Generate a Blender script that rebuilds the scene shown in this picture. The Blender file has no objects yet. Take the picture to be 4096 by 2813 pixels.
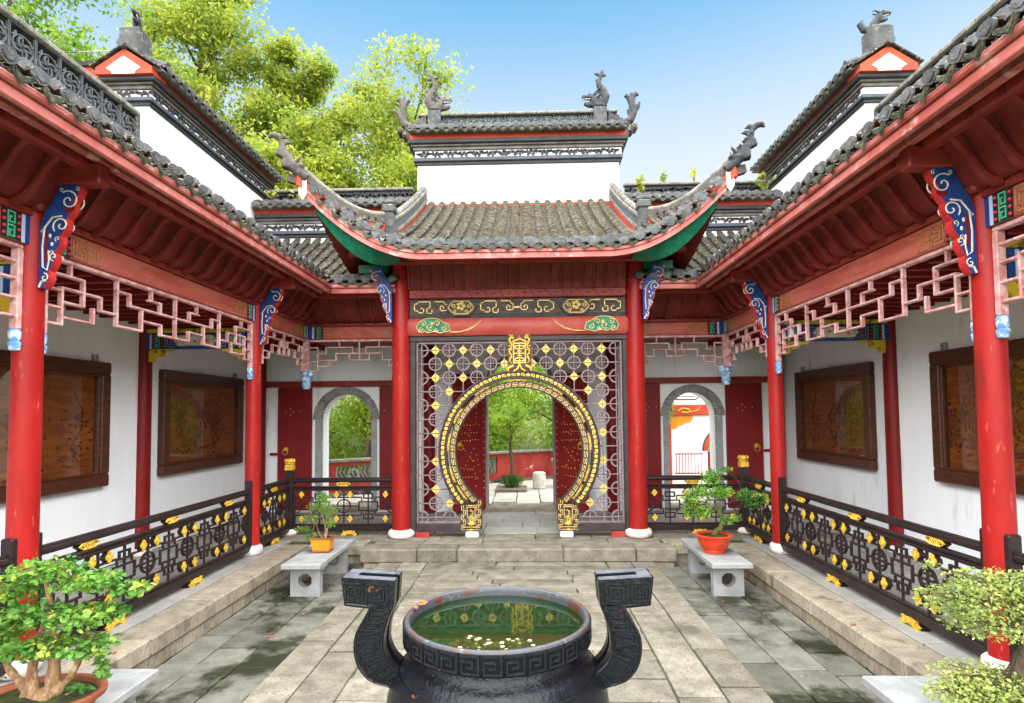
import bpy, bmesh, math, random
import numpy as np
from mathutils import Vector, Matrix, noise
random.seed(7); RNG = np.random.default_rng(7)
PI = math.pi
S = bpy.context.scene
COL = S.collection
# ------------------------------------------------------------------ camera
yaw, pit, rol = 0.0251, 0.0456, -0.0096
cyw, syw, cp, sp = math.cos(yaw), math.sin(yaw), math.cos(pit), math.sin(pit)
Fw = Vector((-syw*cp, cyw*cp, sp)); Rt = Vector((cyw, syw, 0)); Up = Rt.cross(Fw)
cr, sr = math.cos(rol), math.sin(rol)
Rt, Up = Rt*cr + Up*sr, Up*cr - Rt*sr
cam = bpy.data.cameras.new('camera'); camo = bpy.data.objects.new('camera', cam); COL.objects.link(camo)
camo.matrix_world = Matrix(((Rt.x, Up.x, -Fw.x, 0.1279), (Rt.y, Up.y, -Fw.y, -8.697), (Rt.z, Up.z, -Fw.z, 1.8668), (0, 0, 0, 1)))
cam.sensor_width = 36; cam.lens = 2268.3*36/4096; cam.shift_y = 144.9/4096
cam.clip_start = 0.05; cam.clip_end = 800
S.camera = camo
# ------------------------------------------------------------------ sky and sun
SUN_EL, SUN_AZ = math.radians(72), math.radians(185)      # azimuth from +Y, clockwise
W = bpy.data.worlds.new('World'); S.world = W; W.use_nodes = True
wn = W.node_tree.nodes; wl = W.node_tree.links
sky = wn.new('ShaderNodeTexSky'); sky.sky_type = 'NISHITA'; sky.sun_disc = False
sky.sun_elevation = SUN_EL; sky.sun_rotation = SUN_AZ; sky.air_density = 1.0; sky.dust_density = 1.2; sky.ozone_density = 0.4
bg = wn['Background']; bg.inputs['Strength'].default_value = 0.052
tc = wn.new('ShaderNodeTexCoord'); sx_ = wn.new('ShaderNodeSeparateXYZ'); wl.new(tc.outputs['Generated'], sx_.inputs[0])
mr_ = wn.new('ShaderNodeMapRange'); mr_.interpolation_type = 'SMOOTHSTEP'; wl.new(sx_.outputs['Z'], mr_.inputs['Value'])      # pale haze towards the horizon, all round
mr_.inputs['From Min'].default_value = .34; mr_.inputs['From Max'].default_value = .65; mr_.inputs['To Min'].default_value = .95; mr_.inputs['To Max'].default_value = 0
tn = wn.new('ShaderNodeMix'); tn.data_type = 'RGBA'; tn.blend_type = 'MULTIPLY'; tn.inputs[0].default_value = 1; tn.inputs[7].default_value = (.66, 1.22, 1.22, 1); wl.new(sky.outputs[0], tn.inputs[6])
mz = wn.new('ShaderNodeMix'); mz.data_type = 'RGBA'; wl.new(mr_.outputs[0], mz.inputs[0]); wl.new(tn.outputs[2], mz.inputs[6]); mz.inputs[7].default_value = (3.5, 3.75, 3.95, 1)
wl.new(mz.outputs[2], bg.inputs['Color'])
sun = bpy.data.lights.new('sun', 'SUN'); sun.energy = 4.3; sun.angle = math.radians(136); sun.color = (1, .975, .94)
suno = bpy.data.objects.new('sun', sun); COL.objects.link(suno)
sd = Vector((math.sin(SUN_AZ)*math.cos(SUN_EL), math.cos(SUN_AZ)*math.cos(SUN_EL), math.sin(SUN_EL)))
suno.rotation_euler = sd.to_track_quat('Z', 'Y').to_euler(); suno.location = (0, -6, 20)
S.view_settings.view_transform = 'Standard'; S.view_settings.look = 'None'; S.view_settings.gamma = 1
S.view_settings.exposure = 2.28
S.cycles.max_bounces = 12; S.cycles.diffuse_bounces = 10

# ------------------------------------------------------------------ materials
def mat(name, c1, c2=None, rough=.6, scale=4., detail=5., lo=.35, hi=.65, bump=0., bscale=40., metal=0., rnd=0., spec=.22,
        c3=None, s3=30., lo3=.6, hi3=.7, coat=0., trans=0., stretch=None, c4=None, s4=2., lo4=.55, hi4=.7, bdist=.02):
    m = bpy.data.materials.new(name); m.use_nodes = True
    N = m.node_tree.nodes; L = m.node_tree.links; b = N['Principled BSDF']
    b.inputs['Roughness'].default_value = rough; b.inputs['Metallic'].default_value = metal
    b.inputs['Specular IOR Level'].default_value = spec; b.inputs['Coat Weight'].default_value = coat
    if coat: b.inputs['Coat Roughness'].default_value = .15
    g = N.new('ShaderNodeNewGeometry'); vec = g.outputs['Position']
    if stretch:
        vm = N.new('ShaderNodeVectorMath'); vm.operation = 'MULTIPLY'; vm.inputs[1].default_value = stretch
        L.new(vec, vm.inputs[0]); vec = vm.outputs[0]
    def nz(sc, det=5.):
        t = N.new('ShaderNodeTexNoise'); t.inputs['Scale'].default_value = sc; t.inputs['Detail'].default_value = det
        t.inputs['Roughness'].default_value = .62
        L.new(vec, t.inputs['Vector']); return t.outputs['Fac']
    def ramp(fac, a, z):
        r = N.new('ShaderNodeMapRange'); r.inputs['From Min'].default_value = a; r.inputs['From Max'].default_value = z
        r.interpolation_type = 'SMOOTHSTEP'; L.new(fac, r.inputs['Value']); return r.outputs[0]
    def mix(f, A, B, mode='MIX'):
        x = N.new('ShaderNodeMix'); x.data_type = 'RGBA'; x.blend_type = mode
        if isinstance(f, (int, float)): x.inputs[0].default_value = f
        else: L.new(f, x.inputs[0])
        for k, q in ((6, A), (7, B)):
            if isinstance(q, tuple): x.inputs[k].default_value = (*q, 1)
            else: L.new(q, x.inputs[k])
        return x.outputs[2]
    col = c1
    if c2: col = mix(ramp(nz(scale, detail), lo, hi), c1, c2)
    if c3: col = mix(ramp(nz(s3, 3), lo3, hi3), col, c3)
    if c4: col = mix(ramp(nz(s4, 6), lo4, hi4), col, c4)
    if rnd:
        oi = N.new('ShaderNodeObjectInfo'); mr = N.new('ShaderNodeMapRange')
        mr.inputs['To Min'].default_value = 1-rnd; mr.inputs['To Max'].default_value = 1+rnd
        L.new(oi.outputs['Random'], mr.inputs['Value'])
        cb = N.new('ShaderNodeCombineColor'); [L.new(mr.outputs[0], cb.inputs[i]) for i in range(3)]
        col = mix(1., col, cb.outputs[0], 'MULTIPLY')
    if isinstance(col, tuple): b.inputs['Base Color'].default_value = (*col, 1)
    else: L.new(col, b.inputs['Base Color'])
    if bump:
        bp = N.new('ShaderNodeBump'); bp.inputs['Strength'].default_value = bump; bp.inputs['Distance'].default_value = bdist
        L.new(nz(bscale, 4), bp.inputs['Height']); L.new(bp.outputs[0], b.inputs['Normal'])
    if trans:
        tr = N.new('ShaderNodeBsdfTranslucent'); mx = N.new('ShaderNodeMixShader'); mx.inputs[0].default_value = trans
        if isinstance(col, tuple): tr.inputs[0].default_value = (*col, 1)
        else: L.new(col, tr.inputs[0])
        L.new(b.outputs[0], mx.inputs[1]); L.new(tr.outputs[0], mx.inputs[2]); L.new(mx.outputs[0], N['Material Output'].inputs[0])
    return m
M = {}
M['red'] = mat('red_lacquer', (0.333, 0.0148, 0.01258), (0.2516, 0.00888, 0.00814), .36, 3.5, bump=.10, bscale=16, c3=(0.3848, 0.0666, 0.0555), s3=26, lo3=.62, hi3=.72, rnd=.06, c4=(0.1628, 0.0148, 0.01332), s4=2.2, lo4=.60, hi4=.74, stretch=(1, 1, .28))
M['beamlt'] = mat('faded_sheen_beam', (.45, .12, .09), (.34, .07, .05), .36, 3, bump=.08, bscale=25, rnd=.06, c3=(.52, .19, .15), s3=14, lo3=.58, hi3=.74, stretch=(1, .4, 2.5))  # faded red, its pinkish sheen put into the base colour
M['redbeam'] = mat('red_beam', (.27, .04, .03), (.19, .024, .018), .4, 3, bump=.06, bscale=25, rnd=.06, c3=(.36, .07, .05), s3=60, lo3=.66, hi3=.74, stretch=(1, 1, 3))
M['fascia'] = mat('red_fascia', (.52, .165, .145), (.40, .085, .07), .34, 3, bump=.1, bscale=18, c3=(.62, .34, .32), s3=7, lo3=.56, hi3=.7, rnd=.08)  # faded red, with sky reflection painted in as pink and pale patches
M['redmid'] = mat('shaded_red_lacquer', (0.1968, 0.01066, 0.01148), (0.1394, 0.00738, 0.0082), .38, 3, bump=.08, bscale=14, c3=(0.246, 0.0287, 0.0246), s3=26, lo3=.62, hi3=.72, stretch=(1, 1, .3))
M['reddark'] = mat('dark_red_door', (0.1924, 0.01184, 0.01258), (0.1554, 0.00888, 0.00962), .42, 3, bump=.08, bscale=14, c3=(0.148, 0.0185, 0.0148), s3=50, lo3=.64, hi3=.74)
M['soffit'] = mat('red_soffit', (.19, .026, .019), (.13, .016, .012), .48, 4, bump=.1, bscale=22, rnd=.12, c3=(.23, .042, .03), s3=14, lo3=.58, hi3=.74)
M['pink'] = mat('sky_sheen_red_lattice', (.60, .36, .35), (.44, .19, .18), .32, 9, lo=.4, hi=.62, bump=.08, bscale=60, rnd=.1, c3=(.74, .56, .55), s3=30, lo3=.58, hi3=.72)  # red paint turned pink: sky reflection is mixed into the base colour
M['orange'] = mat('orange_red_plaster', (0.493, 0.07225, 0.034), (0.391, 0.04675, 0.0255), .75, 3, bump=.15, bscale=30, c3=(0.51, 0.2125, 0.153), s3=18, lo3=.66, hi3=.76)
M['black'] = mat('black_brown_lacquer', (0.0272, 0.01785, 0.017), (0.0187, 0.0119, 0.0119), .33, 6, bump=.06, bscale=60, rnd=.1, c3=(0.0595, 0.03825, 0.034), s3=70, lo3=.66, hi3=.76)
M['purple'] = mat('purple_brown_paint', (.22, .16, .168), (.16, .11, .116), .42, 8, bump=.08, bscale=50, rnd=.06)
M['gold'] = mat('gold_paint', (.78, .51, .06), (.50, .28, .03), .36, 26, bump=.5, bscale=70, metal=.15, rnd=.06, bdist=.008)
M['palegold'] = mat('pale_gold_paint', (.74, .55, .22), (.48, .31, .08), .38, 34, bump=.3, bscale=80, metal=.15, rnd=.05, bdist=.006)
M['green'] = mat('green_paint', (.012, .19, .10), (.008, .12, .07), .4, 10, bump=.05, c3=(.03, .28, .17), s3=40, lo3=.62, hi3=.7)
M['lgreen'] = mat('light_green_paint', (.10, .42, .25), None, .45)
M['dgreen'] = mat('deep_green_paint', (.004, .055, .032), None, .45)
M['blue'] = mat('blue_paint', (.018, .058, .25), (.013, .038, .16), .45, 14, bump=.08, c3=(.07, .13, .36), s3=50, lo3=.62, hi3=.72)
M['lblue'] = mat('pale_blue_paint', (.42, .55, .75), None, .5)
M['bulb'] = mat('blue_white_bulb', (.12, .28, .55), (.55, .62, .66), .5, 22, lo=.45, hi=.6, bump=.2)
M['cream'] = mat('cream_paint', (.72, .69, .62), (.55, .5, .44), .5, 20)
M['yellow'] = mat('yellow_carving', (.62, .42, .03), (.2, .12, .01), .5, 18, lo=.5, hi=.6, bump=.3)
M['dot'] = mat('crimson_dot', (.62, .03, .07), None, .25)
M['flame'] = mat('flame_red', (.75, .06, .02), None, .35)
M['pearl'] = mat('orange_pearl', (.9, .38, .03), None, .2)
M['white'] = mat('white_plaster', (.80, .80, .79), (.74, .74, .74), .85, 1.6, bump=.12, bscale=9, c3=(.60, .585, .56), s3=5, lo3=.60, hi3=.85, bdist=.01, stretch=(1, 1, .16))
M['wallw'] = mat('gallery_plaster', (.83, .85, .88), (.77, .785, .81), .8, 1.4, bump=.14, bscale=7, c3=(.50, .475, .44), s3=4.5, lo3=.56, hi3=.88, bdist=.012, stretch=(1, 1, .18))
M['frieze'] = mat('frieze_white', (.72, .72, .70), (.58, .57, .55), .85, 10, bump=.1)
M['slate'] = mat('slate_band', (0.075, 0.08625, 0.1087), (0.05625, 0.06375, 0.0825), .6, 5, bump=.15, c3=(0.225, 0.225, 0.2325), s3=30, lo3=.66, hi3=.74)
M['charcoal'] = mat('charcoal_band', (0.02625, 0.027, 0.0315), (0.04125, 0.04125, 0.045), .6, 6, bump=.15, c3=(0.15, 0.15, 0.15), s3=40, lo3=.68, hi3=.76)
M['cove'] = mat('weathered_cove', (0.168, 0.152, 0.14), (0.104, 0.096, 0.092), .8, 5, bump=.2)
M['tile'] = mat('grey_roof_tile', (.062, .053, .042), (.030, .027, .023), .72, 11, bump=.3, bscale=60, rnd=.4, c3=(.22, .19, .13), s3=24, lo3=.52, hi3=.66, c4=(.075, .085, .014), s4=4.5, lo4=.60, hi4=.68, bdist=.008)
M['tilerim'] = mat('tile_lip', (.25, .215, .155), (.09, .08, .06), .75, 16, lo=.4, hi=.6, bump=.3, rnd=.3)  # lip faces painted paler, as tile edges catching the light
M['shield'] = mat('tile_shield', (0.148, 0.148, 0.156), (0.08, 0.0784, 0.08), .5, 14, bump=.9, bscale=80, rnd=.3, c3=(0.24, 0.224, 0.16), s3=20, lo3=.6, hi3=.72, bdist=.012)
M['tileend'] = mat('tile_end', (0.08, 0.0824, 0.088), (0.048, 0.048, 0.0496), .55, 16, bump=.9, bscale=75, rnd=.3, c3=(0.216, 0.2, 0.152), s3=20, lo3=.58, hi3=.7, bdist=.012)
M['moss'] = mat('mossy_drip', (0.136, 0.132, 0.096), (0.06, 0.06, 0.048), .8, 20, bump=.9, bscale=60, rnd=.3, c3=(0.112, 0.144, 0.024), s3=12, lo3=.58, hi3=.68, bdist=.014)
M['ridge'] = mat('ridge_stone', (0.0975, 0.096, 0.09375), (0.0525, 0.0525, 0.054), .8, 6, bump=.5, bscale=30, c3=(0.225, 0.21, 0.165), s3=14, lo3=.56, hi3=.72, c4=(0.12, 0.1125, 0.0375), s4=5, lo4=.66, hi4=.74)
M['cap'] = mat('ridge_cap', (0.24, 0.2213, 0.1837), (0.12, 0.1125, 0.0975), .85, 7, bump=.5, bscale=30, c3=(0.06, 0.06, 0.05625), s3=16, lo3=.56, hi3=.68)
M['statue'] = mat('dark_clay', (0.0527, 0.0544, 0.0595), (0.02975, 0.0306, 0.034), .6, 10, bump=.9, bscale=55, c3=(0.17, 0.1573, 0.1275), s3=24, lo3=.62, hi3=.74, bdist=.015)
M['statuew'] = mat('brown_clay', (0.1062, 0.08925, 0.0765), (0.0595, 0.051, 0.04675), .65, 10, bump=.9, bscale=55, c3=(0.221, 0.187, 0.1445), s3=24, lo3=.6, hi3=.74, bdist=.015)
M['open'] = mat('openwork_clay', (0.104, 0.112, 0.12), (0.06, 0.064, 0.068), .75, 14, bump=.4, c3=(0.224, 0.216, 0.2), s3=30, lo3=.62, hi3=.74)
M['slab'] = mat('granite_slab', (0.235, 0.2049, 0.1579), (0.1551, 0.1344, 0.1015), .82, 5, bump=.5, bscale=60, rnd=.2, c3=(0.094, 0.0799, 0.05828), s3=48, lo3=.52, hi3=.70, c4=(0.0893, 0.08272, 0.05828), s4=2.6, lo4=.55, hi4=.74, bdist=.008)
M['court'] = mat('mossy_court_slab', (.175, .163, .138), (.115, .11, .092), .5, 5, bump=.45, bscale=40, rnd=.25, spec=.35, c3=(.27, .245, .205), s3=34, lo3=.60, hi3=.72, c4=(.020, .024, .011), s4=1.5, lo4=.47, hi4=.60, bdist=.008)
M['kerb'] = mat('kerb_granite', (.36, .305, .225), (.25, .21, .155), .85, 6, bump=.6, bscale=50, rnd=.15, c3=(.16, .13, .09), s3=44, lo3=.53, hi3=.70, c4=(.11, .095, .062), s4=4, lo4=.55, hi4=.72, bdist=.008, stretch=(1, 1, .4))
M['joint'] = mat('dark_joint', (.04, .045, .022), (.085, .085, .055), .95, 8, bump=.3, c3=(.06, .1, .012), s3=5, lo3=.58, hi3=.66)
M['floor'] = mat('gallery_slab', (0.306, 0.289, 0.2635), (0.2465, 0.2338, 0.2125), .6, 3, bump=.2, bscale=70, rnd=.12, c3=(0.357, 0.34, 0.306), s3=60, lo3=.66, hi3=.76, bdist=.005)
M['stonew'] = mat('white_stone_base', (.72, .68, .61), (.52, .47, .40), .8, 9, bump=.5, bscale=40, c3=(.2, .2, .12), s3=8, lo3=.66, hi3=.78)
M['arch'] = mat('grey_arch_stone', (0.255, 0.2422, 0.2295), (0.17, 0.1632, 0.1573), .85, 4, bump=.3, bscale=60, rnd=.1, c3=(0.17, 0.1615, 0.153), s3=80, lo3=.62, hi3=.74)
M['bench'] = mat('pale_bench_granite', (.33, .332, .328), (.25, .252, .25), .7, 5, bump=.25, bscale=120, c3=(.15, .15, .15), s3=110, lo3=.6, hi3=.7, c4=(.2, .18, .145), s4=3, lo4=.6, hi4=.8, bdist=.004)
M['iron'] = mat('black_cast_iron', (.005, .0056, .0075), (.008, .009, .0125), .24, 9, spec=.26, bump=.8, bscale=30, c3=(.15, .045, .02), s3=7, lo3=.64, hi3=.69, c4=(.20, .20, .20), s4=55, lo4=.70, hi4=.75, bdist=.008)
M['ironrel'] = mat('paler_iron_relief', (.011, .012, .016), (.006, .0065, .009), .28, 20, spec=.36, bump=.3)  # slightly paler iron so the raised pattern stands out
M['basin'] = mat('green_glow_basin', (.14, .22, .03), (.08, .14, .02), .7, 8, c3=(.3, .34, .06), s3=14, lo3=.58, hi3=.7)  # inside painted green to give the water its luminous look
M['rust'] = mat('rusty_rim', (.050, .053, .062), (.075, .030, .016), .34, 12, lo=.5, hi=.62, bump=.6, bscale=50, spec=.35, bdist=.005, c3=(.12, .12, .125), s3=30, lo3=.6, hi3=.7)
M['frame'] = mat('walnut_frame', (.085, .027, .012), (.05, .016, .008), .35, 3, stretch=(1, 2, 12), bump=.08, coat=.2)
M['carve'] = mat('carved_wood', (0.2516, 0.0777, 0.0148), (0.1406, 0.03848, 0.00814), .38, 3, stretch=(1, 1.2, 7), bump=.4, bscale=10, bdist=.02, c3=(.12, .03, .008), s3=6, lo3=.56, hi3=.72)
M['carved2'] = mat('carved_wood_dark', (0.1275, 0.0345, 0.00825), (0.0525, 0.015, 0.0045), .5, 9, bump=.5, bscale=30)
M['bark'] = mat('pale_bark', (.33, .20, .105), (.17, .09, .045), .8, 22, bump=1., bscale=40, c3=(.42, .29, .17), s3=34, lo3=.55, hi3=.68, stretch=(1, 1, .4), bdist=.02)
M['bark2'] = mat('brown_bark', (.12, .085, .055), (.06, .042, .03), .9, 9, bump=1., bscale=25, c3=(.09, .12, .03), s3=5, lo3=.55, hi3=.7, stretch=(1, 1, .25), bdist=.04)
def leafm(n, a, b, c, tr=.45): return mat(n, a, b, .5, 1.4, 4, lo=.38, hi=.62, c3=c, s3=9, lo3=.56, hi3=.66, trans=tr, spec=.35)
M['leafA'] = leafm('bright_leaf', (.21, .34, .03), (.09, .20, .02), (.42, .45, .05), .5)  # green raised so the colour carries the glow of backlit leaves
M['leafB'] = leafm('yellow_leaf', (.36, .41, .045), (.17, .26, .03), (.55, .48, .06), .5)  # yellow-green raised likewise; backlight and flare are put into the colour
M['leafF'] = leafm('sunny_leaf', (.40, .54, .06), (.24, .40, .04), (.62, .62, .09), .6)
M['leafC'] = leafm('deep_leaf', (.09, .2, .025), (.035, .1, .015), (.2, .28, .04))
M['leafD'] = leafm('bonsai_leaf', (.20, .40, .05), (.06, .20, .035), (.50, .56, .09), .4)
M['leafE'] = leafm('pale_bonsai_leaf', (.40, .48, .13), (.24, .33, .08), (.56, .52, .17), .4)
M['soil'] = mat('soil', (.03, .022, .014), (.05, .07, .015), .95, 12, bump=.6)
M['potbrown'] = mat('brown_pot', (.30, .10, .045), (.20, .06, .03), .4, 6, bump=.1)
M['potorange'] = mat('orange_pot', (.78, .27, .015), (.65, .2, .012), .4, 4, bump=.1, c3=(.4, .12, .03), s3=9, lo3=.66, hi3=.74)
M['potred'] = mat('vermilion_pot', (.66, .055, .012), (.52, .035, .01), .28, 4, coat=.3)
M['brick_red'] = mat('red_terrace_plaster', (.36, .05, .035), (.27, .03, .025), .85, 3, bump=.3, c3=(.5, .4, .36), s3=2.4, lo3=.66, hi3=.7)
M['terr'] = mat('terrace_slab', (.46, .42, .37), (.36, .33, .29), .85, 2, bump=.2, bscale=60, rnd=.1)
M['ground'] = mat('earth', (.12, .13, .05), (.07, .09, .03), .95, .8, bump=.5)
M['metal'] = mat('grey_metal', (.3, .31, .32), None, .4, metal=.6)
M['plast'] = mat('white_plastic', (.75, .75, .73), None, .4)
M['lampb'] = mat('amber_bulb', (.8, .58, .28), None, .3)
M['dleaf'] = mat('dry_leaf', (.42, .12, .03), (.3, .07, .02), .7, 30)
M['white2'] = mat('facade_white', (.82, .82, .8), None, .8)
M['pebble'] = mat('pale_coin', (.75, .72, .5), (.6, .55, .3), .4, 20)
def glassm(n, tint, a):
    m = bpy.data.materials.new(n); m.use_nodes = True; N = m.node_tree.nodes; L = m.node_tree.links
    N.remove(N['Principled BSDF'])
    t = N.new('ShaderNodeBsdfTransparent'); t.inputs[0].default_value = (*tint, 1)
    g = N.new('ShaderNodeBsdfGlossy'); g.inputs['Roughness'].default_value = .01
    fr = N.new('ShaderNodeFresnel'); fr.inputs[0].default_value = a
    gm = N.new('ShaderNodeNewGeometry'); iv = N.new('ShaderNodeMath'); iv.operation = 'SUBTRACT'; iv.inputs[0].default_value = 1; L.new(gm.outputs['Backfacing'], iv.inputs[1])
    ml = N.new('ShaderNodeMath'); ml.operation = 'MULTIPLY'; L.new(fr.outputs[0], ml.inputs[0]); L.new(iv.outputs[0], ml.inputs[1])
    mx = N.new('ShaderNodeMixShader'); L.new(ml.outputs[0], mx.inputs[0]); L.new(t.outputs[0], mx.inputs[1]); L.new(g.outputs[0], mx.inputs[2])
    L.new(mx.outputs[0], N['Material Output'].inputs[0]); return m
M['glass'] = glassm('panel_glass', (.97, .97, .97), 1.62)
def waterm():
    m = bpy.data.materials.new('green_water'); m.use_nodes = True; N = m.node_tree.nodes; L = m.node_tree.links; b = N['Principled BSDF']
    b.inputs['Base Color'].default_value = (.004, .015, .005, 1); b.inputs['Roughness'].default_value = .02; b.inputs['IOR'].default_value = 1.75
    n = N.new('ShaderNodeTexNoise'); n.inputs['Scale'].default_value = 9; n.inputs['Detail'].default_value = 2
    bp = N.new('ShaderNodeBump'); bp.inputs['Strength'].default_value = .012; bp.inputs['Distance'].default_value = .02
    L.new(n.outputs[0], bp.inputs['Height']); L.new(bp.outputs[0], b.inputs['Normal'])
    t = N.new('ShaderNodeBsdfTransparent'); t.inputs[0].default_value = (.70, .95, .45, 1)
    mx = N.new('ShaderNodeMixShader'); mx.inputs[0].default_value = .2
    L.new(b.outputs[0], mx.inputs[1]); L.new(t.outputs[0], mx.inputs[2]); L.new(mx.outputs[0], N['Material Output'].inputs[0])
    return m
M['water'] = waterm()

# ------------------------------------------------------------------ mesh helpers
def T(x=0, y=0, z=0): return Matrix.Translation((x, y, z))
def R(a, ax): return Matrix.Rotation(a, 4, ax)
def SC(x, y, z): return Matrix.Diagonal((x, y, z, 1))
def FR(o, u):
    """frame on a vertical face: a along u, b up, c towards the viewer (u x up)"""
    u = Vector(u).normalized(); z = Vector((0, 0, 1)); n = u.cross(z)
    return Matrix(((u.x, z.x, n.x, o[0]), (u.y, z.y, n.y, o[1]), (u.z, z.z, n.z, o[2]), (0, 0, 0, 1)))
class MB:
    def __init__(s): s.v = []; s.f = []; s.mi = {}
    def add(s, v, f, Mx=None, rim=0):
        n = len(s.v)
        if rim:
            for k in range(len(s.f)+len(f)-rim, len(s.f)+len(f)): s.mi[k] = 1
        s.v += [tuple(Mx @ Vector(p)) for p in v] if Mx is not None else [tuple(p) for p in v]
        s.f += [tuple(i+n for i in q) for q in f]; return s
    def box(s, x0, x1, y0, y1, z0, z1, Mx=None):
        v = [(x, y, z) for x in (x0, x1) for y in (y0, y1) for z in (z0, z1)]
        return s.add(v, [(0, 1, 3, 2), (4, 6, 7, 5), (0, 4, 5, 1), (2, 3, 7, 6), (0, 2, 6, 4), (1, 5, 7, 3)], Mx)
    def cbox(s, x0, x1, y0, y1, z0, z1, c=.01, Mx=None):
        v = []; c = min(c, abs(x1-x0)*.45, abs(y1-y0)*.45, abs(z1-z0)*.45)
        for zc, ins in ((z0, c), (z0+c, 0), (z1-c, 0), (z1, c)):
            X0, X1, Y0, Y1 = x0+ins, x1-ins, y0+ins, y1-ins
            k = c if ins == 0 else c*.6
            v += [(X0+k, Y0, zc), (X1-k, Y0, zc), (X1, Y0+k, zc), (X1, Y1-k, zc), (X1-k, Y1, zc), (X0+k, Y1, zc), (X0, Y1-k, zc), (X0, Y0+k, zc)]
        f = [tuple(range(7, -1, -1)), tuple(range(24, 32))]
        for r in range(3):
            for i in range(8): j = (i+1) % 8; f.append((r*8+i, r*8+j, r*8+8+j, r*8+8+i))
        return s.add(v, f, Mx)
    def prism(s, poly, z0, z1, Mx=None):
        n = len(poly); ar = sum(poly[i][0]*poly[(i+1) % n][1]-poly[(i+1) % n][0]*poly[i][1] for i in range(n))
        if ar < 0: poly = poly[::-1]
        v = [(x, y, z0) for x, y in poly]+[(x, y, z1) for x, y in poly]
        f = [tuple(range(n-1, -1, -1)), tuple(range(n, 2*n))]+[(i, (i+1) % n, n+(i+1) % n, n+i) for i in range(n)]
        return s.add(v, f, Mx)
    def ring(s, r0, r1, z0, z1, n=24, a0=0, a1=2*PI, Mx=None, wob=0, k=8):
        full = abs(a1-a0-2*PI) < 1e-6; m = n if full else n+1; v = []
        for i in range(m):
            a = a0+(a1-a0)*i/n; w = 1+wob*math.cos(k*a)
            for r, z in ((r0*w, z0), (r1*w, z0), (r1*w, z1), (r0*w, z1)): v.append((r*math.cos(a), r*math.sin(a), z))
        f = []
        for i in range(n):
            j = (i+1) % m
            for q in range(4): f.append((i*4+q, i*4+(q+1) % 4, j*4+(q+1) % 4, j*4+q))
        if not full: f += [(3, 2, 1, 0), (m*4-4, m*4-3, m*4-2, m*4-1)]
        return s.add(v, f, Mx)
    def tube(s, pts, rad, n=8, Mx=None, cap=True, sq=None):
        pts = [Vector(p) for p in pts]; m = len(pts)
        if not hasattr(rad, '__len__'): rad = [rad]*m
        v = []; f = []; up = None
        for i, p in enumerate(pts):
            t = (pts[min(i+1, m-1)]-pts[max(i-1, 0)]).normalized()
            if up is None: up = Vector((0, 0, 1)) if abs(t.z) < .9 else Vector((0, 1, 0))
            sx = t.cross(up).normalized(); up = sx.cross(t).normalized()
            a_, b_ = (1, 1) if sq is None else sq
            for k in range(n):
                a = 2*PI*k/n; v.append(tuple(p+sx*math.cos(a)*rad[i]*a_+up*math.sin(a)*rad[i]*b_))
        for i in range(m-1):
            for k in range(n): j = (k+1) % n; f.append((i*n+k, i*n+j, i*n+n+j, i*n+n+k))
        if cap: f += [tuple(range(n-1, -1, -1)), tuple(range((m-1)*n, m*n))]
        return s.add(v, f, Mx)
    def lathe(s, prof, n=24, Mx=None, cap=True, sx=1, sy=1):
        v = []; f = []; m = len(prof)
        for r, z in prof:
            for k in range(n): a = 2*PI*k/n; v.append((r*math.cos(a)*sx, r*math.sin(a)*sy, z))
        for i in range(m-1):
            for k in range(n): j = (k+1) % n; f.append((i*n+k, i*n+j, i*n+n+j, i*n+n+k))
        if cap: f += [tuple(range(n-1, -1, -1)), tuple(range((m-1)*n, m*n))]
        return s.add(v, f, Mx)
    def ball(s, c, r, Mx=None, nu=10, nv=6, rot=None):
        if not hasattr(r, '__len__'): r = (r, r, r)
        v = [(0, 0, -1)]; f = []
        for i in range(1, nv):
            t = PI*i/nv-PI/2
            for k in range(nu): a = 2*PI*k/nu; v.append((math.cos(t)*math.cos(a), math.cos(t)*math.sin(a), math.sin(t)))
        v.append((0, 0, 1)); e = len(v)-1
        for k in range(nu):
            j = (k+1) % nu; f.append((0, 1+j, 1+k)); f.append((e, e-nu+k, e-nu+j))
            for i in range(nv-2): f.append((1+i*nu+k, 1+i*nu+j, 1+i*nu+nu+j, 1+i*nu+nu+k))
        X = T(*c) @ (rot if rot is not None else Matrix.Identity(4)) @ SC(*r)
        return s.add(v, f, (Mx @ X) if Mx is not None else X)
    def grid(s, fn, nu, nv, Mx=None):
        v = [fn(i/nu, j/nv) for j in range(nv+1) for i in range(nu+1)]; w = nu+1
        return s.add(v, [(j*w+i, j*w+i+1, j*w+w+i+1, j*w+w+i) for j in range(nv) for i in range(nu)], Mx)
    def mesh(s, name, m, smooth=False):
        me = bpy.data.meshes.new(name); me.from_pydata(s.v, [], s.f); me.update()
        if m is not None: me.materials.append(M[m] if isinstance(m, str) else m)
        if s.mi:
            me.materials.append(M['tilerim']); ar = np.zeros(len(s.f), dtype=np.int32); ar[list(s.mi)] = 1; me.polygons.foreach_set('material_index', ar)
        if smooth:
            me.polygons.foreach_set('use_smooth', [True]*len(me.polygons))
            try: me.set_sharp_from_angle(angle=math.radians(smooth if smooth is not True else 42))
            except Exception: pass
        return me
    def build(s, name, m, parent=None, smooth=False, Mx=None):
        return put(s.mesh(name, m, smooth), name, parent, Mx)
PM = {}
def put(me, name, parent=None, Mx=None):
    o = bpy.data.objects.new(name, me); COL.objects.link(o)
    if Mx is not None: o.matrix_basis = Mx
    if parent is not None:
        o.parent = parent; o.matrix_parent_inverse = WM(parent).inverted()
    return o
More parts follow.
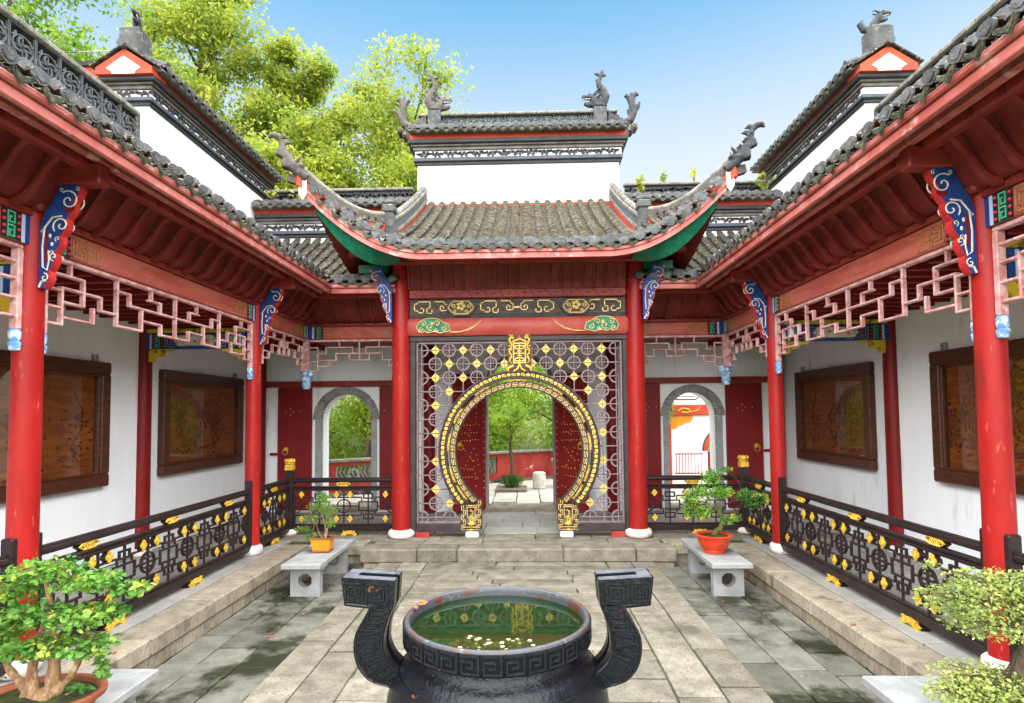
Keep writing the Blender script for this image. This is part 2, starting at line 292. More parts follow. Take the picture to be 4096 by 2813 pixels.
def WM(o):
    m = o.matrix_basis.copy()
    if o.parent: m = WM(o.parent) @ o.matrix_parent_inverse @ m
    return m
def tag(o, label, cat, group=None):
    o['label'] = label; o['category'] = cat
    if group: o['group'] = group
    return o
def thing(name, label, cat, loc=(0, 0, 0), group=None, Mx=None):
    o = bpy.data.objects.new(name, None); COL.objects.link(o); o.empty_display_size = .1
    o.matrix_basis = Mx if Mx is not None else T(*loc); return tag(o, label, cat, group)
def struct(name, me, Mx=None, kind='structure'):
    o = put(me, name, None, Mx); o['kind'] = kind; return o
def dup(root, Mx, label=None, group=None):
    r = root.copy(); COL.objects.link(r); r.matrix_basis = Mx
    if label: r['label'] = label
    for ch in list(root.children):
        c = ch.copy(); COL.objects.link(c); c.parent = r; c.matrix_parent_inverse = ch.matrix_parent_inverse.copy()
        for g in list(ch.children):
            d = g.copy(); COL.objects.link(d); d.parent = c; d.matrix_parent_inverse = g.matrix_parent_inverse.copy()
    return r
def voxel(mb, name, m, vox, parent=None, label=None, Mx=None, smooth_it=2):
    me = mb.mesh(name+'_raw', m); o = bpy.data.objects.new('tmp', me); COL.objects.link(o)
    md = o.modifiers.new('r', 'REMESH'); md.mode = 'VOXEL'; md.voxel_size = vox; md.use_smooth_shade = True
    if smooth_it: s = o.modifiers.new('s', 'SMOOTH'); s.factor = .5; s.iterations = smooth_it
    dg = bpy.context.evaluated_depsgraph_get(); e = o.evaluated_get(dg)
    nm = bpy.data.meshes.new_from_object(e); nm.name = name
    nm.materials.clear(); nm.materials.append(M[m]); bpy.data.objects.remove(o)
    return put(nm, name, parent, Mx)
def leafmesh(name, P, size, m, flat=0., aspect=.5, cup=.12, seed=1, fine=False):
    """one mesh of many small leaf faces at points P"""
    rg = np.random.default_rng(seed); n = len(P); P = np.asarray(P, float)
    d = rg.normal(size=(n, 3)); d[:, 2] *= (1-flat); d[:, 2] -= .25; d /= np.linalg.norm(d, axis=1)[:, None]
    q = rg.normal(size=(n, 3)); q[:, :2] *= (1-flat*.8); q[:, 2] += flat*2.0
    s = np.cross(d, q); s /= np.linalg.norm(s, axis=1)[:, None]+1e-9; nn = np.cross(s, d)
    L = (size*(.6+.8*rg.random(n)))[:, None]; w = L*aspect
    v = np.stack([P-d*L*.5, P-d*L*.08+s*w*.5+nn*L*cup, P+d*L*.5, P-d*L*.08-s*w*.5+nn*L*cup], 1).reshape(-1, 3)
    if fine:                                          # folded oval leaf: two quads along a midrib
        a_, b_ = -L*.18, L*.2
        v = np.stack([P-d*L*.5, P+d*a_+s*w*.46+nn*L*cup, P+d*b_+s*w*.42+nn*L*cup*.8, P+d*L*.5-nn*L*.06, P+d*b_-s*w*.42+nn*L*cup*.8, P+d*a_-s*w*.46+nn*L*cup], 1).reshape(-1, 3)
        idx = (np.arange(n)[:, None]*6+np.array([0, 1, 2, 3, 0, 3, 4, 5])).ravel()
        me = bpy.data.meshes.new(name); me.vertices.add(6*n); me.vertices.foreach_set('co', v.ravel())
        me.loops.add(8*n); me.loops.foreach_set('vertex_index', idx); me.polygons.add(2*n)
        me.polygons.foreach_set('loop_start', np.arange(2*n)*4); me.polygons.foreach_set('loop_total', np.full(2*n, 4))
        me.update(); me.validate(); me.materials.append(M[m]); return me
    me = bpy.data.meshes.new(name); me.vertices.add(4*n); me.vertices.foreach_set('co', v.ravel())
    me.loops.add(4*n); me.loops.foreach_set('vertex_index', np.arange(4*n)); me.polygons.add(n)
    me.polygons.foreach_set('loop_start', np.arange(n)*4); me.polygons.foreach_set('loop_total', np.full(n, 4))
    me.update(); me.validate(); me.materials.append(M[m]); return me
# ================================================================== SETTING
SX = -.07
def XX(s, d): return SX+s*d
WALL = 5.10; COLD = 3.54; KERB = 2.98; EAVE = 2.80
COURT = -.26; PATH = -.18
g = MB().box(-300, 300, -200, 400, -.62, -.6).mesh('ground', 'ground'); struct('ground', g)
jit = lambda a: random.uniform(-a, a)
cp_ = struct('courtyard_pavement', MB().box(-3.02, 2.9, -8.8, -.1, -.4, COURT-.022).mesh('courtyard_pavement', 'joint'))
def slab(parent, x0, x1, y0, y1, zt, m, th=.06, gap=.008, tilt=.006, name='slab'):
    cx, cy = (x0+x1)/2, (y0+y1)/2; w, h = (x1-x0)/2-gap, (y1-y0)/2-gap
    b = MB()
    jx = lambda: jit(min(.008, w*.05))
    poly = [(-w+jx(), -h+jx()), (w+jx(), -h+jx()), (w+jx(), h+jx()), (-w+jx(), h+jx())]
    ins = [(x*(1-.008/max(w, .02)), y*(1-.008/max(h, .02))) for x, y in poly]
    v = [(x, y, -th) for x, y in poly]+[(x, y, -.006) for x, y in poly]+[(x, y, 0) for x, y in ins]
    f = [(3, 2, 1, 0)]+[(i, (i+1) % 4, 4+(i+1) % 4, 4+i) for i in range(4)]+[(4+i, 4+(i+1) % 4, 8+(i+1) % 4, 8+i) for i in range(4)]+[(8, 9, 10, 11)]
    b.add(v, f)
    return b.build(name, m, parent, Mx=T(cx, cy, zt+jit(.003)) @ R(jit(tilt), 'X') @ R(jit(tilt), 'Y'))
for s in (-1, 1):                                   # sunken side strips of the court
    xs = sorted([XX(s, 1.94), XX(s, 2.30), XX(s, 2.66), XX(s, 2.985)])
    for i in range(3):
        y = -6.6+jit(.3)
        while y < -.52:
            l = random.uniform(.42, .62); y2 = min(y+l, -.5)
            if y2-y > .12: slab(cp_, xs[i], xs[i+1], y, y2, COURT, 'court')
            y += l
pb = struct('raised_path', MB().box(-1.94, 1.86, -8.8, -.5, -.39, PATH-.02).mesh('raised_path', 'joint'))
y = -6.3
while y < -.78:
    h = random.uniform(.17, .23) if y > -4.2 else random.uniform(.28, .4)
    y2 = min(y+h, -.76); x = -1.27
    while x < 1.19:
        l = random.uniform(.55, 1.25); x2 = x+l
        if 1.19-x2 < .35: x2 = 1.19
        slab(pb, x, x2, y, y2, PATH, 'slab'); x = x2
    y += h
for s in (-1, 1):
    for d0, d1 in ((1.23+.0, 1.58), (1.58, 1.90)):
        x0, x1 = sorted((s*d0-.04, s*d1-.04)); y = -6.4+jit(.4)
        while y < -.8:
            l = random.uniform(.6, 1.25); y2 = min(y+l, -.77); slab(pb, x0, x1, y, y2, PATH, 'slab'); y += l
# kerbs: two courses along the galleries, stepped forward at the gate
kb = struct('courtyard_kerb', MB().box(-3.35, -3.12, -8.8, -.3, -.4, -.16).box(2.98, 3.22, -8.8, -.3, -.4, -.16).mesh('courtyard_kerb', 'joint'))
def block(parent, x0, x1, y0, y1, z0, z1, m='kerb', c=.012, name='kerb_block'):
    b = MB().cbox(-(x1-x0)/2+.003, (x1-x0)/2-.003, -(y1-y0)/2+.003, (y1-y0)/2-.003, z0-z1, 0, c)
    return b.build(name, m, parent, Mx=T((x0+x1)/2+jit(.003), (y0+y1)/2+jit(.003), z1+jit(.003)) @ R(jit(.004), 'Z'))
for s in (-1, 1):
    y = -8.6
    while y < -.46:
        l = random.uniform(.75, 1.1); y2 = min(y+l, -.45)
        if -.45-y2 < .3: y2 = -.45
        x0, x1 = sorted((XX(s, KERB), XX(s, KERB+.36))); block(kb, x0, x1, y, y2, -.15, 0); y = y2
    y = -8.5
    while y < -.4:
        l = random.uniform(.5, .8); y2 = min(y+l, -.42)
        x0, x1 = sorted((XX(s, KERB+.03), XX(s, KERB+.3))); block(kb, x0, x1, y, y2, -.30, -.152, 'kerb', .015); y += l
    xa, xb = sorted((XX(s, 2.16), XX(s, KERB)))
    block(kb, xa, xb, -.5, -.16, -.15, 0); block(kb, xa, (xa+xb)/2, -.46, -.2, -.3, -.152); block(kb, (xa+xb)/2, xb, -.46, -.2, -.3, -.152)
gs = struct('gate_step', MB().box(-2.15, 2.1, -.72, -.2, -.4, -.19).mesh('gate_step', 'joint'))
xs = [-2.22, -1.42, -.86, .62, 1.62, 2.18]
for i in range(5): block(gs, xs[i], xs[i+1], -.78, -.42, -.19, 0, 'slab', .02, 'step_block')
for x0, x1 in ((-2.18, -1.7), (-1.7, -1.4), (1.5, 1.8), (1.8, 2.15)): block(gs, x0, x1, -.74, -.4, -.32, -.193, 'kerb', .015, 'step_block')
# gallery floor
gf = struct('gallery_floor', MB().box(-5.3, 5.2, -8.8, 2.3, -.12, -.03).mesh('gallery_floor', 'joint')
            if False else MB().box(-5.3, -3.38, -8.8, 2.3, -.14, -.03).box(3.24, 5.2, -8.8, 2.3, -.14, -.03).box(-3.379, 3.239, -.41, 2.3, -.14, -.03).mesh('gallery_floor', 'joint'))
for s in (-1, 1):
    ds = [KERB+.365, 3.62, 4.1, 4.6, WALL]
    for i in range(4):
        y = -6.8+jit(.25)
        x0, x1 = sorted((XX(s, ds[i]), XX(s, ds[i+1])))
        while y < -.16:
            l = random.uniform(.45, .75); y2 = min(y+l, -.155)
            if y2-y > .1: slab(gf, x0, x1, y, y2, 0, 'floor', .05)
            y += l
ys = [-.415, -.155, .25, .68, 1.12, 1.56, 1.98, 2.26]
for j in range(7):
    x = -5.15+jit(.3) if j else -2.1
    xe = 5.02 if j else 2.05
    while x < xe:
        l = random.uniform(.5, .95); x2 = min(x+l, xe)
        if x2-x > .1: slab(gf, x, x2, ys[j], ys[j+1], 0, 'floor' if j > 1 else 'slab', .05, gap=.004)
        x += l
# terrace beyond the gate
tf = struct('terrace_pavement', MB().box(-9, 9, 2.8, 9.5, -.14, .002).mesh('terrace_pavement', 'joint'))
for i in range(-9, 11):
    y = 2.82+(.3 if i % 2 else 0)
    while y < 7.4:
        slab(tf, i*.5-.1, i*.5+.4, y, y+.62, .045, 'terr', .05, gap=.01); y += .62
# ================================================================== WALLS
def arch_poly(x0, x1, zs, zt, n=14):
    cx, r = (x0+x1)/2, (x1-x0)/2
    return [(x1, zs), (x1, zt), (x0, zt), (x0, zs)]+[(cx-r*math.cos(PI*i/n), zs+r*math.sin(PI*i/n)) for i in range(1, n)]
BW = FR((0, 2.25, 0), (1, 0, 0))                     # back wall face
bw = thing('gate_wall', 'white plastered gate wall with three arched doorways and stepped tiled top behind the pavilion', 'wall', (0, 2.25, 0))
OP = [(-3.87, -2.87, 1.78), (-.65, .66, 2.32), (2.84, 3.76, 1.79)]
b = MB(); x = -5.6
for (a0, a1, zs) in OP:
    b.box(x, a0, 0, 4.9, -.45, 0, BW); b.prism(arch_poly(a0, a1, zs, 4.9), -.45, 0, BW); x = a1
b.box(x, 5.5, 0, 4.9, -.45, 0, BW); b.build('wall', 'wallw', bw)
b = MB()
b.box(-5.6, -1.97, 4.901, 5.37, -.45, 0, BW).box(1.99, 5.5, 4.901, 5.37, -.45, 0, BW).box(-1.97, 1.99, 4.901, 6.77, -.45, 0, BW)
b.build('upper_wall', 'white', bw)
for k in (0, 2):                                    # stone surround: jamb blocks and voussoirs
    a0, a1, zs = OP[k]; cx, r = (a0+a1)/2, (a1-a0)/2
    for i in range(9):
        t0, t1 = PI*i/9+.012, PI*(i+1)/9-.012
        MB().ring(r-.008, r+.145, -.1, .03, 3, t0, t1, BW @ T(cx, zs, 0)).build('voussoir', 'arch', bw)
    for sgn, xe in ((-1, a0), (1, a1)):
        for z0, z1 in ((0, .62), (.62, 1.2), (1.2, zs)):
            xa, xb = sorted((xe-sgn*.008, xe+sgn*.10)); MB().cbox(xa, xb, z0+.004, z1-.004, -.1, .03, .006, BW).build('jamb_stone', 'bench', bw)
a0, a1, zs = OP[1]
for sgn, xe in ((-1, a0), (1, a1)):
    xa, xb = sorted((xe-sgn*.015, xe+sgn*.05)); MB().cbox(xa, xb, 0, zs, -.47, .02, .006, BW).build('jamb_stone', 'arch', bw)
MB().ring((a1-a0)/2-.015, (a1-a0)/2+.05, -.47, .02, 20, 0, PI, BW @ T((a0+a1)/2, zs, 0)).build('arch_trim', 'arch', bw)
for a0, a1, zs in OP: MB().cbox(a0-.1, a1+.1, -.02, .075, -.5, .06, .012, BW).build('threshold', 'slab', bw)
for s, x0, x1 in ((-1, -5.15, -2.0), (1, 2.0, 5.0)): MB().cbox(x0, x1, 2.42, 2.53, .002, .09, .01, BW).build('lintel_beam', 'redbeam', bw)
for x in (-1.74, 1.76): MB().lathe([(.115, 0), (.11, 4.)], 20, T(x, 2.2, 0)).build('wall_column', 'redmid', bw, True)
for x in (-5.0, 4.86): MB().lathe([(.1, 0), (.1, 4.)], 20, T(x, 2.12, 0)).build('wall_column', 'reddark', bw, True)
def ringhandle(parent, Mx):
    p = MB().lathe([(.045, 0), (.042, .02), (.028, .035), (.012, .045)], 16, Mx).build('ring_plate', 'gold', parent, True)
    MB().tube([(.048*math.cos(a), -.045+.06*math.sin(a), .04) for a in [2*PI*i/20 for i in range(21)]], .007, 6, Mx, cap=False).build('pull_ring', 'gold', parent, True)
def studs(parent, pts, Mx, r=.011):
    b = MB()
    for x, z in pts: b.ball((x, z, .004), (r, r, r*.8), Mx, 7, 4)
    o = b.build('stud', 'gold', parent, True); o['kind'] = 'stuff'; return o
def leaf(x0, x1, ring_x, dots):
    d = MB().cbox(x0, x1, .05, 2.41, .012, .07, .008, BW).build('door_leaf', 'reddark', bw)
    if ring_x: ringhandle(d, BW @ T(ring_x, 1.22, .07))
    studs(d, [(x0+u, z) for u, z in dots], BW @ T(0, 0, .07))
fl = [(.16, 1.93), (.25, 2.0), (.25, 1.88), (.3, 1.94), (.44, 1.95)]
leaf(-4.69, -4.03, -4.52, fl); leaf(-2.71, -2.08, None, [(.1, 1.95), (.25, 1.96), (.31, 2.02), (.31, 1.9), (.38, 1.95)]+[(.1+.12*i, .62+.03*(i % 2)) for i in range(5)])
leaf(2.06, 2.68, 2.24, [(u+.1, z+.02) for u, z in fl]+[(.08+.12*i, .62+.03*(i % 2)) for i in range(5)]); leaf(3.92, 4.6, 4.47, [(u+.05, z) for u, z in fl])
for x, s in ((-4.75, -1), (4.66, 1)): MB().cbox(x-.1, x+.1, 1.1, 1.15, .005, .06, .008, BW).build('door_bolt', 'reddark', bw)
# studded centre leaves, swung towards the court
GL = {  # dot rows of each leaf, drawn as seal-like strokes: (x 0..1, z)
}
def seal(rng, n=85):
    pts = []
    for z in [.34+.125*i for i in range(18)]: pts.append((.06, z)); pts.append((.94, z))
    for (xa, za, xb, zb, k) in ((.22, 2.35, .7, 2.3, 6), (.5, 2.45, .46, 2.1, 5), (.25, 2.12, .75, 2.15, 7), (.3, 1.98, .3, 1.7, 4), (.3, 1.98, .7, 1.98, 5), (.7, 1.98, .7, 1.7, 4),
            (.22, 1.66, .8, 1.66, 7), (.25, 1.5, .72, 1.52, 6), (.5, 1.66, .5, 1.36, 4), (.24, 1.36, .78, 1.38, 7), (.3, 1.22, .62, .98, 6), (.62, 1.22, .36, .9, 5), (.7, 1.1, .8, .8, 4),
            (.22, .86, .6, .82, 5), (.3, .7, .74, .66, 6), (.6, .98, .7, .52, 5), (.2, .5, .5, .42, 4)):
        for i in range(k): t = i/(k-1); pts.append((xa+(xb-xa)*t+rng.uniform(-.012, .012), za+(zb-za)*t+rng.uniform(-.01, .01)))
    return pts
for s, hx in ((-1, -.66), (1, .67)):
    u = Vector((s*.86, -.5, 0)).normalized(); w = .66
    Fm = FR((hx, 2.16, 0), u) if s > 0 else FR((hx+u.x*w, 2.16+u.y*w, 0), -u)
    d = MB().cbox(0, w, .06, 2.62, -.05, 0, .008, Fm).build('studded_door_leaf', 'reddark', bw)
    studs(d, [(x*w if s < 0 else x*w, z) for x, z in seal(random.Random(3+s))], Fm, .0125)
    ringhandle(d, Fm @ T(.12 if s < 0 else w-.12, 1.3, 0))
# ---------------- wall tops (bands, frieze, tiles, openwork ridge)
def plate_tile(): return MB()
tmesh = {}
def cov_arc(w=.064, ln=.13, th=.02, n=5, lift=.024, span=2.5):
    v = []; 
    for r, y, z in ((w, 0, lift), (w, -ln, 0), (w-th, 0, lift)):
        for i in range(n+1):
            a = PI/2-span/2+span*i/n; v.append((r*math.cos(a), y, r*math.sin(a)*.9-w*.25+z))
    m = n+1
    f = [(i, i+1, m+i+1, m+i) for i in range(n)]+[(2*m+i, 2*m+i+1, i+1, i) for i in range(n)]
    return v, f
COV = cov_arc()
def pan_arc(w=.075, ln=.12, n=3, lift=.012):
    v = []
    for y, z in ((0, lift), (-ln, 0), (0, lift-.012)):
        for i in range(n+1):
            t = -1+2*i/n; v.append((w*t, y, .022*t*t-.03+z))
    m = n+1
    return v, [(i, i+1, m+i+1, m+i) for i in range(n)]+[(2*m+i, 2*m+i+1, i+1, i) for i in range(n)]
PAN = pan_arc()
tmesh['cov'] = MB().add(*COV, rim=5).mesh('roof_tile', 'tile')
def mk_end(sc=1.):
    b = MB(); n = 14
    pr = []
    for i in range(n+1):
        a = math.radians(12)+math.radians(156)*i/n; k = .112+(.007 if i % 2 else 0); pr.append((k*math.cos(a), k*math.sin(a)-.002))
    for i in range(n, -1, -1):
        a = math.radians(12)+math.radians(156)*i/n; pr.append((.062*math.cos(a), .062*math.sin(a)-.006))
    X = R(math.radians(-14), 'X')
    b.prism(pr, -.012, .012, X @ T(0, 0, -.02))
    sh = [(.072*math.cos(math.radians(20+140*i/8)), .05*math.sin(math.radians(20+140*i/8))) for i in range(9)]
    sh += [(-.058, -.012), (-.03, -.034), (0, -.046), (.03, -.034), (.058, -.012)]
    s2 = MB(); s2.prism(sh, 0, .014, R(math.radians(10), 'X') @ T(0, 0, .022))
    s2.prism([(x*.62, y*.62+.004) for x, y in sh], .014, .02, R(math.radians(10), 'X') @ T(0, 0, .022))
    return b.mesh('eave_tile', 'tileend'), s2.mesh('tile_shield', 'shield')
tmesh['end'], tmesh['shield'] = mk_end()
def put_end(parent, X): e = put(tmesh['end'], 'eave_tile', parent, X); put(tmesh['shield'], 'tile_shield', parent, X @ T(0, 0, .004)); return e
dr = [(-.082, .036), (-.072, -.004), (-.046, -.028), (-.02, -.04), (0, -.062), (.02, -.04), (.046, -.028), (.072, -.004), (.082, .036), (.04, .008), (0, -.002), (-.04, .008)]
b = MB().prism(dr, 0, .012, R(math.radians(18), 'X')); b.prism([(x*.7, y*.7-.004) for x, y in dr], .012, .017, R(math.radians(18), 'X'))
tmesh['drip'] = b.mesh('drip_tile', 'moss')
def openwork(b, w, h, Fm):
    """one pierced tile: frame, ring and a rounded knot inside"""
    t = .012; c = w/2
    b.box(0, w, 0, t, -.03, 0, Fm).box(0, w, h-t, h, -.03, 0, Fm).box(0, t, t, h-t, -.03, 0, Fm).box(w-t, w, t, h-t, -.03, 0, Fm)
    r = min(w, h)*.42
    b.ring(r-.013, r, -.026, .004, 14, 0, 2*PI, Fm @ T(c, h/2, 0))
    for a in range(4):
        X = Fm @ T(c, h/2, 0) @ R(a*PI/2, 'Z')
        b.ring(r*.3, r*.48, -.02, 0, 6, .2, 2.6, X @ T(r*.42, 0, 0)).box(-.006, .006, r*.1, r, -.022, -.002, X)
        b.ring(r*.2, r*.36, -.024, -.002, 5, 2.2, 4.4, X @ R(PI/4, 'Z') @ T(r*1.3, 0, 0))
def leafrelief(b, w, h, Fm, rng):
    """dark leaf spray on the white frieze"""
    for k in range(8):
        x = w*(.07+.123*k); z = h*(.5+.26*math.sin(k*2.1+rng.random()))
        a = rng.uniform(-.9, .9)+(.9 if k % 2 else -.5); L = h*rng.uniform(.55, .85); wd = h*.19
        pl = [(-L/2, 0), (-L*.2, wd), (L*.15, wd*.8), (L/2, wd*.1), (L*.2, -wd*.7), (-L*.2, -wd)]
        b.prism(pl, 0, .014, Fm @ T(x, z, 0) @ R(a, 'Z'))
    b.tube([(w*t, h*(.3+.35*(.5+.5*math.sin(t*9))), .004) for t in [i/8 for i in range(9)]], .008, 5, Fm)
def wall_top(parent, o, u, L, th, z0, e0=True, e1=True, ow=True, capz=None, vs=1., tile_n=None, frieze_m='charcoal', red='orange', pitch=.185):
    """cornice bands, frieze relief, red band, tiles and ridge along a wall face; c<=0 is inside the wall"""
    Fm = FR(o, u); rng = random.Random(int(abs(o[0]*37+o[1]*11+z0*5)))
    def band(name, m, za, zb, out, c=.006):
        a0 = -out if e0 else 0; a1 = L+out if e1 else L
        MB().cbox(a0, a1, z0+za*vs, z0+zb*vs, -th-out, out, c, Fm).build(name, m, parent)
    band('lower_moulding', 'charcoal', 0, .068, .03); band('slate_moulding', 'slate', .068, .138, .07)
    band('frieze_band', 'frieze', .138, .28, .045); band('cove', 'cove', .28, .345, .075); band('cove', 'cove', .345, .385, .115)
    band('upper_moulding', 'charcoal', .385, .47, .165, .012); band('red_band', red, .47, .60, .125)
    n = max(1, round(L/.27)); w = L/n
    for i in range(n):
        b = MB(); leafrelief(b, w*.94, .13*vs, Fm @ T(i*w+w*.03, z0+.144*vs, .045), rng); b.build('frieze_relief', frieze_m, parent)
    if e0:
        for k in range(max(1, round(th/.27))):
            b = MB(); leafrelief(b, .25, .13*vs, Fm @ T(-.045, z0+.144*vs, -th+.03+k*.27) @ R(-PI/2, 'Y'), rng); b.build('frieze_relief', frieze_m, parent)
    # roof: short slope
    out = .27; ze = z0+.60*vs; zr = z0+.80*vs; a0 = -.12 if e0 else 0; a1 = L+.12 if e1 else L
    prof = [(-th-out, ze), (-th/2, zr+.02), (out, ze), (out, ze-.025), (-th/2, ze-.03), (-th-out, ze-.025)]
    b = MB(); Fz = Fm @ Matrix(((0, 0, 1, 0), (0, 1, 0, 0), (-1, 0, 0, 0), (0, 0, 0, 1)))
    v = [(a, z, c) for a in (a0, a1) for c, z in prof]; k = len(prof)
    MB().add(v, [tuple(range(k)), tuple(range(2*k-1, k-1, -1))]+[(i, k+i, k+(i+1) % k, (i+1) % k) for i in range(k)], Fm).build('roof_bed', 'cove', parent)
    n = round((a1-a0)/pitch); p = (a1-a0)/n; rest = MB()
    hd = out+th/2; sl = math.atan2(zr-ze, hd)
    for i in range(n):
        a = a0+p*(i+.5)
        for q in range(6):
            t = q/5; X = Fm @ T(a, ze+.03+(zr-ze)*t*.85, out-hd*.8*t) @ Matrix(((1, 0, 0, 0), (0, 0, 1, 0), (0, 1, 0, 0), (0, 0, 0, 1))) @ R(-sl, 'X')
            if q < 2: put(tmesh['cov'], 'roof_tile', parent, X)
            else: rest.add(COV[0], COV[1], X, rim=5)
            if i < n-1: rest.add(PAN[0], PAN[1], X @ T(p/2, 0, -.01), rim=3)
        put_end(parent, Fm @ T(a, ze+.03, out+.005))
        if i < n-1: put(tmesh['drip'], 'drip_tile', parent, Fm @ T(a+p/2, ze-.012, out+.012))
    o_ = rest.build('upper_tiles', 'tile', parent); o_['kind'] = 'stuff'
    if capz is None: capz = z0+1.15*vs
    rb = zr-.02; cc = -th/2
    MB().cbox(a0+.12, a1-.12, rb, rb+.05, cc-.08, cc+.08, .008, Fm).build('ridge_foot', 'cap', parent)
    MB().cbox(a0+.1, a1-.1, capz-.055, capz, cc-.075, cc+.075, .014, Fm).build('ridge_cap', 'cap', parent)
    h = capz-.055-rb-.05; n = max(2, round((a1-a0-.3)/.24)); w = (a1-a0-.24)/n
    for i in range(n):
        X = Fm @ T(a0+.12+i*w, rb+.05, cc+.02)
        if ow:
            b = MB(); openwork(b, w*.97, h, X); b.build('pierced_tile', 'open', parent)
            b = MB(); openwork(b, w*.97, h, X @ T(w*.31, 0, -.07)); b.build('pierced_tile', 'charcoal', parent)
        else:
            b = MB().cbox(.004, w-.004, 0, h, -.05, 0, .006, X); leafrelief(b, w*.9, h*.8, X @ T(w*.05, h*.1, 0), rng); b.build('ridge_panel', 'charcoal', parent)
    return Fm
wall_top(bw, (-1.97, 2.25, 0), (1, 0, 0), 3.96, .45, 6.77)
lw = []
for x0, L in ((-5.15, 3.16), (2.01, 3.0)):
    wall_top(bw, (x0, 2.25, 0), (1, 0, 0), L, .45, 5.37, False, False, ow=False, capz=6.42, vs=.94)
    MB().box(x0, x0+L, 6.05, 6.16, -.31, -.12, BW).build('red_strip', 'orange', bw)
SWALL = {}
for s, yn, nm in ((-1, -.98, 'left'), (1, -.62, 'right')):
    x = XX(s, WALL)
    t = thing('side_wall', 'long white side wall with slate frieze and dragon-headed gable end, on the %s' % nm, 'wall', (x, 0, 0)); SWALL[s] = t
    x0, x1 = sorted((x, x+s*.46))
    MB().box(x0, x1, -8.8, 2.75, 0, 5.0).build('wall', 'wallw', t)
    MB().box(x0, x1, yn, 2.75, 5.001, 6.27).build('upper_wall', 'white', t)
    if s < 0: wall_top(t, (x, yn, 0), (0, 1, 0), 2.75-yn, .46, 6.27, True, False, vs=.76)
    else: wall_top(t, (x, 2.75, 0), (0, -1, 0), 2.75-yn, .46, 6.27, False, True, vs=.76)
    # gable end: red and white pediment with its own little roof, pillar above
    cx = x+s*.23; G = FR((cx, yn-.19, 0), (1, 0, 0))
    MB().prism([(-.40, 6.625), (.40, 6.625), (.40, 6.72), (0, 6.98), (-.40, 6.72)], -.3, .02, G).build('pediment', 'orange', t)
    MB().prism([(-.16, 6.62), (.16, 6.62), (.16, 6.65), (.24, 6.70), (.19, 6.74), (0, 6.87), (-.19, 6.74), (-.24, 6.70), (-.16, 6.65)], .021, .03, G).build('pediment_panel', 'white', t)
    for q in (-1, 1):
        for k in range(9):
            X = G @ T(q*(.05+.048*k), 7.0-.031*k, .05) @ R(-q*.57, 'Z'); MB().cbox(-.04, .04, -.012, .016, -.36, 0, .006, X).build('verge_tile', 'tile', t)
        MB().tube([(q*(.03+.065*k), 7.055-.042*k+.002*k*k, -.2) for k in range(8)], .05, 8, G).build('verge_ridge', 'ridge', t, True)
    MB().lathe([(.055, 0), (.055, .14)], 12, G @ T(0, 7.02, -.04)).build('verge_boss', 'ridge', t, True)
    MB().cbox(-.15, .15, 6.98, 7.36, -.36, -.06, .02, G).build('ridge_pillar', 'ridge', t)
M['beampink'] = mat('main_beam_red', (0.39, 0.0819, 0.0624), (0.312, 0.0468, 0.0351), .4, 2.5, bump=.06, bscale=20)
M['charwood'] = mat('charcoal_carved_wood', (.095, .08, .074), (.05, .042, .038), .5, 14, bump=.9, bscale=40, c3=(.15, .13, .12), s3=30, lo3=.62, hi3=.74, stretch=(.5, 1, 2.5), bdist=.012)
# ================================================================== ROOF TILING
def tile_field(parent, e0, ev, sv, prof, length, pitch, n, expo=.05, indiv=0, clip=None, name='roof_tile', ends=True, ntop=None):
    """rows of cover and pan tiles. e0 eave origin, ev unit along eave, sv horizontal unit up the slope, prof(t)->z above e0"""
    ev = Vector(ev); sv = Vector(sv); rest = MB(); cnt = 0
    for i in range(n):
        a = (i+.5)*pitch; k = 0; t = .02
        while t < length:
            z = prof(t, a); dz = (prof(t+.02, a)-prof(t, a))/.02
            y = -(sv+Vector((0, 0, dz))).normalized(); x = ev; zz = x.cross(y).normalized()
            if zz.z < 0: x = -ev; zz = x.cross(y).normalized()
            p = Vector(e0)+ev*a+sv*t+Vector((0, 0, z))
            if clip and not clip(p): t += expo; k += 1; continue
            X = Matrix(((x.x, y.x, zz.x, p.x), (x.y, y.y, zz.y, p.y), (x.z, y.z, zz.z, p.z), (0, 0, 0, 1)))
            Xc = X @ T(jit(.005), 0, .035) @ R(jit(.05), 'Z')
            if cnt < indiv and k < 18: put(tmesh['cov'], name, parent, Xc); cnt += 1
            else: rest.add(COV[0], COV[1], Xc, rim=5)
            rest.add(PAN[0], PAN[1], X @ T(pitch/2, 0, .008), rim=3)
            t += expo; k += 1
    o = rest.build('tile_rows', 'tile', parent); o['kind'] = 'stuff'; return o
def eave_ends(parent, pts, u, drip=True, tilt=0):
    """end tiles along eave points (list of (pos, frame-u))"""
    for i, (p, uu) in enumerate(pts):
        Fm = FR(p, uu) @ R(math.atan2(uu[2] if len(uu) > 2 else 0, 1), 'Z')
        put_end(parent, Fm @ T(0, .03, .0) @ R(jit(.06), 'Z') @ R(jit(.08), 'X'))
        if drip and i < len(pts)-1:
            q = (Vector(p)+Vector(pts[i+1][0]))/2
            put(tmesh['drip'], 'drip_tile', parent, FR(q, uu) @ R(math.atan2(uu[2] if len(uu) > 2 else 0, 1), 'Z') @ T(0, -.018, .015) @ R(jit(.08), 'Z'))
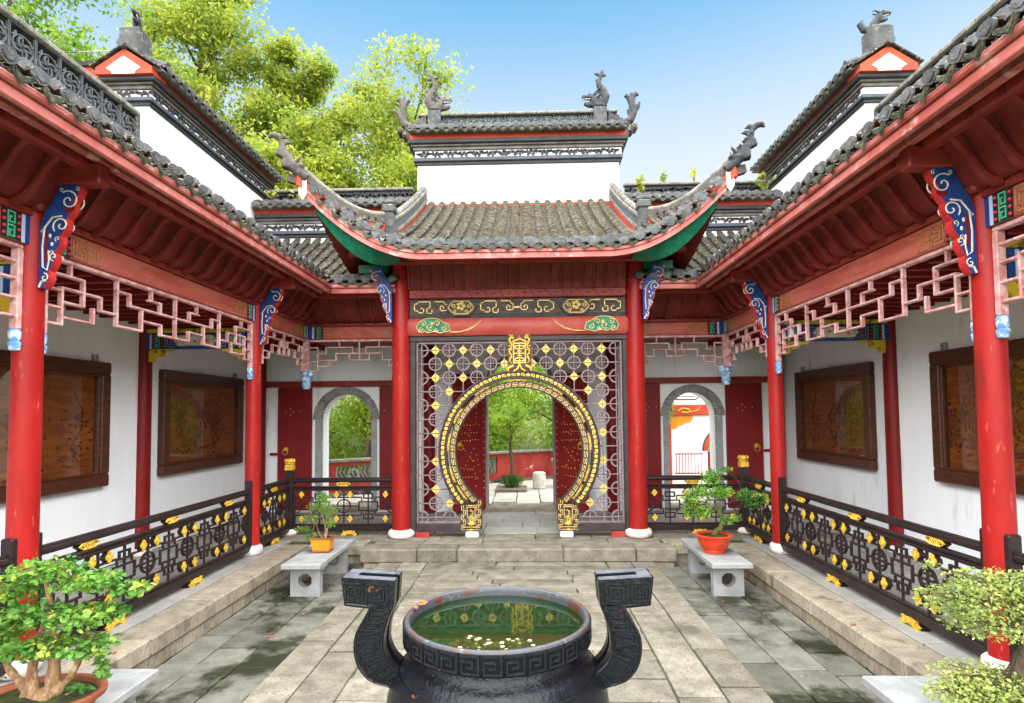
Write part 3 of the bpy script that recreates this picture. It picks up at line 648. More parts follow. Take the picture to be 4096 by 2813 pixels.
# ================================================================== SIDE GALLERIES
def sboard(b, d0, z0, d1, z1, y0, y1, X, thick=.02, n=10, skew=0.):
    """S-curved board; skew pushes its far edge towards the court so that neighbours lap like shingles"""
    pr = []
    for i in range(n+1):
        t = i/n; st = t*t*(3-2*t); st = st*st*(3-2*st)*.6+st*.4; pr.append((d0+(d1-d0)*t, z0+(z1-z0)*st))
    pr = pr+[(d, z+thick) for d, z in pr[::-1]]
    q = MB().prism(pr, y0, y1); k = len(q.v)//2; sg = 1 if d1 > d0 else -1; mid = z0+(z1-z0)*.5
    def off(v, e):
        w = skew*e*(1-abs((v[1]-mid)/(abs(z1-z0)*.5+.03))**2*.55); return (v[0]+sg*w, v[1]-w*.6, v[2])
    q.v = [off(v, 1. if v[2] == max(y0, y1) else 0.) for v in q.v]
    b.add(q.v, q.f, X)
def meander(b, w, h, Fm, th=.006, dep=.006):
    """square spiral pair in a w x h field"""
    t = w*.1
    for k in range(2):
        o = k*h/2; H = h/2
        for (x0, x1, z0, z1) in ((.08, .92, .86, .97), (.82, .92, .1, .86), (.3, .82, .1, .2), (.3, .4, .2, .62), (.4, .62, .52, .62), (.08, .18, .0, .86)):
            b.box(x0*w, x1*w, o+z0*H, o+z1*H, 0, dep, Fm)
def beam_end(parent, Fm, w, h, flip=False):
    """painted beam end: blue and white stripes, red dots, green meander, gold key lines; w runs inwards"""
    X = Fm if not flip else Fm @ Matrix(((-1, 0, 0, 0), (0, 1, 0, 0), (0, 0, 1, 0), (0, 0, 0, 1)))
    def bx(n, m, x0, x1, z0=0., z1=1., d=.004):
        b = MB(); b.box(min(x0, x1), max(x0, x1), z0*h, z1*h, 0, d, Fm) if not flip else b.box(min(-x0, -x1), max(-x0, -x1), z0*h, z1*h, 0, d, Fm)
        return b.build(n, m, parent)
    bx('blue_stripe', 'blue', 0, .055); bx('white_stripe', 'lblue', .055, .085, d=.005); bx('black_field', 'black', .085, .125)
    bx('green_field', 'dgreen', .125, .205); bx('black_field', 'black', .205, .245)
    b = MB(); meander(b, .07, h*.94, (Fm if not flip else Fm @ T(-.335, 0, 0)) @ T(.13, h*.03, .004)); b.build('meander', 'lgreen', parent)
    for x in (.105, .225):
        for k in range(4): MB().ball(((x if not flip else -x), h*(.14+.24*k), .004), (.014, .014, .012), Fm, 8, 5).build('dot', 'dot', parent, True)
    b = MB(); sg = -1 if flip else 1
    def ln(x0, z0, x1, z1):
        q = .004; xa, xb = sorted((sg*x0, sg*x1)); za, zb = sorted((z0, z1)); b.box(xa-q, xb+q, (za*h)-q, (zb*h)+q, 0, .005, Fm)
    for r in ((.27, .12, .40, .12), (.27, .88, .40, .88), (.27, .12, .27, .88), (.40, .12, .40, .4), (.40, .6, .40, .88), (.30, .28, .37, .28), (.30, .72, .37, .72), (.30, .28, .30, .72), (.37, .42, .37, .58), (.34, .42, .37, .42),
              (.34, .58, .37, .58), (.43, .2, .43, .8), (.40, .4, .47, .4), (.40, .6, .47, .6), (.47, .1, .56, .1), (.47, .9, .56, .9), (.5, .3, .5, .7), (.53, .3, .53, .7), (.56, .1, .56, .24), (.56, .76, .56, .9)): ln(*r)
    b.build('key_lines', 'yellowline', parent)
M['yellowline'] = mat('dull_gold_line', (.38, .24, .07), (.3, .17, .05), .5, 20)
def spiral(c, r0, r1, a0, turns, n=18, z=0.):
    return [(c[0]+(r0+(r1-r0)*i/n)*math.cos(a0+turns*2*PI*i/n), c[1]+(r0+(r1-r0)*i/n)*math.sin(a0+turns*2*PI*i/n), z) for i in range(n+1)]
def make_bracket(parent, Fm, W=.30, H=.80, flip=1):
    """carved blue strut: inner edge at a=0, swells outwards and up; Fm: a outwards, b up, c normal"""
    n = 30; out = []
    for i in range(n+1):
        t = i/n; base = W*(.10+.78*t**1.15) if t < .78 else W*(.10+.78*.78**1.15+(t-.78)*.9)
        out.append((base+.02*abs(math.sin(t*PI*6)), t*H))
    poly = out+[(W*.42, H), (W*.30, H*.86), (W*.12, H*.74), (0, H*.62), (0, 0)]
    body = MB().prism(poly, -.035, .035, Fm).build('bracket', 'blue', parent)
    edge = []
    for sgn in (1,):
        b = MB()
        for i in range(n):
            (x0, z0), (x1, z1) = out[i], out[i+1]; b.add([(x0, z0, -.03), (x1, z1, -.03), (x1, z1, .03), (x0, z0, .03), (x0+.012, z0, -.03), (x1+.012, z1, -.03), (x1+.012, z1, .03), (x0+.012, z0, .03)],
                [(0, 1, 2, 3), (4, 7, 6, 5), (0, 3, 7, 4), (1, 5, 6, 2), (0, 4, 5, 1), (3, 2, 6, 7)], Fm)
        b.build('red_edge', 'dot2', body)
    b = MB(); r = MB()
    for side in (-.037, .037):
        zt = side
        b.tube(spiral((W*.66, H*.84), .008, W*.24, 0, 1.35, 20, zt), .006, 5, Fm); b.tube(spiral((W*.5, H*.6), .008, W*.2, 2, 1.3, 18, zt), .006, 5, Fm)
        b.tube([(W*.10, H*.2, zt), (W*.08, H*.4, zt), (W*.12, H*.58, zt), (W*.3, H*.68, zt), (W*.52, H*.69, zt)], .007, 5, Fm)
        b.tube([(W*.10, H*.2, zt), (W*.2, H*.17, zt), (W*.24, H*.26, zt), (W*.22, H*.36, zt)], .006, 5, Fm)
        b.tube(spiral((W*.14, H*.1), .004, W*.1, 1, 1.1, 12, zt), .005, 5, Fm); b.tube(spiral((W*.34, H*.3), .004, W*.1, 4, 1.1, 12, zt), .005, 5, Fm)
        b.tube([(W*.02, .005, zt), (W*.08, H*.06, zt), (W*.18, H*.07, zt)], .008, 5, Fm)
        for q, (x, z) in enumerate(((.25, .5), (.3, .42))): b.ball((x*W, z*H, zt), (.012, .018, .006), Fm, 7, 4)
        for cx_, cz_, rr_ in ((.5, .95, .04), (.86, .95, .04), (.42, .47, .05), (.3, .34, .04), (.06, .55, .03)): b.tube(spiral((W*cx_, H*cz_), .003, W*rr_*1.4, cx_*9, 1.1, 9, zt), .0035, 4, Fm)
        k = 1 if side > 0 else -1
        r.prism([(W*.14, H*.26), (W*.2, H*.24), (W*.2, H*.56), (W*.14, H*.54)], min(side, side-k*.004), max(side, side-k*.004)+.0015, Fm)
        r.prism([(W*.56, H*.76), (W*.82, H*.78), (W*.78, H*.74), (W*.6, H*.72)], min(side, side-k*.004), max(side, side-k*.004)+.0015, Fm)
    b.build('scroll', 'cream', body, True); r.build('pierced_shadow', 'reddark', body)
    return body
M['dot2'] = mat('bracket_red', (.5, .03, .03), (.38, .02, .02), .4, 10)
def scolumn(parent, x, y, r, h, m='red'):
    c = MB().lathe([(r*1.0, .1), (r*1.01, .5), (r*.99, 1.5), (r*.94, h)], 28, T(x, y, 0)).build('column', m, parent, 60)
    MB().lathe([(r*1.16, 0), (r*1.38, .02), (r*1.46, .06), (r*1.36, .105), (r*1.1, .128), (r*.9, .13)], 24, T(x, y, 0)).build('stone_base', 'stonew', c, 60)
    return c
def gprof(t): return .5*t+.075*t*t
CY = (-1.02, -4.55); CORN = -.12
GAL = {}
for s, nm in ((-1, 'left'), (1, 'right')):
    G = thing('covered_gallery', 'covered gallery with red columns, curved soffit ribs and grey tiled eave along the %s' % nm, 'gallery', (XX(s, COLD), -4, 0)); GAL[s] = G
    u = (0, 1, 0) if s < 0 else (0, -1, 0)
    def FS(d, y, z=0.): return FR((XX(s, d), y, z), u)           # face at distance d
    MX = Matrix(((s, 0, 0, SX), (0, 0, 1, 0), (0, 1, 0, 0), (0, 0, 0, 1))) # (d, z, y) -> world
    for y in CY: scolumn(G, XX(s, COLD), y, .098, 3.62)
    for y in (-1.0, -4.55):
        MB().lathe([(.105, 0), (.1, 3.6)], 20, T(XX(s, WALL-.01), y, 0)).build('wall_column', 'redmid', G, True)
        MB().lathe([(.14, 0), (.145, .05), (.12, .09)], 16, T(XX(s, WALL-.01), y, 0)).build('wall_column_base', 'stonew', G, True)
    bays = [(-8.1, CY[1]), (CY[1], CY[0]), (CY[0], .85)]
    for (y0, y1) in bays:
        ya, yb = y0+.06, y1-.06
        x0, x1 = sorted((XX(s, COLD-.05), XX(s, COLD+.05)))
        bm = MB().cbox(x0, x1, ya, yb, 3.155, 3.37, .012).build('lattice_beam', 'beamlt', G)
        x0, x1 = sorted((XX(s, COLD-.075), XX(s, COLD+.06))); MB().cbox(x0, x1, ya, yb, 3.372, 3.43, .012).build('carved_band', 'redbeam', G)
        b = MB(); L = yb-ya; n = int(L/.13)
        for i in range(n):
            Fm = FS(COLD-.075, ya+(i+.5)*.13, 3.40); b.tube(spiral((0, 0), .004, .022, i, 1.1, 8, .001), .004, 4, Fm); b.box(.045, .052, -.02, .02, 0, .004, Fm @ R(.5, 'Z'))
        b.build('band_scrolls', 'redbeam', bm)
        F0 = FS(COLD-.052, ya if s < 0 else yb, 3.158); F1 = FS(COLD-.052, yb if s < 0 else ya, 3.158)
        beam_end(bm, F0, 1, .208); beam_end(bm, F1, 1, .208, True)
        # inner transverse ceiling boards, seen through the lattice
        n = round((y1-y0)/.252); w = (y1-y0)/n
        for i in range(n):
            b = MB(); sboard(b, COLD-.05, 3.432, 3.12, 3.80, y0+i*w+.004, y0+(i+1)*w+.012, MX, .02, 10, 0.); b.build('soffit_board', 'soffit', G, 40)
            b = MB(); sboard(b, COLD-.08, 3.395, 3.06, 3.745, y0+(i+1)*w-.02, y0+(i+1)*w+.026, MX, .05, 10); b.build('curved_rib', 'soffit', G, 40)
    for y in CY:
        x0, x1 = sorted((XX(s, 2.98), XX(s, 3.50))); MB().cbox(x0, x1, y-.06, y+.06, 3.62, 3.78, .012).build('purlin_arm', 'redbeam', G)
        x0, x1 = sorted((XX(s, 3.40), XX(s, 3.66))); MB().cbox(x0, x1, y-.09, y+.09, 3.42, 3.62, .02).build('corbel', 'redbeam', G)
        Fb = FR((XX(s, COLD-.095), y, 2.84), (-s, 0, 0))
        make_bracket(G, Fb, .33, .785)
    ye = .6
    for nm2, d0, d1, z0, z1, m, c in (('purlin', 3.07, 3.17, 3.73, 3.86, 'redbeam', .02), ('eave_beam', EAVE+.17, EAVE+.235, 3.78, 3.88, 'fascia', .012)):
        x0, x1 = sorted((XX(s, d0), XX(s, d1))); MB().cbox(x0, x1, -8.6, CORN+(d0-EAVE), z0, z1, c).build(nm2, m, G)
    x0, x1 = sorted((XX(s, EAVE-.01), XX(s, EAVE+.035))); MB().cbox(x0, x1, -8.6, CORN, 3.735, 3.81, .008).build('fascia_board', 'fascia', G)
    x0, x1 = sorted((XX(s, EAVE-.04), XX(s, EAVE+.03))); MB().cbox(x0, x1, -8.6, CORN-.02, 3.812, 3.865, .012).build('fascia_board', 'fascia', G)
    # tile undersides between the boards: a row of curved plates
    for i in range(37):
        y = CORN-.12-i*.215; b = MB()
        b.grid(lambda p, q: (XX(s, EAVE+.03+.42*q), y-.1+.2*p, 3.845+.21*q+.045*(2*p-1)**2-.03), 6, 2); b.build('tile_underside', 'tile', G, True)
    MB().prism([(EAVE, 3.87)]+[(EAVE+t, 3.88+gprof(t)) for t in (0, .4, .8, 1.2, 1.6, 2.0, 2.38)]+[(5.08, 5.38), (4.4, 4.75), (3.6, 4.2), (EAVE+.35, 4.0)], -8.7, CORN, MX).build('roof_deck', 'soffit', G)
    # inner ceiling under the roof
    MB().box(*sorted((XX(s, 3.6), XX(s, WALL))), -8.6, 2.2, 3.17, 3.2).build('ceiling', 'reddark', G)
    for k in range(34):
        y = -6.4+k*.255; x0, x1 = sorted((XX(s, 3.62), XX(s, WALL))); MB().cbox(x0, x1, y-.025, y+.025, 3.11, 3.169, .006).build('rafter', 'reddark', G)
    e0 = (XX(s, EAVE-.02), -8.55, 3.885)
    tile_field(G, e0, (0, 1, 0), (s, 0, 0), lambda t, a: gprof(t), 2.3, .215, 44, .06, 0, lambda p: p.y < CORN+(abs(p.x-SX)-EAVE)*1.0+.05)
    eave_ends(G, [((XX(s, EAVE-.05), -8.55+(i+.5)*.215, 3.895), u) for i in range(37)], u) if s < 0 else eave_ends(G, [((XX(s, EAVE-.05), -8.55+(i+.5)*.215, 3.895), u) for i in range(36, -1, -1)], u)
    # openwork ridge against the wall, up to the gable wall
    yn = -1.3 if s < 0 else -.95; Fr = FR((XX(s, WALL-.06), -8.6, 0), (0, 1, 0)) if s < 0 else FR((XX(s, WALL-.06), yn, 0), (0, -1, 0)); L = yn+8.6
    MB().cbox(0, L, 5.42, 5.54, -.2, .03, .015, Fr).build('ridge_foot', 'cap', G); MB().cbox(0, L+.02, 5.95, 6.03, -.16, .03, .02, Fr).build('ridge_cap', 'cap', G)
    MB().box(0, L, 5.0, 5.42, -.3, 0, Fr).build('ridge_wall', 'white', G)
    n = round(L/.32)
    for i in range(n):
        if (i > n-18 and s < 0) or (i < 18 and s > 0): b = MB(); openwork(b, L/n*.98, .41, Fr @ T(i*L/n, 5.54, 0)); b.build('pierced_tile', 'open', G)
    MB().box(0, L, 5.54, 5.95, -.15, -.12, Fr).build('ridge_back', 'charcoal', G)
    x = L if s < 0 else 0; MB().cbox(x-.03, x+.05, 5.42, 6.03, -.15, .02, .02, Fr).build('ridge_end', 'ridge', G)
    # ---------------- gallery wing beside the gate
    Fg = thing('gallery_wing', 'short gallery wing linking the gate pavilion to the %s gallery' % nm, 'gallery', (XX(s, 2.8), .85, 0))
    def FX(y, d0, d1): 
        return FR((min(XX(s, d0), XX(s, d1)), y, 0), (1, 0, 0))
    xa, xb = sorted((XX(s, COLD-.06), s*1.72)); L = xb-xa
    bm = MB().cbox(xa, xb, .8, .9, 3.155, 3.37, .012).build('lattice_beam', 'beamlt', Fg)
    MB().cbox(xa, xb, .775, .91, 3.372, 3.43, .012).build('carved_band', 'redbeam', Fg)
    beam_end(bm, FR((xa, .798, 3.158), (1, 0, 0)), 1, .208); beam_end(bm, FR((xb, .798, 3.158), (1, 0, 0)), 1, .208, True)
    n = round(L/.24); w = L/n
    MY = Matrix(((0, 0, 1, 0), (1, 0, 0, 0), (0, 1, 0, 0), (0, 0, 0, 1)))    # (y, z, x)
    for i in range(n+1):
        if i < n: b = MB(); sboard(b, .8, 3.432, .22, 3.80, xa+i*w+.004, xa+(i+1)*w+.01, MY, .02, 10, 0.); b.build('soffit_board', 'soffit', Fg, 40)
        b = MB(); sboard(b, .79, 3.405, .2, 3.775, xa+i*w-.018, xa+i*w+.018, MY, .03); b.build('curved_rib', 'soffit', Fg, 40)
    x0, x1 = sorted((XX(s, 3.13), s*1.8))
    MB().cbox(x0, x1, .16, .26, 3.73, 3.86, .02).build('purlin', 'redbeam', Fg)
    x0, x1 = sorted((XX(s, EAVE-.01), s*1.86))
    MB().cbox(x0, x1, CORN-.01, CORN+.035, 3.735, 3.81, .008).build('fascia_board', 'fascia', Fg); MB().cbox(x0, x1, CORN-.04, CORN+.03, 3.812, 3.865, .012).build('fascia_board', 'fascia', Fg)
    x0, x1 = sorted((XX(s, 2.9), s*1.86)); MB().cbox(x0, x1, CORN+.165, CORN+.23, 3.78, 3.88, .012).build('eave_beam', 'fascia', Fg)
    x0, x1 = sorted((XX(s, WALL), s*1.7))
    MB().prism([(CORN, 3.87)]+[(CORN+t, 3.88+gprof(t)*.85) for t in (0, .5, 1., 1.5, 2., 2.5, 2.66)]+[(2.24, 5.1), (1.4, 4.4), (.6, 4.0), (CORN+.3, 3.93)], x0, x1, MY).build('roof_deck', 'soffit', Fg)
    e0 = (min(XX(s, 5.0), s*1.75), CORN-.02, 3.885); nr = round((5.0-1.75)/.205)
    tile_field(Fg, e0, (1, 0, 0), (0, 1, 0), lambda t, a: gprof(t)*.85, 2.6, .205, nr, .075, 60, lambda p: p.y > CORN+(abs(p.x-SX)-EAVE)*1.0-.05)
    pts = [((e0[0]+(i+.5)*.205, CORN-.05, 3.895), (1, 0, 0)) for i in range(nr)]; eave_ends(Fg, [q for q in pts if abs(q[0][0]-SX) < EAVE-.05], None)
    x0, x1 = sorted((XX(s, 3.55), s*1.6)); MB().box(x0, x1, .92, 2.24, 3.17, 3.2).build('ceiling', 'reddark', Fg)
    # hanging corner post with bulb
    hp = MB().cbox(-.045, .045, -.045, .045, 2.62, 3.4, .008, T(XX(s, COLD), .85, 0)).build('hanging_post', 'pink', Fg)
    for dx, dy in ((.07, 0), (-.07, 0), (0, -.07)):
        MB().lathe([(.02, 2.52), (.045, 2.54), (.05, 2.6), (.035, 2.63)], 10, T(XX(s, COLD)+dx, .85+dy, 0)).build('small_bulb', 'bulb', hp, True)
    MB().lathe([(.03, 2.31), (.055, 2.32), (.075, 2.4), (.065, 2.43), (.085, 2.45), (.095, 2.52), (.06, 2.54), (.05, 2.62)], 16, T(XX(s, COLD), .85, 0)).build('lotus_bulb', 'bulb', hp, True)
    # painted transverse tie beam between wall column and column
    for y in CY:
        x0, x1 = sorted((XX(s, COLD+.1), XX(s, WALL-.08)))
        tb = MB().cbox(x0, x1, y-.05, y+.05, 2.80, 3.02, .01).build('tie_beam', 'blue', G)
        MB().cbox(x0, x1, y-.055, y+.055, 3.022, 3.08, .01).build('yellow_moulding', 'yellow', tb)
        Ft = FR((x0, y-.052, 2.805), (1, 0, 0)); beam_end(tb, Ft, 1, .2); beam_end(tb, FR((x1, y-.052, 2.805), (1, 0, 0)), 1, .2, True)
        cx = (x0+x1)/2; MB().prism([(cx-.3, 2.91), (cx-.24, 2.84), (cx+.24, 2.84), (cx+.3, 2.91), (cx+.24, 2.98), (cx-.24, 2.98)], 0, .006, FR((0, y-.05, 0), (1, 0, 0))).build('white_cartouche', 'cream', tb)
        b = MB()
        for q in range(5): b.ball((cx-.16+.08*q, 2.90+.02*(q % 2), .007), (.022, .016, .006), FR((0, y-.05, 0), (1, 0, 0)), 7, 4)
        b.build('painted_flower', 'dot', tb)
        for xe, q in ((x0, 1), (x1, -1)):
            b = MB().prism([(xe, 2.80), (xe+q*.36, 2.80), (xe+q*.34, 2.765), (xe+q*.24, 2.755), (xe+q*.22, 2.71), (xe+q*.12, 2.69), (xe+q*.1, 2.64), (xe, 2.62)], -.02, .02, FR((0, y, 0), (1, 0, 0)))
            b.build('corner_brace', 'yellow', tb)
# ================================================================== GATE PAVILION
GP = thing('gate_pavilion', 'central red gate pavilion with upswept tiled eaves standing before the moon gate screen', 'pavilion', (0, 0, 0))
for x in (-1.8, 1.8): scolumn(GP, x, 0, .142, 4.2)
GF = FR((0, 0, 0), (1, 0, 0))
MB().cbox(-1.70, 1.70, 3.07, 3.34, -.1, .12, .05, GF).build('main_beam', 'beampink', GP, True)
for s in (-1, 1):                                     # cloud motif and tail on the beam
    ol = [(1.02, 3.14), (1.05, 3.24), (1.13, 3.27), (1.2, 3.32), (1.32, 3.335), (1.42, 3.32), (1.5, 3.27), (1.54, 3.19), (1.5, 3.125), (1.44, 3.11), (1.42, 3.14), (1.36, 3.11), (1.25, 3.13), (1.18, 3.10), (1.1, 3.12)]
    pl = [(s*x, z) for x, z in ol]
    cl = MB().prism(pl, .121, .127, GF).build('cloud_motif', 'green', GP)
    b = MB().tube([(x, z, .128) for x, z in pl+pl[:1]], .008, 5, GF)
    for cx, cz, r, a in ((1.12, 3.18, .05, 0), (1.22, 3.25, .05, 2), (1.33, 3.2, .06, 4), (1.43, 3.25, .05, 1), (1.46, 3.16, .04, 3), (1.24, 3.15, .035, 5)): b.tube(spiral((s*cx, cz), .006, r, a, 1.2, 14, .129), .008, 5, GF)
    b.ball((s*1.3, 3.25, .128), (.03, .03, .012), GF, 8, 4)
    b.build('gold_scroll', 'palegold', cl, True)
    b = MB()
    for k in range(3): b.tube([(s*(1.03-.02*k), 3.115+.004*k, .128), (s*(.9-.02*k), 3.11+.006*k, .128), (s*.72, 3.15+.012*k, .128), (s*.6, 3.225+.01*k, .128), (s*.545, 3.3, .128)], [.006, .006, .005, .004, .002], 5, GF)
    b.build('gold_tail', 'palegold', GP, True)
pn = MB().cbox(-1.66, 1.66, 3.345, 3.64, -.06, .05, .01, GF).build('carved_panel', 'charwood', GP)
MB().cbox(-1.66, 1.66, 3.342, 3.40, .051, .066, .006, GF).build('panel_rim', 'charcoal', pn)
def keyline(pts, b, z, Fm, w=.0075):
    for (x0, z0), (x1, z1) in zip(pts, pts[1:]):
        b.box(min(x0, x1)-w, max(x0, x1)+w, min(z0, z1)-w, max(z0, z1)+w, z, z+.012, Fm)
b = MB()
kA = [(0, .17), (0, .06), (.06, .06), (.06, .03), (.14, .03), (.14, .1), (.1, .1)]
kB = [(0, .17), (.05, .17), (.05, .2), (.24, .2), (.24, .1), (.19, .1), (.19, .02), (.27, .02), (.27, .07)]
kC = [(.32, .2), (.46, .2), (.46, .16), (.5, .16), (.5, .06), (.4, .06), (.4, .13), (.45, .13), (.45, .1)]
for s in (-1, 1):
    for off in (1.58, .56):
        for kk in (kA, kB, kC): b = MB(); keyline([(s*(off-x), 3.40+z) for x, z in kk], b, .05, GF); b.build('gold_key_line', 'palegold', pn)
b = MB(); keyline([(-.06, 3.5), (.06, 3.5)], b, .05, GF, .012); b.build('gold_key_line', 'palegold', pn)
for x in (-.86, .9):
    hx = [(-.2, 3.56), (-.24, 3.5), (-.18, 3.42), (-.12, 3.37), (.12, 3.37), (.18, 3.42), (.24, 3.5), (.2, 3.56), (.14, 3.62), (-.14, 3.62)]
    p2 = MB().prism([(x+a, z) for a, z in hx], .05, .1, GF).build('cartouche', 'charwood', pn)
    b = MB(); q = [(x+a*.82, 3.5+(z-3.5)*.78) for a, z in hx]; b.tube([(a, z, .101) for a, z in q+q[:1]], .009, 5, GF)
    for k in range(5): b.ball((x+.045*math.cos(k*1.256), 3.52+.045*math.sin(k*1.256), .102), (.032, .028, .014), GF, 8, 4)
    for k in (-1, 1): b.tube(spiral((x+k*.12, 3.52), .004, .04, 0, 1.2*k, 12, .102), .008, 5, GF); b.tube(spiral((x+k*.09, 3.43), .004, .03, 2, 1.2*k, 10, .102), .007, 5, GF)
    b.build('gold_flower', 'palegold', pn, True)
MB().cbox(-1.66, 1.66, 3.645, 3.78, -.08, .1, .015, GF).build('carved_band', 'redbeam', GP)
b = MB()
for i in range(14):
    x = -1.56+i*.24; b.tube(spiral((x, 3.715), .005, .035, i, 1.2, 10, .101), .005, 4, GF); b.tube([(x+.06, 3.76, .101), (x+.1, 3.74, .101), (x+.13, 3.69, .101), (x+.17, 3.67, .101)], .006, 4, GF)
b.build('band_scrolls', 'redbeam', GP)
# vertical soffit planks, leaning forward under the eave
n = 20
for i in range(n):
    x0 = -1.66+i*3.32/n; wv = 3.32/n
    X = GF @ T(0, 3.78, .1) @ R(.30, 'X')
    MB().cbox(x0+.03, x0+wv-.004, 0, .40, -.02, 0, .005, X).build('soffit_plank', 'soffit', GP); MB().cbox(x0-.014, x0+.028, 0, .41, -.01, .014, .008, X).build('soffit_batten', 'soffit', GP)
MB().cbox(-2.15, 2.15, 4.14, 4.26, .22, .34, .03, GF).build('eave_purlin', 'redbeam', GP)
MB().cbox(-2.02, 2.02, 4.08, 4.17, .40, .48, .02, GF).build('eave_purlin', 'redbeam', GP)
# curved eave
def eZ(x): k = max(0, abs(x)-1.25)/1.6; return .86*k*k
def eY(x): k = max(0, abs(x)-1.25)/1.6; return -1.06-.14*k*k
def sweep(parent, name, m, y0, y1, z0, z1, x0=-2.84, x1=2.84, n=56, zoff=None, smooth=50):
    b = MB(); v = []; f = []
    for i in range(n+1):
        x = x0+(x1-x0)*i/n; yy = eY(x); zz = eZ(x)
        for dy, dz in ((y0, z0), (y1, z0), (y1, z1), (y0, z1)): v.append((x, yy+dy, zz+dz))
    for i in range(n):
        for q in range(4): f.append((i*4+q, i*4+(q+1) % 4, i*4+4+(q+1) % 4, i*4+4+q))
    f += [(3, 2, 1, 0), tuple(range(n*4, n*4+4))]
    return b.add(v, f).build(name, m, parent, smooth)
sweep(GP, 'fascia_board', 'fascia', -.02, .025, 3.985, 4.06); sweep(GP, 'fascia_board', 'fascia', -.045, .02, 4.062, 4.105)
sweep(GP, 'eave_board', 'redbeam', .03, .45, 4.06, 4.085, -2.2, 2.2)
def rprof(t, x=0): return .46*t+.028*t*t
RW = 1.86
MB().grid(lambda p, q: (-RW+2*RW*p, -1.06+3.34*q, 4.09+eZ(-RW+2*RW*p)*(1-q)**2+rprof(3.34*q)), 20, 14).build('roof_deck', 'cove', GP, True)
for s in (-1, 1):                                     # corner skirt decks + side slope
    def cor(p, q, s=s):
        x = RW+(2.84-RW)*p; ye = eY(x); yi = -.42+(-1.18+.42)*p; zi = 4.56+(4.98-4.56)*p**1.6
        return (s*x, ye+(yi-ye)*q, 4.09+eZ(x)+(zi-4.09-eZ(x))*q)
    MB().grid(cor, 12, 4).build('corner_deck', 'cove', GP, True)
    def side(p, q, s=s):
        y = -1.15+3.35*p; k = max(0, .5-y)/1.6; xe = 2.62+.2*k*k*.9; ze = 4.12+.75*k*k; ze = min(ze, 4.93)
        xi = RW; zi = 4.62+.5*p+.3*max(0, p-.3)
        if p < .22: xi = RW+(2.84-RW)*(1-p/.22); zi = 4.60+.42*(1-p/.22)
        return (s*(xe+(xi-xe)*q), y, ze+(zi-ze)*q)
    MB().grid(side, 24, 6).build('side_deck', 'tile', GP, True)
    def sbot(p, q, s=s): x, y, z = side(p, q*.9); return (x, y, z-.06)
    MB().grid(sbot, 20, 3).build('side_soffit', 'soffit', GP, True)
    # ragged tile edge under the side eave
    b = MB()
    for i in range(17):
        x, y, z = side((i+.3)/17, 0); b.prism([(-.09, .05), (-.07, -.03), (-.02, -.05), (0, -.075), (.03, -.05), (.07, -.03), (.09, .05)], -.008, .008, FR((x, y, z), (0, s, 0)))
    b.build('side_eave_tiles', 'statuew', GP)
    # green corner board (flank of the corner beam)
    v = []; f = []; n = 14
    for i in range(n+1):
        t = i/n; x = 1.66+(2.80-1.66)*t; y = eY(x)+.06; zt = 4.06+eZ(x); hgt = .05+.34*math.sin(PI*min(1, .12+.88*(1-t)))*.8 if t < 1 else .03
        yb = y+.30*(1-t)+.05
        v += [(s*x, y, zt), (s*x, yb, zt-hgt*(1-.2*t)), (s*x, yb+.05, zt-hgt*(1-.2*t)), (s*x, y+.12, zt)]
    for i in range(n):
        for q in range(4): f.append((i*4+q, i*4+(q+1) % 4, i*4+4+(q+1) % 4, i*4+4+q))
    MB().add(v, f).build('green_corner_board', 'green', GP, True)
    MB().cbox(-.26, .2, -.05, .06, -.07, .07, .01, T(s*2.2, .0, 4.13) @ R(0, 'Z')).build('green_beam_end', 'green', GP)
    MB().lathe([(.055, 0), (.055, .5)], 14, T(s*2.32-(.25 if s > 0 else -.25), -.28, 4.30) @ R(s*PI/2, 'Y') @ T(0, 0, -.05)).build('round_purlin_end', 'redbeam', GP, True)
    # blue beast-head beam end
    b = MB(); hp = [(0, .06), (.2, .09), (.3, .065), (.36, .05), (.39, .03), (.33, .025), (.28, .01), (.3, -.02), (.36, -.04), (.34, -.06), (.24, -.055), (.1, -.05), (0, -.04)]
    X = FR((s*2.2, -.28, 4.40), (1, 0, 0)) if s > 0 else FR((s*2.2, -.28, 4.40), (1, 0, 0)) @ SC(-1, 1, 1)
    q = MB().prism(hp, -.04, .04, X); q.f = [tuple(reversed(t)) for t in q.f] if s < 0 else q.f
    hd = q.build('beast_head_beam', 'blue', GP)
    MB().ball((.27, .055, .04), (.014, .014, .008), X, 7, 4).build('beast_eye', 'cream', hd)
    MB().prism([(.28, .02), (.34, .018), (.35, -.03), (.3, -.012)], -.03, .03, X).build('beast_mouth', 'dot', hd)
    # bracket under the corner
    make_bracket(GP, FR((s*1.90, -.17, 3.26), (s, 0, 0)), .36, .84)
    # descending ridge against the roof edge: red base, panel, round cap, end pillar
    P0 = Vector((s*1.84, 2.2, 4.09+rprof(3.26))); P1 = Vector((s*1.88, -.34, 4.09+rprof(.7)))
    pts = [P0+(P1-P0)*(i/8)+Vector((0, 0, -.05*math.sin(PI*i/8))) for i in range(9)]
    def strip(name, m, z0, z1, w, pts=pts):
        v = []; f = []
        for p in pts: v += [(p.x-w, p.y, p.z+z0), (p.x+w, p.y, p.z+z0), (p.x+w, p.y, p.z+z1), (p.x-w, p.y, p.z+z1)]
        for i in range(len(pts)-1):
            for q in range(4): f.append((i*4+q, i*4+(q+1) % 4, i*4+4+(q+1) % 4, i*4+4+q))
        f += [(3, 2, 1, 0), tuple(range(len(v)-4, len(v)))]; b = MB().add(v, f)
        return b.build(name, m, GP, 40)
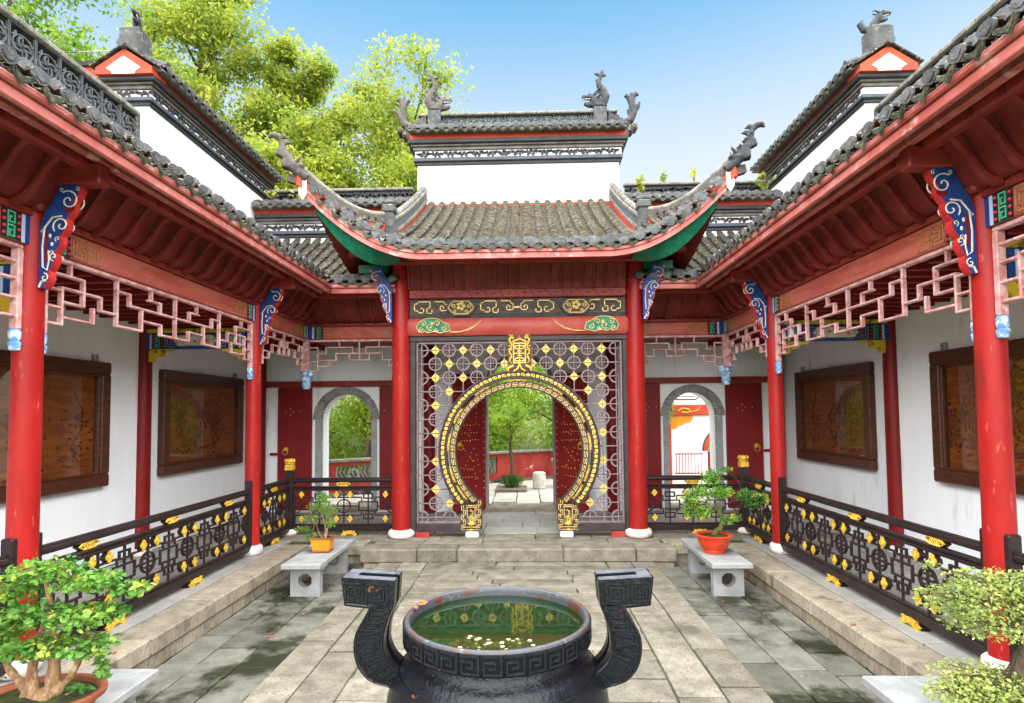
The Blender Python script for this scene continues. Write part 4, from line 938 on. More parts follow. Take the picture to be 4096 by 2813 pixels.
    strip('ridge_base', 'orange', -.1, .16, .05); strip('ridge_stone', 'cap', .16, .21, .075); strip('ridge_carved_panel', 'open', .21, .36, .055); strip('ridge_stone', 'cap', .36, .40, .08)
    for i in range(20):
        p = P0+(P1-P0)*((i+.5)/20); k = -.05*math.sin(PI*(i+.5)/20)
        d = (P1-P0).normalized(); MB().tube([Vector((p.x, p.y, p.z+k+.42))-d*.06, Vector((p.x, p.y, p.z+k+.42))+d*.065], [.05, .055], 10).build('ridge_round_tile', 'cap', GP, True)
    pil = MB().cbox(-.11, .11, -.1, .1, 4.28, 4.62, .01, T(s*1.88, -.42, 0)).cbox(-.075, .075, -.08, .08, 4.62, 4.86, .012, T(s*1.88, -.42, 0)).cbox(-.1, .1, -.1, .09, 4.86, 4.98, .02, T(s*1.88, -.42, 0)).cbox(-.085, .085, -.06, .1, 4.98, 5.06, .03, T(s*1.88, -.42, 0))
    pil.build('ridge_pillar', 'ridge', GP)
    # hip ridge sweeping out to the corner
    hip = []
    for i in range(13):
        t = i/12; hip.append(Vector((s*(1.95+.98*t), -.48-.80*t, 4.66-.10*math.sin(PI*t)*(1-t)+.42*t**2)))
    def hipstrip(name, m, z0, z1, w, a=0, e=13):
        v = []; f = []
        for p in hip[a:e]:
            d = Vector((.8, s*.98, 0)).normalized()*w; v += [tuple(p-d+Vector((0, 0, z0))), tuple(p+d+Vector((0, 0, z0))), tuple(p+d+Vector((0, 0, z1))), tuple(p-d+Vector((0, 0, z1)))]
        for i in range(len(v)//4-1):
            for q in range(4): f.append((i*4+q, i*4+(q+1) % 4, i*4+4+(q+1) % 4, i*4+4+q))
        f += [(3, 2, 1, 0), tuple(range(len(v)-4, len(v)))]; return MB().add(v, f).build(name, m, GP, 40)
    hipstrip('hip_red_base', 'orange', -.12, .03, .035); hipstrip('hip_stone', 'statuew', .03, .14, .05)
    b = MB()
    b.tube([p+Vector((0, 0, .17)) for p in hip], .042, 10).build('hip_cap', 'cap', GP, True)
    for i in range(1, 5):
        p = hip[i]+Vector((.02*s, -.05, .085)); MB().lathe([(.05, 0), (.05, .012)], 12, T(*p) @ R(s*.88, 'Z') @ R(PI/2, 'X') @ SC(1.3, .55, 1)).build('hip_oval', 'charcoal', GP)
    MB().prism([(-.05, .16), (.05, .16), (.05, -.07), (0, -.15), (-.05, -.07)], -.015, .015, FR((s*2.86, -1.25, 4.92), (1, 0, 0)) @ R(-s*.35, 'Y')).build('corner_plank', 'cream', GP)
    MB().prism([(-.06, .1), (.08, .12), (.1, .02), (-.03, -.02)], -.05, .05, FR((s*2.98, -1.2, 5.02), (s, 0, 0))).build('corner_block', 'statuew', GP)
# tiles of the front slope
tile_field(GP, (-RW+.08, -1.08, 4.13), (1, 0, 0), (0, 1, 0), lambda t, a: eZ(-RW+.08+a)*max(0, 1-t/3.34)**2+rprof(t), 3.28, .2055, 18, .078, 290, lambda p: abs(p.x) < 1.8 or p.y < -.3)
for s in (-1, 1):
    tile_field(GP, (s*1.9 if s > 0 else -2.72, -1.1, 4.13), (1, 0, 0), (0, 1, 0),
               lambda t, a, s=s: (lambda x: eZ(x)+(t/max(.05, (-.42-.78*(abs(x)-RW)/.98)-eY(x)))*(4.58+.42*((abs(x)-RW)/.98)**1.6-4.13-eZ(x)))(min(2.8, abs((1.9+a) if s > 0 else (-2.72+a)))), .66, .2055, 4, .07, 0,
               lambda p: p.y < -.45-.8*(abs(p.x)-1.95)/.98)
pts = []
n = 27
for i in range(n):
    x = -2.72+5.44*i/(n-1); dz = (eZ(x+.02)-eZ(x-.02))/.04
    pts.append(((x, eY(x)-.065, 4.135+eZ(x)), (1, 0, 0), dz))
for i, (p, u, dz) in enumerate(pts):
    a = math.atan(dz)*.8
    put_end(GP, FR(p, u) @ R(a, 'Z') @ T(0, .03, 0) @ R(jit(.08), 'X') @ SC(1.05, 1.05, 1))
    if i < n-1:
        q = (Vector(p)+Vector(pts[i+1][0]))/2; put(tmesh['drip'], 'drip_tile', GP, FR(q, u) @ R(a, 'Z') @ T(0, -.015, .012) @ R(jit(.08), 'Z'))
# orange wall strip where the roof meets the tower
MB().cbox(-1.8, 1.8, 5.72, 5.99, .003, .02, .004, BW).build('red_flashing', 'orange', bw)
M['goldl'] = mat('gold_star_paint', (.83, .58, .14), (.74, .46, .07), .36, 25, bump=.35, bscale=70, metal=.1, rnd=.05, bdist=.006)
M['black2'] = mat('black_screen_frame', (.05, .036, .037), (.032, .024, .025), .4, 5, bump=.1, c3=(.12, .1, .1), s3=60, lo3=.68, hi3=.76)
# ================================================================== RAILINGS
def med_mesh():
    b = MB(); pr = []
    for i in range(32):
        a = 2*PI*i/32; r = .030+.012*abs(math.cos(2*a))**.7+(.006 if abs(math.sin(a)) > .97 else 0); pr.append((r*math.cos(a), r*1.12*math.sin(a)))
    b.prism(pr, 0, .012)
    b.tube(spiral((0, 0), .003, .02, 0, 1.5, 14, .012), .004, 4)
    return b.mesh('medallion', 'gold', 40), MB().prism([(x*1.12, y*1.1) for x, y in pr], -.045, 0).mesh('medallion_block', 'black')
MED = med_mesh()
def knot_mesh():
    g = MB(); t = .0052
    def dia(x, r):
        p = [(x-r, 0), (x, r*.8), (x+r, 0), (x, -r*.8)]
        for k in range(4):
            (x0, z0), (x1, z1) = p[k], p[(k+1) % 4]; g.tube([(x0, z0, .004), (x1, z1, .004)], t, 4)
    for x in (-.06, -.03, 0, .03, .06): dia(x, .036)
    g.tube([(-.115, 0, .004), (-.06, .032, .004), (.06, .032, .004), (.115, 0, .004), (.06, -.032, .004), (-.06, -.032, .004), (-.115, 0, .004)], t, 4)
    k = MB().prism([(-.12, 0), (-.065, .04), (.065, .04), (.12, 0), (.065, -.04), (-.065, -.04)], -.05, -.004)
    return g.mesh('knot', 'gold'), k.mesh('knot_block', 'black')
KNOT = knot_mesh()
def foot_mesh():
    pr = [(-.1, .078), (-.06, .07), (-.02, .078), (.02, .078), (.06, .07), (.1, .078), (.085, .055), (.1, .04), (.13, .03), (.11, .012), (.12, 0), (.06, .006), (.03, .022), (-.03, .022), (-.06, .006), (-.12, 0), (-.11, .012), (-.13, .03), (-.1, .04), (-.085, .055)]
    b = MB().prism(pr, .02, .045)
    for x in (-.05, 0, .05): b.tube(spiral((x, .045), .003, .016, x*30, 1.3, 10, .046), .005, 4)
    return b.mesh('foot', 'gold', 40), MB().prism([(x*1.08, z) for x, z in pr], -.06, .02).mesh('foot_block', 'black')
FOOT = foot_mesh()
LOT = MB().cbox(-.062, .062, -.062, .062, 0, .085, .006).lathe([(.06, .085), (.075, .1), (.06, .115)], 12).lathe([(.05, .112), (.078, .135), (.074, .165), (.05, .178), (.02, .172)], 14)
for k in range(8): LOT.ball((.062*math.cos(k*PI/4), .062*math.sin(k*PI/4), .146), (.026, .026, .034), None, 8, 5)
LOT = LOT.mesh('lotus_finial', 'gold', 40)
def rail(label, o, u, L, n, phase=0., post0=True, post1=True, knots=(), feet=(), lotus=None, group='black railings round the court', ends=(0., 0.)):
    Fm = FR(o, u); t = thing('railing', label, 'railing', Mx=Fm, group=group)
    P = lambda me, nm, X, par=t: put(me, nm, par, Fm @ X)
    def bar(nm, a0, a1, b0, b1, c0, c1, ch=.005, m='black', par=t): return MB().cbox(a0, a1, b0, b1, c0, c1, ch, Fm).build(nm, m, par)
    MB().tube([(0, .845, 0), (L, .845, 0)], .034, 10, Fm).build('handrail', 'black', t, True)
    bar('handrail_cap', 0, L, .868, .888, -.022, .022, .006)
    bar('top_rail', 0, L, .725, .755, -.035, .035, .01); bar('top_rail', 0, L, .685, .722, -.026, .026, .008)
    bar('bottom_rail', 0, L, .145, .17, -.03, .03, .008); bar('bottom_rail', 0, L, .055, .143, -.038, .038, .012)
    bar('stile', 0, .03, .17, .685, -.022, .022); bar('stile', L-.03, L, .17, .685, -.022, .022)
    if post0: bar('post', -.05, .035, .02, 1.0, -.045, .045, .01)
    if post1: bar('post', L-.035, L+.05, .02, 1.0, -.045, .045, .01)
    p = (L-.06)/n; w = .0095; d = .012
    def B(a0, a1, b0, b1):
        a0, a1 = max(.028, a0), min(L-.028, a1)
        if a1-a0 > .004: bar('bar', a0, a1, b0, b1, -d, d, .004)
    ms = min(1., p/.70)
    for i in range(-1, n+1):
        a = .03+(i+phase)*p                                   # ring column, then square column half a period on
        q = a+p/2; hw, sw = .158*ms, .082*ms
        if .02 < a < L-.02:
            if .1 < a < L-.1: B(a-w, a+w, .17, .685)
            lo = -PI/2 if a < .1 else (PI/2 if a > L-.1 else 0); full = .1 < a < L-.1
            b = MB().ring(.088*ms+.008, .104*ms+.008, -.014, .014, 20 if full else 10, 0 if full else lo, 2*PI if full else lo+PI, Fm @ T(a, .443, 0))
            rg = b.build('ring', 'black', t, 30)
            if full:
                b = MB()
                for k in range(4): b.ring(.006, .013, -.008, .008, 6, k*PI/2+PI*.75, k*PI/2+PI*1.75, Fm @ T(a+.066*math.cos(PI/4+k*PI/2), .443+.066*math.sin(PI/4+k*PI/2), 0))
                b.build('ring_knob', 'black', rg)
            for sg in (-1, 1):
                m_ = a+sg*.108*ms
                if .04 < m_ < L-.04:
                    for z in (.628, .252):
                        P(MED[1], 'medallion_block', T(m_, z, .02)); P(MED[0], 'medallion', T(m_, z, .021))
        if .02 < q < L-.02:
            B(q-w, q+w, .17, .685)
            for (h0, h1, ww) in ((.364, .517, hw), (.556, .643, sw), (.238, .329, sw)):
                if q-ww > .02 and q+ww < L-.02:
                    b = MB(); b.cbox(q-ww, q+ww, h1-.02, h1, -d-.002, d+.002, .004, Fm).cbox(q-ww, q+ww, h0, h0+.02, -d-.002, d+.002, .004, Fm).cbox(q-ww, q-ww+.02, h0+.02, h1-.02, -d-.001, d+.001, .004, Fm).cbox(q+ww-.02, q+ww, h0+.02, h1-.02, -d-.001, d+.001, .004, Fm)
                    b.build('square_frame', 'black', t)
            for z0, z1 in ((.52, .58), (.303, .362)):
                for sg in (-1, 1): B(q+sg*(sw+.022)-w*.9, q+sg*(sw+.022)+w*.9, z0, z1)
            for z in (.58, .303):
                B(q-p+sw+.022, q-sw-.022, z-w, z+w)
            B(q-p+hw, q-hw, .443-w, .443+w)
            if q+p > L:
                for z in (.58, .303): B(q+sw+.022, L, z-w, z+w)
                B(q+hw, L, .443-w, .443+w)
    for a in knots: P(KNOT[1], 'knot_block', T(a, .79, .012)); P(KNOT[0], 'knot', T(a, .79, .012))
    for a in feet: P(FOOT[1], 'foot_block', T(a, -.005, .01)); P(FOOT[0], 'foot', T(a, -.005, .012))
    if lotus is not None:
        P(MB().cbox(-.06, .06, -.06, .06, 0, 1.02, .01).mesh('corner_post', 'black'), 'corner_post', T(lotus, 0, 0) @ R(-PI/2, 'X') @ R(0, 'Z'))
        P(MB().cbox(-.045, .045, -.045, .045, 0, .08, .01).mesh('corner_post_neck', 'black'), 'corner_post_neck', T(lotus, .95, 0) @ R(-PI/2, 'X'))
        P(LOT, 'lotus_finial', T(lotus, 1.01, 0) @ R(-PI/2, 'X'))
        P(MB().lathe([(.1, 0), (.13, .03), (.12, .08), (.07, .1)], 14).mesh('stone_foot', 'stonew', 60), 'stone_foot', T(lotus, 0, 0) @ R(-PI/2, 'X'))
    return t
FY = .2
# wings (front), far side bays, near side bays
for s, nm in ((-1, 'left'), (1, 'right')):
    xa, xb = sorted((XX(s, COLD-.06), s*1.95)); L = xb-xa
    rail('black railing facing the court between the lotus corner post and the %s gate column' % nm, (xa, FY, 0), (1, 0, 0), L, 2, .0 if s < 0 else 0., False, False, (L*.5,), (L*.56,), -.06 if s < 0 else L+.06)
    ya, yb = CY[0]+.1, FY-.06; L = yb-ya
    rail('short black railing beside the %s lotus corner post' % nm, (XX(s, COLD), ya if s < 0 else yb, 0), (0, 1, 0) if s < 0 else (0, -1, 0), L, 2, .5 if s < 0 else .5, False, False, (L*.5,), (L*.5,))
    ya, yb = CY[1]+.1, CY[0]-.1; L = yb-ya
    rail('long black railing with gold medallions in the %s gallery bay' % nm, (XX(s, COLD), ya if s < 0 else yb, 0), (0, 1, 0) if s < 0 else (0, -1, 0), L, 5, .95 if s < 0 else .05, True, True,
         (L*.16, L*.5, L*.84), (L*.25, L*.62) if s < 0 else (L*.38, L*.75))
    ya, yb = -6.6, CY[1]-.1; L = yb-ya
    rail('black railing at the %s edge of the view, mostly hidden by the near column' % nm, (XX(s, COLD), ya if s < 0 else yb, 0), (0, 1, 0) if s < 0 else (0, -1, 0), L, 3, 0, True, True, (L*.5,), (L*.5,))
# ================================================================== HANGING LATTICES
HV = [3.145, 3.02, 2.915, 2.80, 2.70, 2.615]
HS = [('V', 6, 0, 4), ('H', 4, 5.15, 6), ('V', 5.15, 3, 4), ('H', 3, 4.1, 5.15), ('V', 4.1, 2, 4), ('H', 2, 4.1, 5.1), ('V', 5.1, 1, 2), ('H', 1, 4.4, 5.1), ('H', 2.0, 5.1, 6), ('V', 4.6, 0, 1),
      ('H', 4, 2.9, 4.1), ('V', 2.9, 1, 4), ('H', 1, 2.9, 3.5), ('V', 3.5, 1, 2), ('H', 2, 3.5, 4.1), ('H', 3, 2.2, 2.9), ('V', 2.9, 0, 1), ('V', 2.2, 2, 3), ('H', 2, 1.5, 2.2), ('V', 1.5, 1, 3.0), ('H', 1, .0, 1.5), ('V', 1.0, 0, 1),
      ('H', 3, .7, 1.5), ('V', .7, 2, 5), ('H', 2, .7, 1.5), ('H', 3.5, 0, .7), ('H', 4.3, .7, 1.9), ('V', 1.9, 3, 4.3), ('H', 5, 0, .7), ('H', 2.2, 0, .7)]
HS6 = [('V', 3, 0, 3), ('H', 1, 1.0, 2.6), ('V', 1.0, 1, 2), ('V', 1.8, 0, 1), ('V', 2.6, 1, 2), ('H', 2, .5, 1.0), ('H', 2, 1.6, 3), ('V', 1.6, 2, 3), ('H', 3, .5, 1.6), ('V', .5, 2, 5), ('H', 4, .5, 1.2), ('V', 1.2, 3, 4),
       ('H', 1, 0, .5), ('V', .5, 1, 2), ('H', 5, 0, .5), ('H', 3.2, 0, .5), ('H', 3, 2.4, 3), ('V', 2.4, 2, 3)]
def lattice(label, o, u, L, m0=True, m1=True, bulbs=(True, True), half=None, sc=12.):
    Fm = FR(o, u); t = thing('hanging_lattice', label, 'lattice', Mx=Fm, group='hanging lattices under the gallery beams')
    q = .011; d = .023
    def zz(j): k = int(math.floor(j)); f = j-k; return HV[k] if f == 0 else HV[k]*(1-f)+HV[min(k+1, 5)]*f
    def bar(a0, a1, z0, z1): MB().cbox(a0, a1, z0, z1, -d, d, .006, Fm).build('bar', 'pink', t)
    segs = []
    for k, a, b, c in (HS if sc > 7 else HS6):
        segs.append((k, a, b, c)); segs.append((k, sc-a, b, c) if k == 'V' else (k, a, sc-c, sc-b))
    seen = set()
    for k, a, b, c in segs:
        key = (k, round(a, 2), round(b, 2), round(c, 2))
        if key in seen: continue
        seen.add(key)
        if k == 'V': x = a/sc*L; bar(x-q, x+q, zz(c)-q, zz(b)+(q if b else 0)) if True else 0
        else: z = zz(a); bar(b/sc*L+q, c/sc*L-q, z-q, z+q)
    MB().cbox(0, L, 3.118, 3.152, -.03, .03, .006, Fm).build('top_frame', 'pink', t)
    for x, on in ((0, m0), (L, m1)):
        if on:
            a0, a1 = (x, x+.045) if x == 0 else (x-.045, x)
            MB().cbox(a0, a1, 2.52, 3.117, -.032, .032, .006, Fm).build('side_frame', 'pink', t)
    for x, on in ((.022, bulbs[0]), (L-.022, bulbs[1])):
        if on:
            MB().lathe([(.018, -.16), (.034, -.155), (.044, -.1), (.03, -.09), (.038, -.075), (.042, -.02), (.03, 0)], 10, Fm @ T(x, 2.52, 0) @ R(-PI/2, 'X')).build('bulb', 'bulb', t, True)
    return t
for s, nm in ((-1, 'left'), (1, 'right')):
    u = (0, 1, 0) if s < 0 else (0, -1, 0)
    for (ya, yb, lab, bl) in ((CY[1]+.09, CY[0]-.09, 'long pale red meander lattice hanging in the %s gallery bay', (True, True)), (CY[0]+.09, .8, 'short pale red lattice hanging beside the %s blue corner bulb', (False, False)),
                              (-8.0, CY[1]-.09, 'pale red lattice at the %s edge of the view, beyond the near column', (True, True))):
        lattice(lab % nm, (XX(s, COLD), ya if s < 0 else yb, 0), u, yb-ya, True, True, bl, sc=12. if yb-ya > 2.5 else 6.)
    xa, xb = sorted((XX(s, COLD-.05), s*1.85)); lattice('pale red lattice facing the court left of the gate' if s < 0 else 'pale red lattice facing the court right of the gate', (xa, .85, 0), (1, 0, 0), xb-xa, False, False, (False, False), sc=6.)
# ================================================================== MOON GATE SCREEN
MG = thing('moon_gate_screen', 'lattice screen of purple rings and gold stars with round gold-banded moon gate opening', 'screen', (0, 0, 0))
CX, CZ, RO, RI = 0.01, 1.30, 1.232, .965
GS = FR((0, .02, 0), (1, 0, 0))
for x0, x1 in ((-1.66, -1.57), (1.60, 1.68)): MB().cbox(x0, x1, .1, 2.985, -.05, .05, .01, GS).build('frame_post', 'black2', MG)
MB().cbox(-1.66, 1.68, 2.985, 3.07, -.05, .06, .01, GS).build('frame_head', 'black2', MG)
for x0, x1 in ((-1.569, -.86), (.88, 1.599)): MB().cbox(x0, x1, .09, .2, -.05, .05, .01, GS).build('frame_sill', 'black2', MG)
for x0, x1 in ((-1.565, -1.535), (1.565, 1.595)): MB().cbox(x0, x1, .2, 2.98, -.03, .03, .006, GS).build('inner_frame', 'purple', MG)
MB().cbox(-1.53, 1.56, 2.95, 2.983, -.03, .03, .006, GS).build('inner_frame', 'purple', MG)
for x0, x1 in ((-1.53, -.86), (.88, 1.56)): MB().cbox(x0, x1, .202, .232, -.03, .03, .006, GS).build('inner_frame', 'purple', MG)
PT = .2135
ringm = MB().ring(.085, .107, -.018, .018, 28, 0, 2*PI, None, .025, 8)
for k in range(4):
    X = R(PI/4+k*PI/2, 'Z') @ T(.08, 0, 0); ringm.tube([(0, 0, 0), (-.022, 0, 0)], .006, 5, X).tube([(-.022, -.014, 0), (-.026, 0, 0), (-.022, .014, 0)], .005, 5, X)
ringm = ringm.mesh('ring', 'purple', 40)
sp_ = []
for k in range(4):
    for (r, da) in ((.114, 0), (.080, 6), (.060, 13), (.054, 23), (.058, 33), (.050, 45), (.058, 57), (.054, 67), (.060, 77), (.080, 84)):
        a = math.radians(90*k+da); rr = r if da == 0 else r*.96; sp_.append((rr*math.cos(a), rr*math.sin(a)))
starm = MB().prism(sp_, -.012, .008); starm = starm.mesh('gold_star', 'goldl')
def inmoon(x, z, m=0.): 
    if math.hypot(x-CX, z-CZ) < RO+m: return True
    return abs(x) < .87+m and z < .55+m
def free_x(z, m=.0):
    """x half-width blocked by the opening at height z"""
    w = 0
    if abs(z-CZ) < RO+m: w = math.sqrt((RO+m)**2-(z-CZ)**2)
    if z < .56: w = max(w, .87)
    return w
rows = [.30+PT*j for j in range(13)]; cols = [-1.53+.035+PT*(i) for i in range(15)]
cols = [CX+PT*(i-7)*1.0 for i in range(15)]; rows = [2.855-PT*j for j in range(13)]
for z in rows:
    w = free_x(z, -.01)
    for x0, x1 in ((-1.53, CX-w), (CX+w, 1.56)):
        if w == 0 and x0 > 0: continue
        if w == 0: x1 = 1.56
        if x1-x0 > .02: MB().tube([(x0, z, .004), (x1, z, .004)], .0105, 6, GS).build('bar', 'purple', MG, True)
for x in cols:
    if abs(x-CX) < RO:
        zt = CZ+math.sqrt(RO**2-(x-CX)**2)-.01; MB().tube([(x, zt, .001), (x, 2.96, .001)], .0105, 6, GS).build('bar', 'purple', MG, True)
        zb = CZ-math.sqrt(RO**2-(x-CX)**2)+.01
        if abs(x) > .9: MB().tube([(x, .22, .001), (x, zb, .001)], .0105, 6, GS).build('bar', 'purple', MG, True)
    else: MB().tube([(x, .22, .001), (x, 2.96, .001)], .0105, 6, GS).build('bar', 'purple', MG, True)
for i in range(-1, 15):
    for j in range(-1, 14):
        x = CX+PT*(i-7); z = 2.855-PT*j
        if not (-1.6 < x < 1.63 and .15 < z < 3.0): continue
        ring = (i+j) % 2 == 0
        if inmoon(x, z, .06 if ring else .02) or (abs(x-CX) < .19 and z > 2.45): continue
        if x < -1.53+.09 or x > 1.56-.09 or z < .23+.09 or z > 2.95-.09:
            if ring:
                a0, a1 = 0, 2*PI
                if x < -1.4: a0, a1 = -PI/2, PI/2
                elif x > 1.4: a0, a1 = PI/2, 3*PI/2
                elif z < .35: a0, a1 = 0, PI
                else: a0, a1 = PI, 2*PI
                xx = min(max(x, -1.53), 1.56); z2 = min(max(z, .23), 2.95)
                if z < .35 or z > 2.9 or abs(x) > 1.4: MB().ring(.085, .107, -.018, .018, 14, a0, a1, GS @ T(xx, z2, 0)).build('half_ring', 'purple', MG, 40)
            continue
        put(ringm if ring else starm, 'ring' if ring else 'gold_star', MG, GS @ T(x, z, 0))
# bands: feet start where the arc meets the foot blocks
def aE(r): return math.asin((CZ-.50)/r)
aF = aE(RO-.05)                          # angle below horizontal where the bands end
A0, A1 = -aF, PI+aF
XM = GS @ T(CX, CZ, 0)
MB().ring(RO-.022, RO, -.06, .075, 80, -aE(RO), PI+aE(RO), XM).build('outer_rim', 'black2', MG, 30)
MB().ring(RO-.105, RO-.022, -.05, .05, 80, -aE(RO-.06), PI+aE(RO-.06), XM).build('floral_band', 'black2', MG, 30)
MB().ring(RO-.125, RO-.105, -.06, .07, 80, -aE(RO-.11), PI+aE(RO-.11), XM).build('inner_rim', 'black2', MG, 30)
for k in range(37):                                   # gold rosettes and leaf scrolls on the outer band
    a = A0+.03+(A1-A0-.06)*k/36; X = XM @ R(a, 'Z') @ T(RO-.063, 0, .05)
    b = MB().lathe([(.027, 0), (.026, .008), (.016, .013), (.006, .015)], 12, X)
    for q in range(6): b.ball((.02*math.cos(q), .02*math.sin(q), .008), (.009, .009, .006), X, 6, 4)
    b.build('gold_rosette', 'goldl', MG, True)
    if k < 36:
        X = XM @ R(a+(A1-A0-.06)/72, 'Z') @ T(RO-.063, 0, .05); b = MB()
        b.tube([(-.028, -.028, .005), (.018, -.02, .006), (.024, 0, .006), (-.01, .004, .006), (-.02, .02, .006), (.026, .03, .005)], .008, 5, X); b.ball((.018, .012, .005), (.012, .008, .006), X, 6, 4); b.ball((-.018, -.01, .005), (.012, .008, .006), X, 6, 4)
        b.build('gold_leaf_scroll', 'goldl', MG, True)
aG = math.asin((CZ-.54)/ (RI+.05)); B0, B1 = -aG, PI+aG
MB().ring(RI, RI+.018, -.06, .07, 80, B0, B1, XM).build('key_rim', 'black2', MG, 30); MB().ring(RI+.082, RI+.10, -.06, .07, 80, B0, B1, XM).build('key_rim', 'black2', MG, 30)
MB().ring(RI+.018, RI+.082, -.05, .045, 80, B0, B1, XM).build('key_band', 'black2', MG, 30)
b = MB(); nk = 46; st = (B1-B0)/nk; r0 = RI+.018
for k in range(nk):                                   # running meander
    a = B0+k*st
    def seg(ra, rb, a0, a1): b.ring(r0+ra*.064, r0+rb*.064, .045, .058, max(1, int((a1-a0)/st*4)), a+a0*st, a+a1*st, XM)
    seg(.80, .98, .02, .88); seg(.02, .2, .12, .98); seg(.42, .58, .25, .75); seg(.02, .58, .12, .25) ; seg(.42, .98, .75, .88)
b.build('gold_meander', 'palegold', MG)
for a in (PI/2, PI/2-.55, PI/2+.55, -.0+.12, PI-.12, -.33, PI+.33, PI/2-1.05, PI/2+1.05, -.62, PI+.62):      # pierced gold ornaments bridging the two bands
    b = MB(); X = XM @ R(a, 'Z') @ T(RI+.1, 0, .0); wd = .125; rr = RO-.125-RI-.1
    b.tube([(0, -wd, .01), (rr, -wd*.9, .01)], .011, 5, X).tube([(0, wd, .01), (rr, wd*.9, .01)], .011, 5, X)
    for q in (-1, 1):
        b.tube(spiral((rr*.5, q*wd*.55), .006, rr*.42, 0, 1.3*q, 16, .015), .011, 5, X); b.tube(spiral((rr*.45, q*wd*.15), .006, rr*.35, 2, -1.2*q, 14, .02), .010, 5, X)
        b.ball((rr*.7, q*wd*.3, .02), (.016, .02, .012), X, 7, 4); b.ball((rr*.2, q*wd*.8, .02), (.018, .014, .012), X, 7, 4)
    b.ball((rr*.5, 0, .02), (.024, .03, .016), X, 8, 5); b.build('gold_ornament', 'goldl', MG, True)
for s in (-1, 1):                                     # foot blocks with key-pattern frames
    X = GS @ T(s*.735+.008, 0, 0) if s > 0 else GS @ T(s*.735+.008, 0, 0) @ SC(-1, 1, 1)
    X = GS @ T(s*.735+.008, 0, 0)
    MB().cbox(-.155, .155, .095, .52, -.055, .055, .01, X).build('foot_block', 'black2', MG) if False else None
    fr_ = MB(); ha, hb_ = (.50, .57) if s < 0 else (.57, .50)
    fr_.cbox(-.16, -.075, .095, ha, -.055, .055, .006, X).cbox(.075, .16, .095, hb_, -.055, .055, .006, X).cbox(-.075, .075, .095, .17, -.055, .055, .006, X).cbox(-.075, .075, .43, .50, -.055, .055, .006, X)
    if s < 0: pass
    fb = fr_.build('foot_block', 'black2', MG)
    b = MB()
    def ln(x0, z0, x1, z1): b.box(min(x0, x1)-.005, max(x0, x1)+.005, min(z0, z1)-.005, max(z0, z1)+.005, .055, .064, X)
    for xx, h1 in ((-.115, ha-.01), (.115, hb_-.01)):
        for k in range(int((h1-.11)/.075)):
            z = .112+k*.075; q = 1 if k % 2 else -1
            ln(xx-.03, z, xx+.03, z); ln(xx+q*.03, z, xx+q*.03, z+.06); ln(xx, z+.03, xx, z+.06)
    for k in range(2):
        z = .115+.02*k*2; ln(-.13, z, .13, z)
    ln(-.07, .455, .07, .455); ln(-.07, .48, .07, .48); ln(-.06, .44, -.06, .3); ln(.06, .44, .06, .25)
    b.build('gold_key_line', 'palegold', fb)
    b = MB(); b.tube(spiral((0, .26), .008, .05, 0, 1.4, 14, .03), .012, 5, X); b.ball((0, .2, .035), (.06, .03, .02), X, 8, 5); b.ball((0, .115, .06), (.035, .014, .012), X, 8, 4); b.tube([(.0, .3, .03), (.02, .37, .03), (-.02, .42, .03)], .012, 5, X)
    b.build('gold_carving', 'gold', fb, True)
    pw = [(-.085, .0), (-.1, .02), (-.1, .07), (-.08, .09), (.08, .09), (.1, .07), (.1, .02), (.085, 0)]
    MB().prism(pw, -.06, .06, GS @ T(s*.715, 0, 0)).build('white_stone_drum', 'stonew', MG)
    pr = [(-.11, 0), (-.1, .085), (.1, .085), (.11, 0)]
    MB().prism(pr, -.05, .05, GS @ T(s*1.47+(.0 if s < 0 else .02), .0, .02)).build('carved_wedge', 'brick_red', MG)
# centre medallion: dark plaque, gold dragons, flaming pearl, longevity seal
XP = GS @ T(.03, 0, 0)
pl = MB().prism([(-.165, 3.085), (.165, 3.085), (.19, 3.06), (.175, 2.56), (.2, 2.5), (-.2, 2.5), (-.175, 2.56), (-.19, 3.06)], .05, .085, XP).build('plaque', 'black2', MG)
b = MB()
def gl(x0, z0, x1, z1, w=.009): b.tube([(x0, z0, .09), (x1, z1, .09)], w, 5, XP)
for z, h in ((2.90, .09), (2.855, .05), (2.82, .035), (2.785, .09), (2.75, .035), (2.715, .05), (2.67, .09)): gl(-h, z, h, z)
for q in (-1, 1):
    gl(q*.09, 2.94, q*.09, 2.65, .010); gl(q*.085, 2.9, q*.05, 2.855); gl(q*.085, 2.67, q*.05, 2.715)
    b.tube([(q*.02, 3.0, .092), (q*.06, 2.985, .092), (q*.11, 2.96, .092)], .012, 5, XP)
gl(0, 2.93, 0, 2.63); gl(-.1, 2.94, .1, 2.94, .011); gl(-.1, 2.64, .1, 2.64, .011)
b.build('longevity_seal', 'goldl', pl, True)
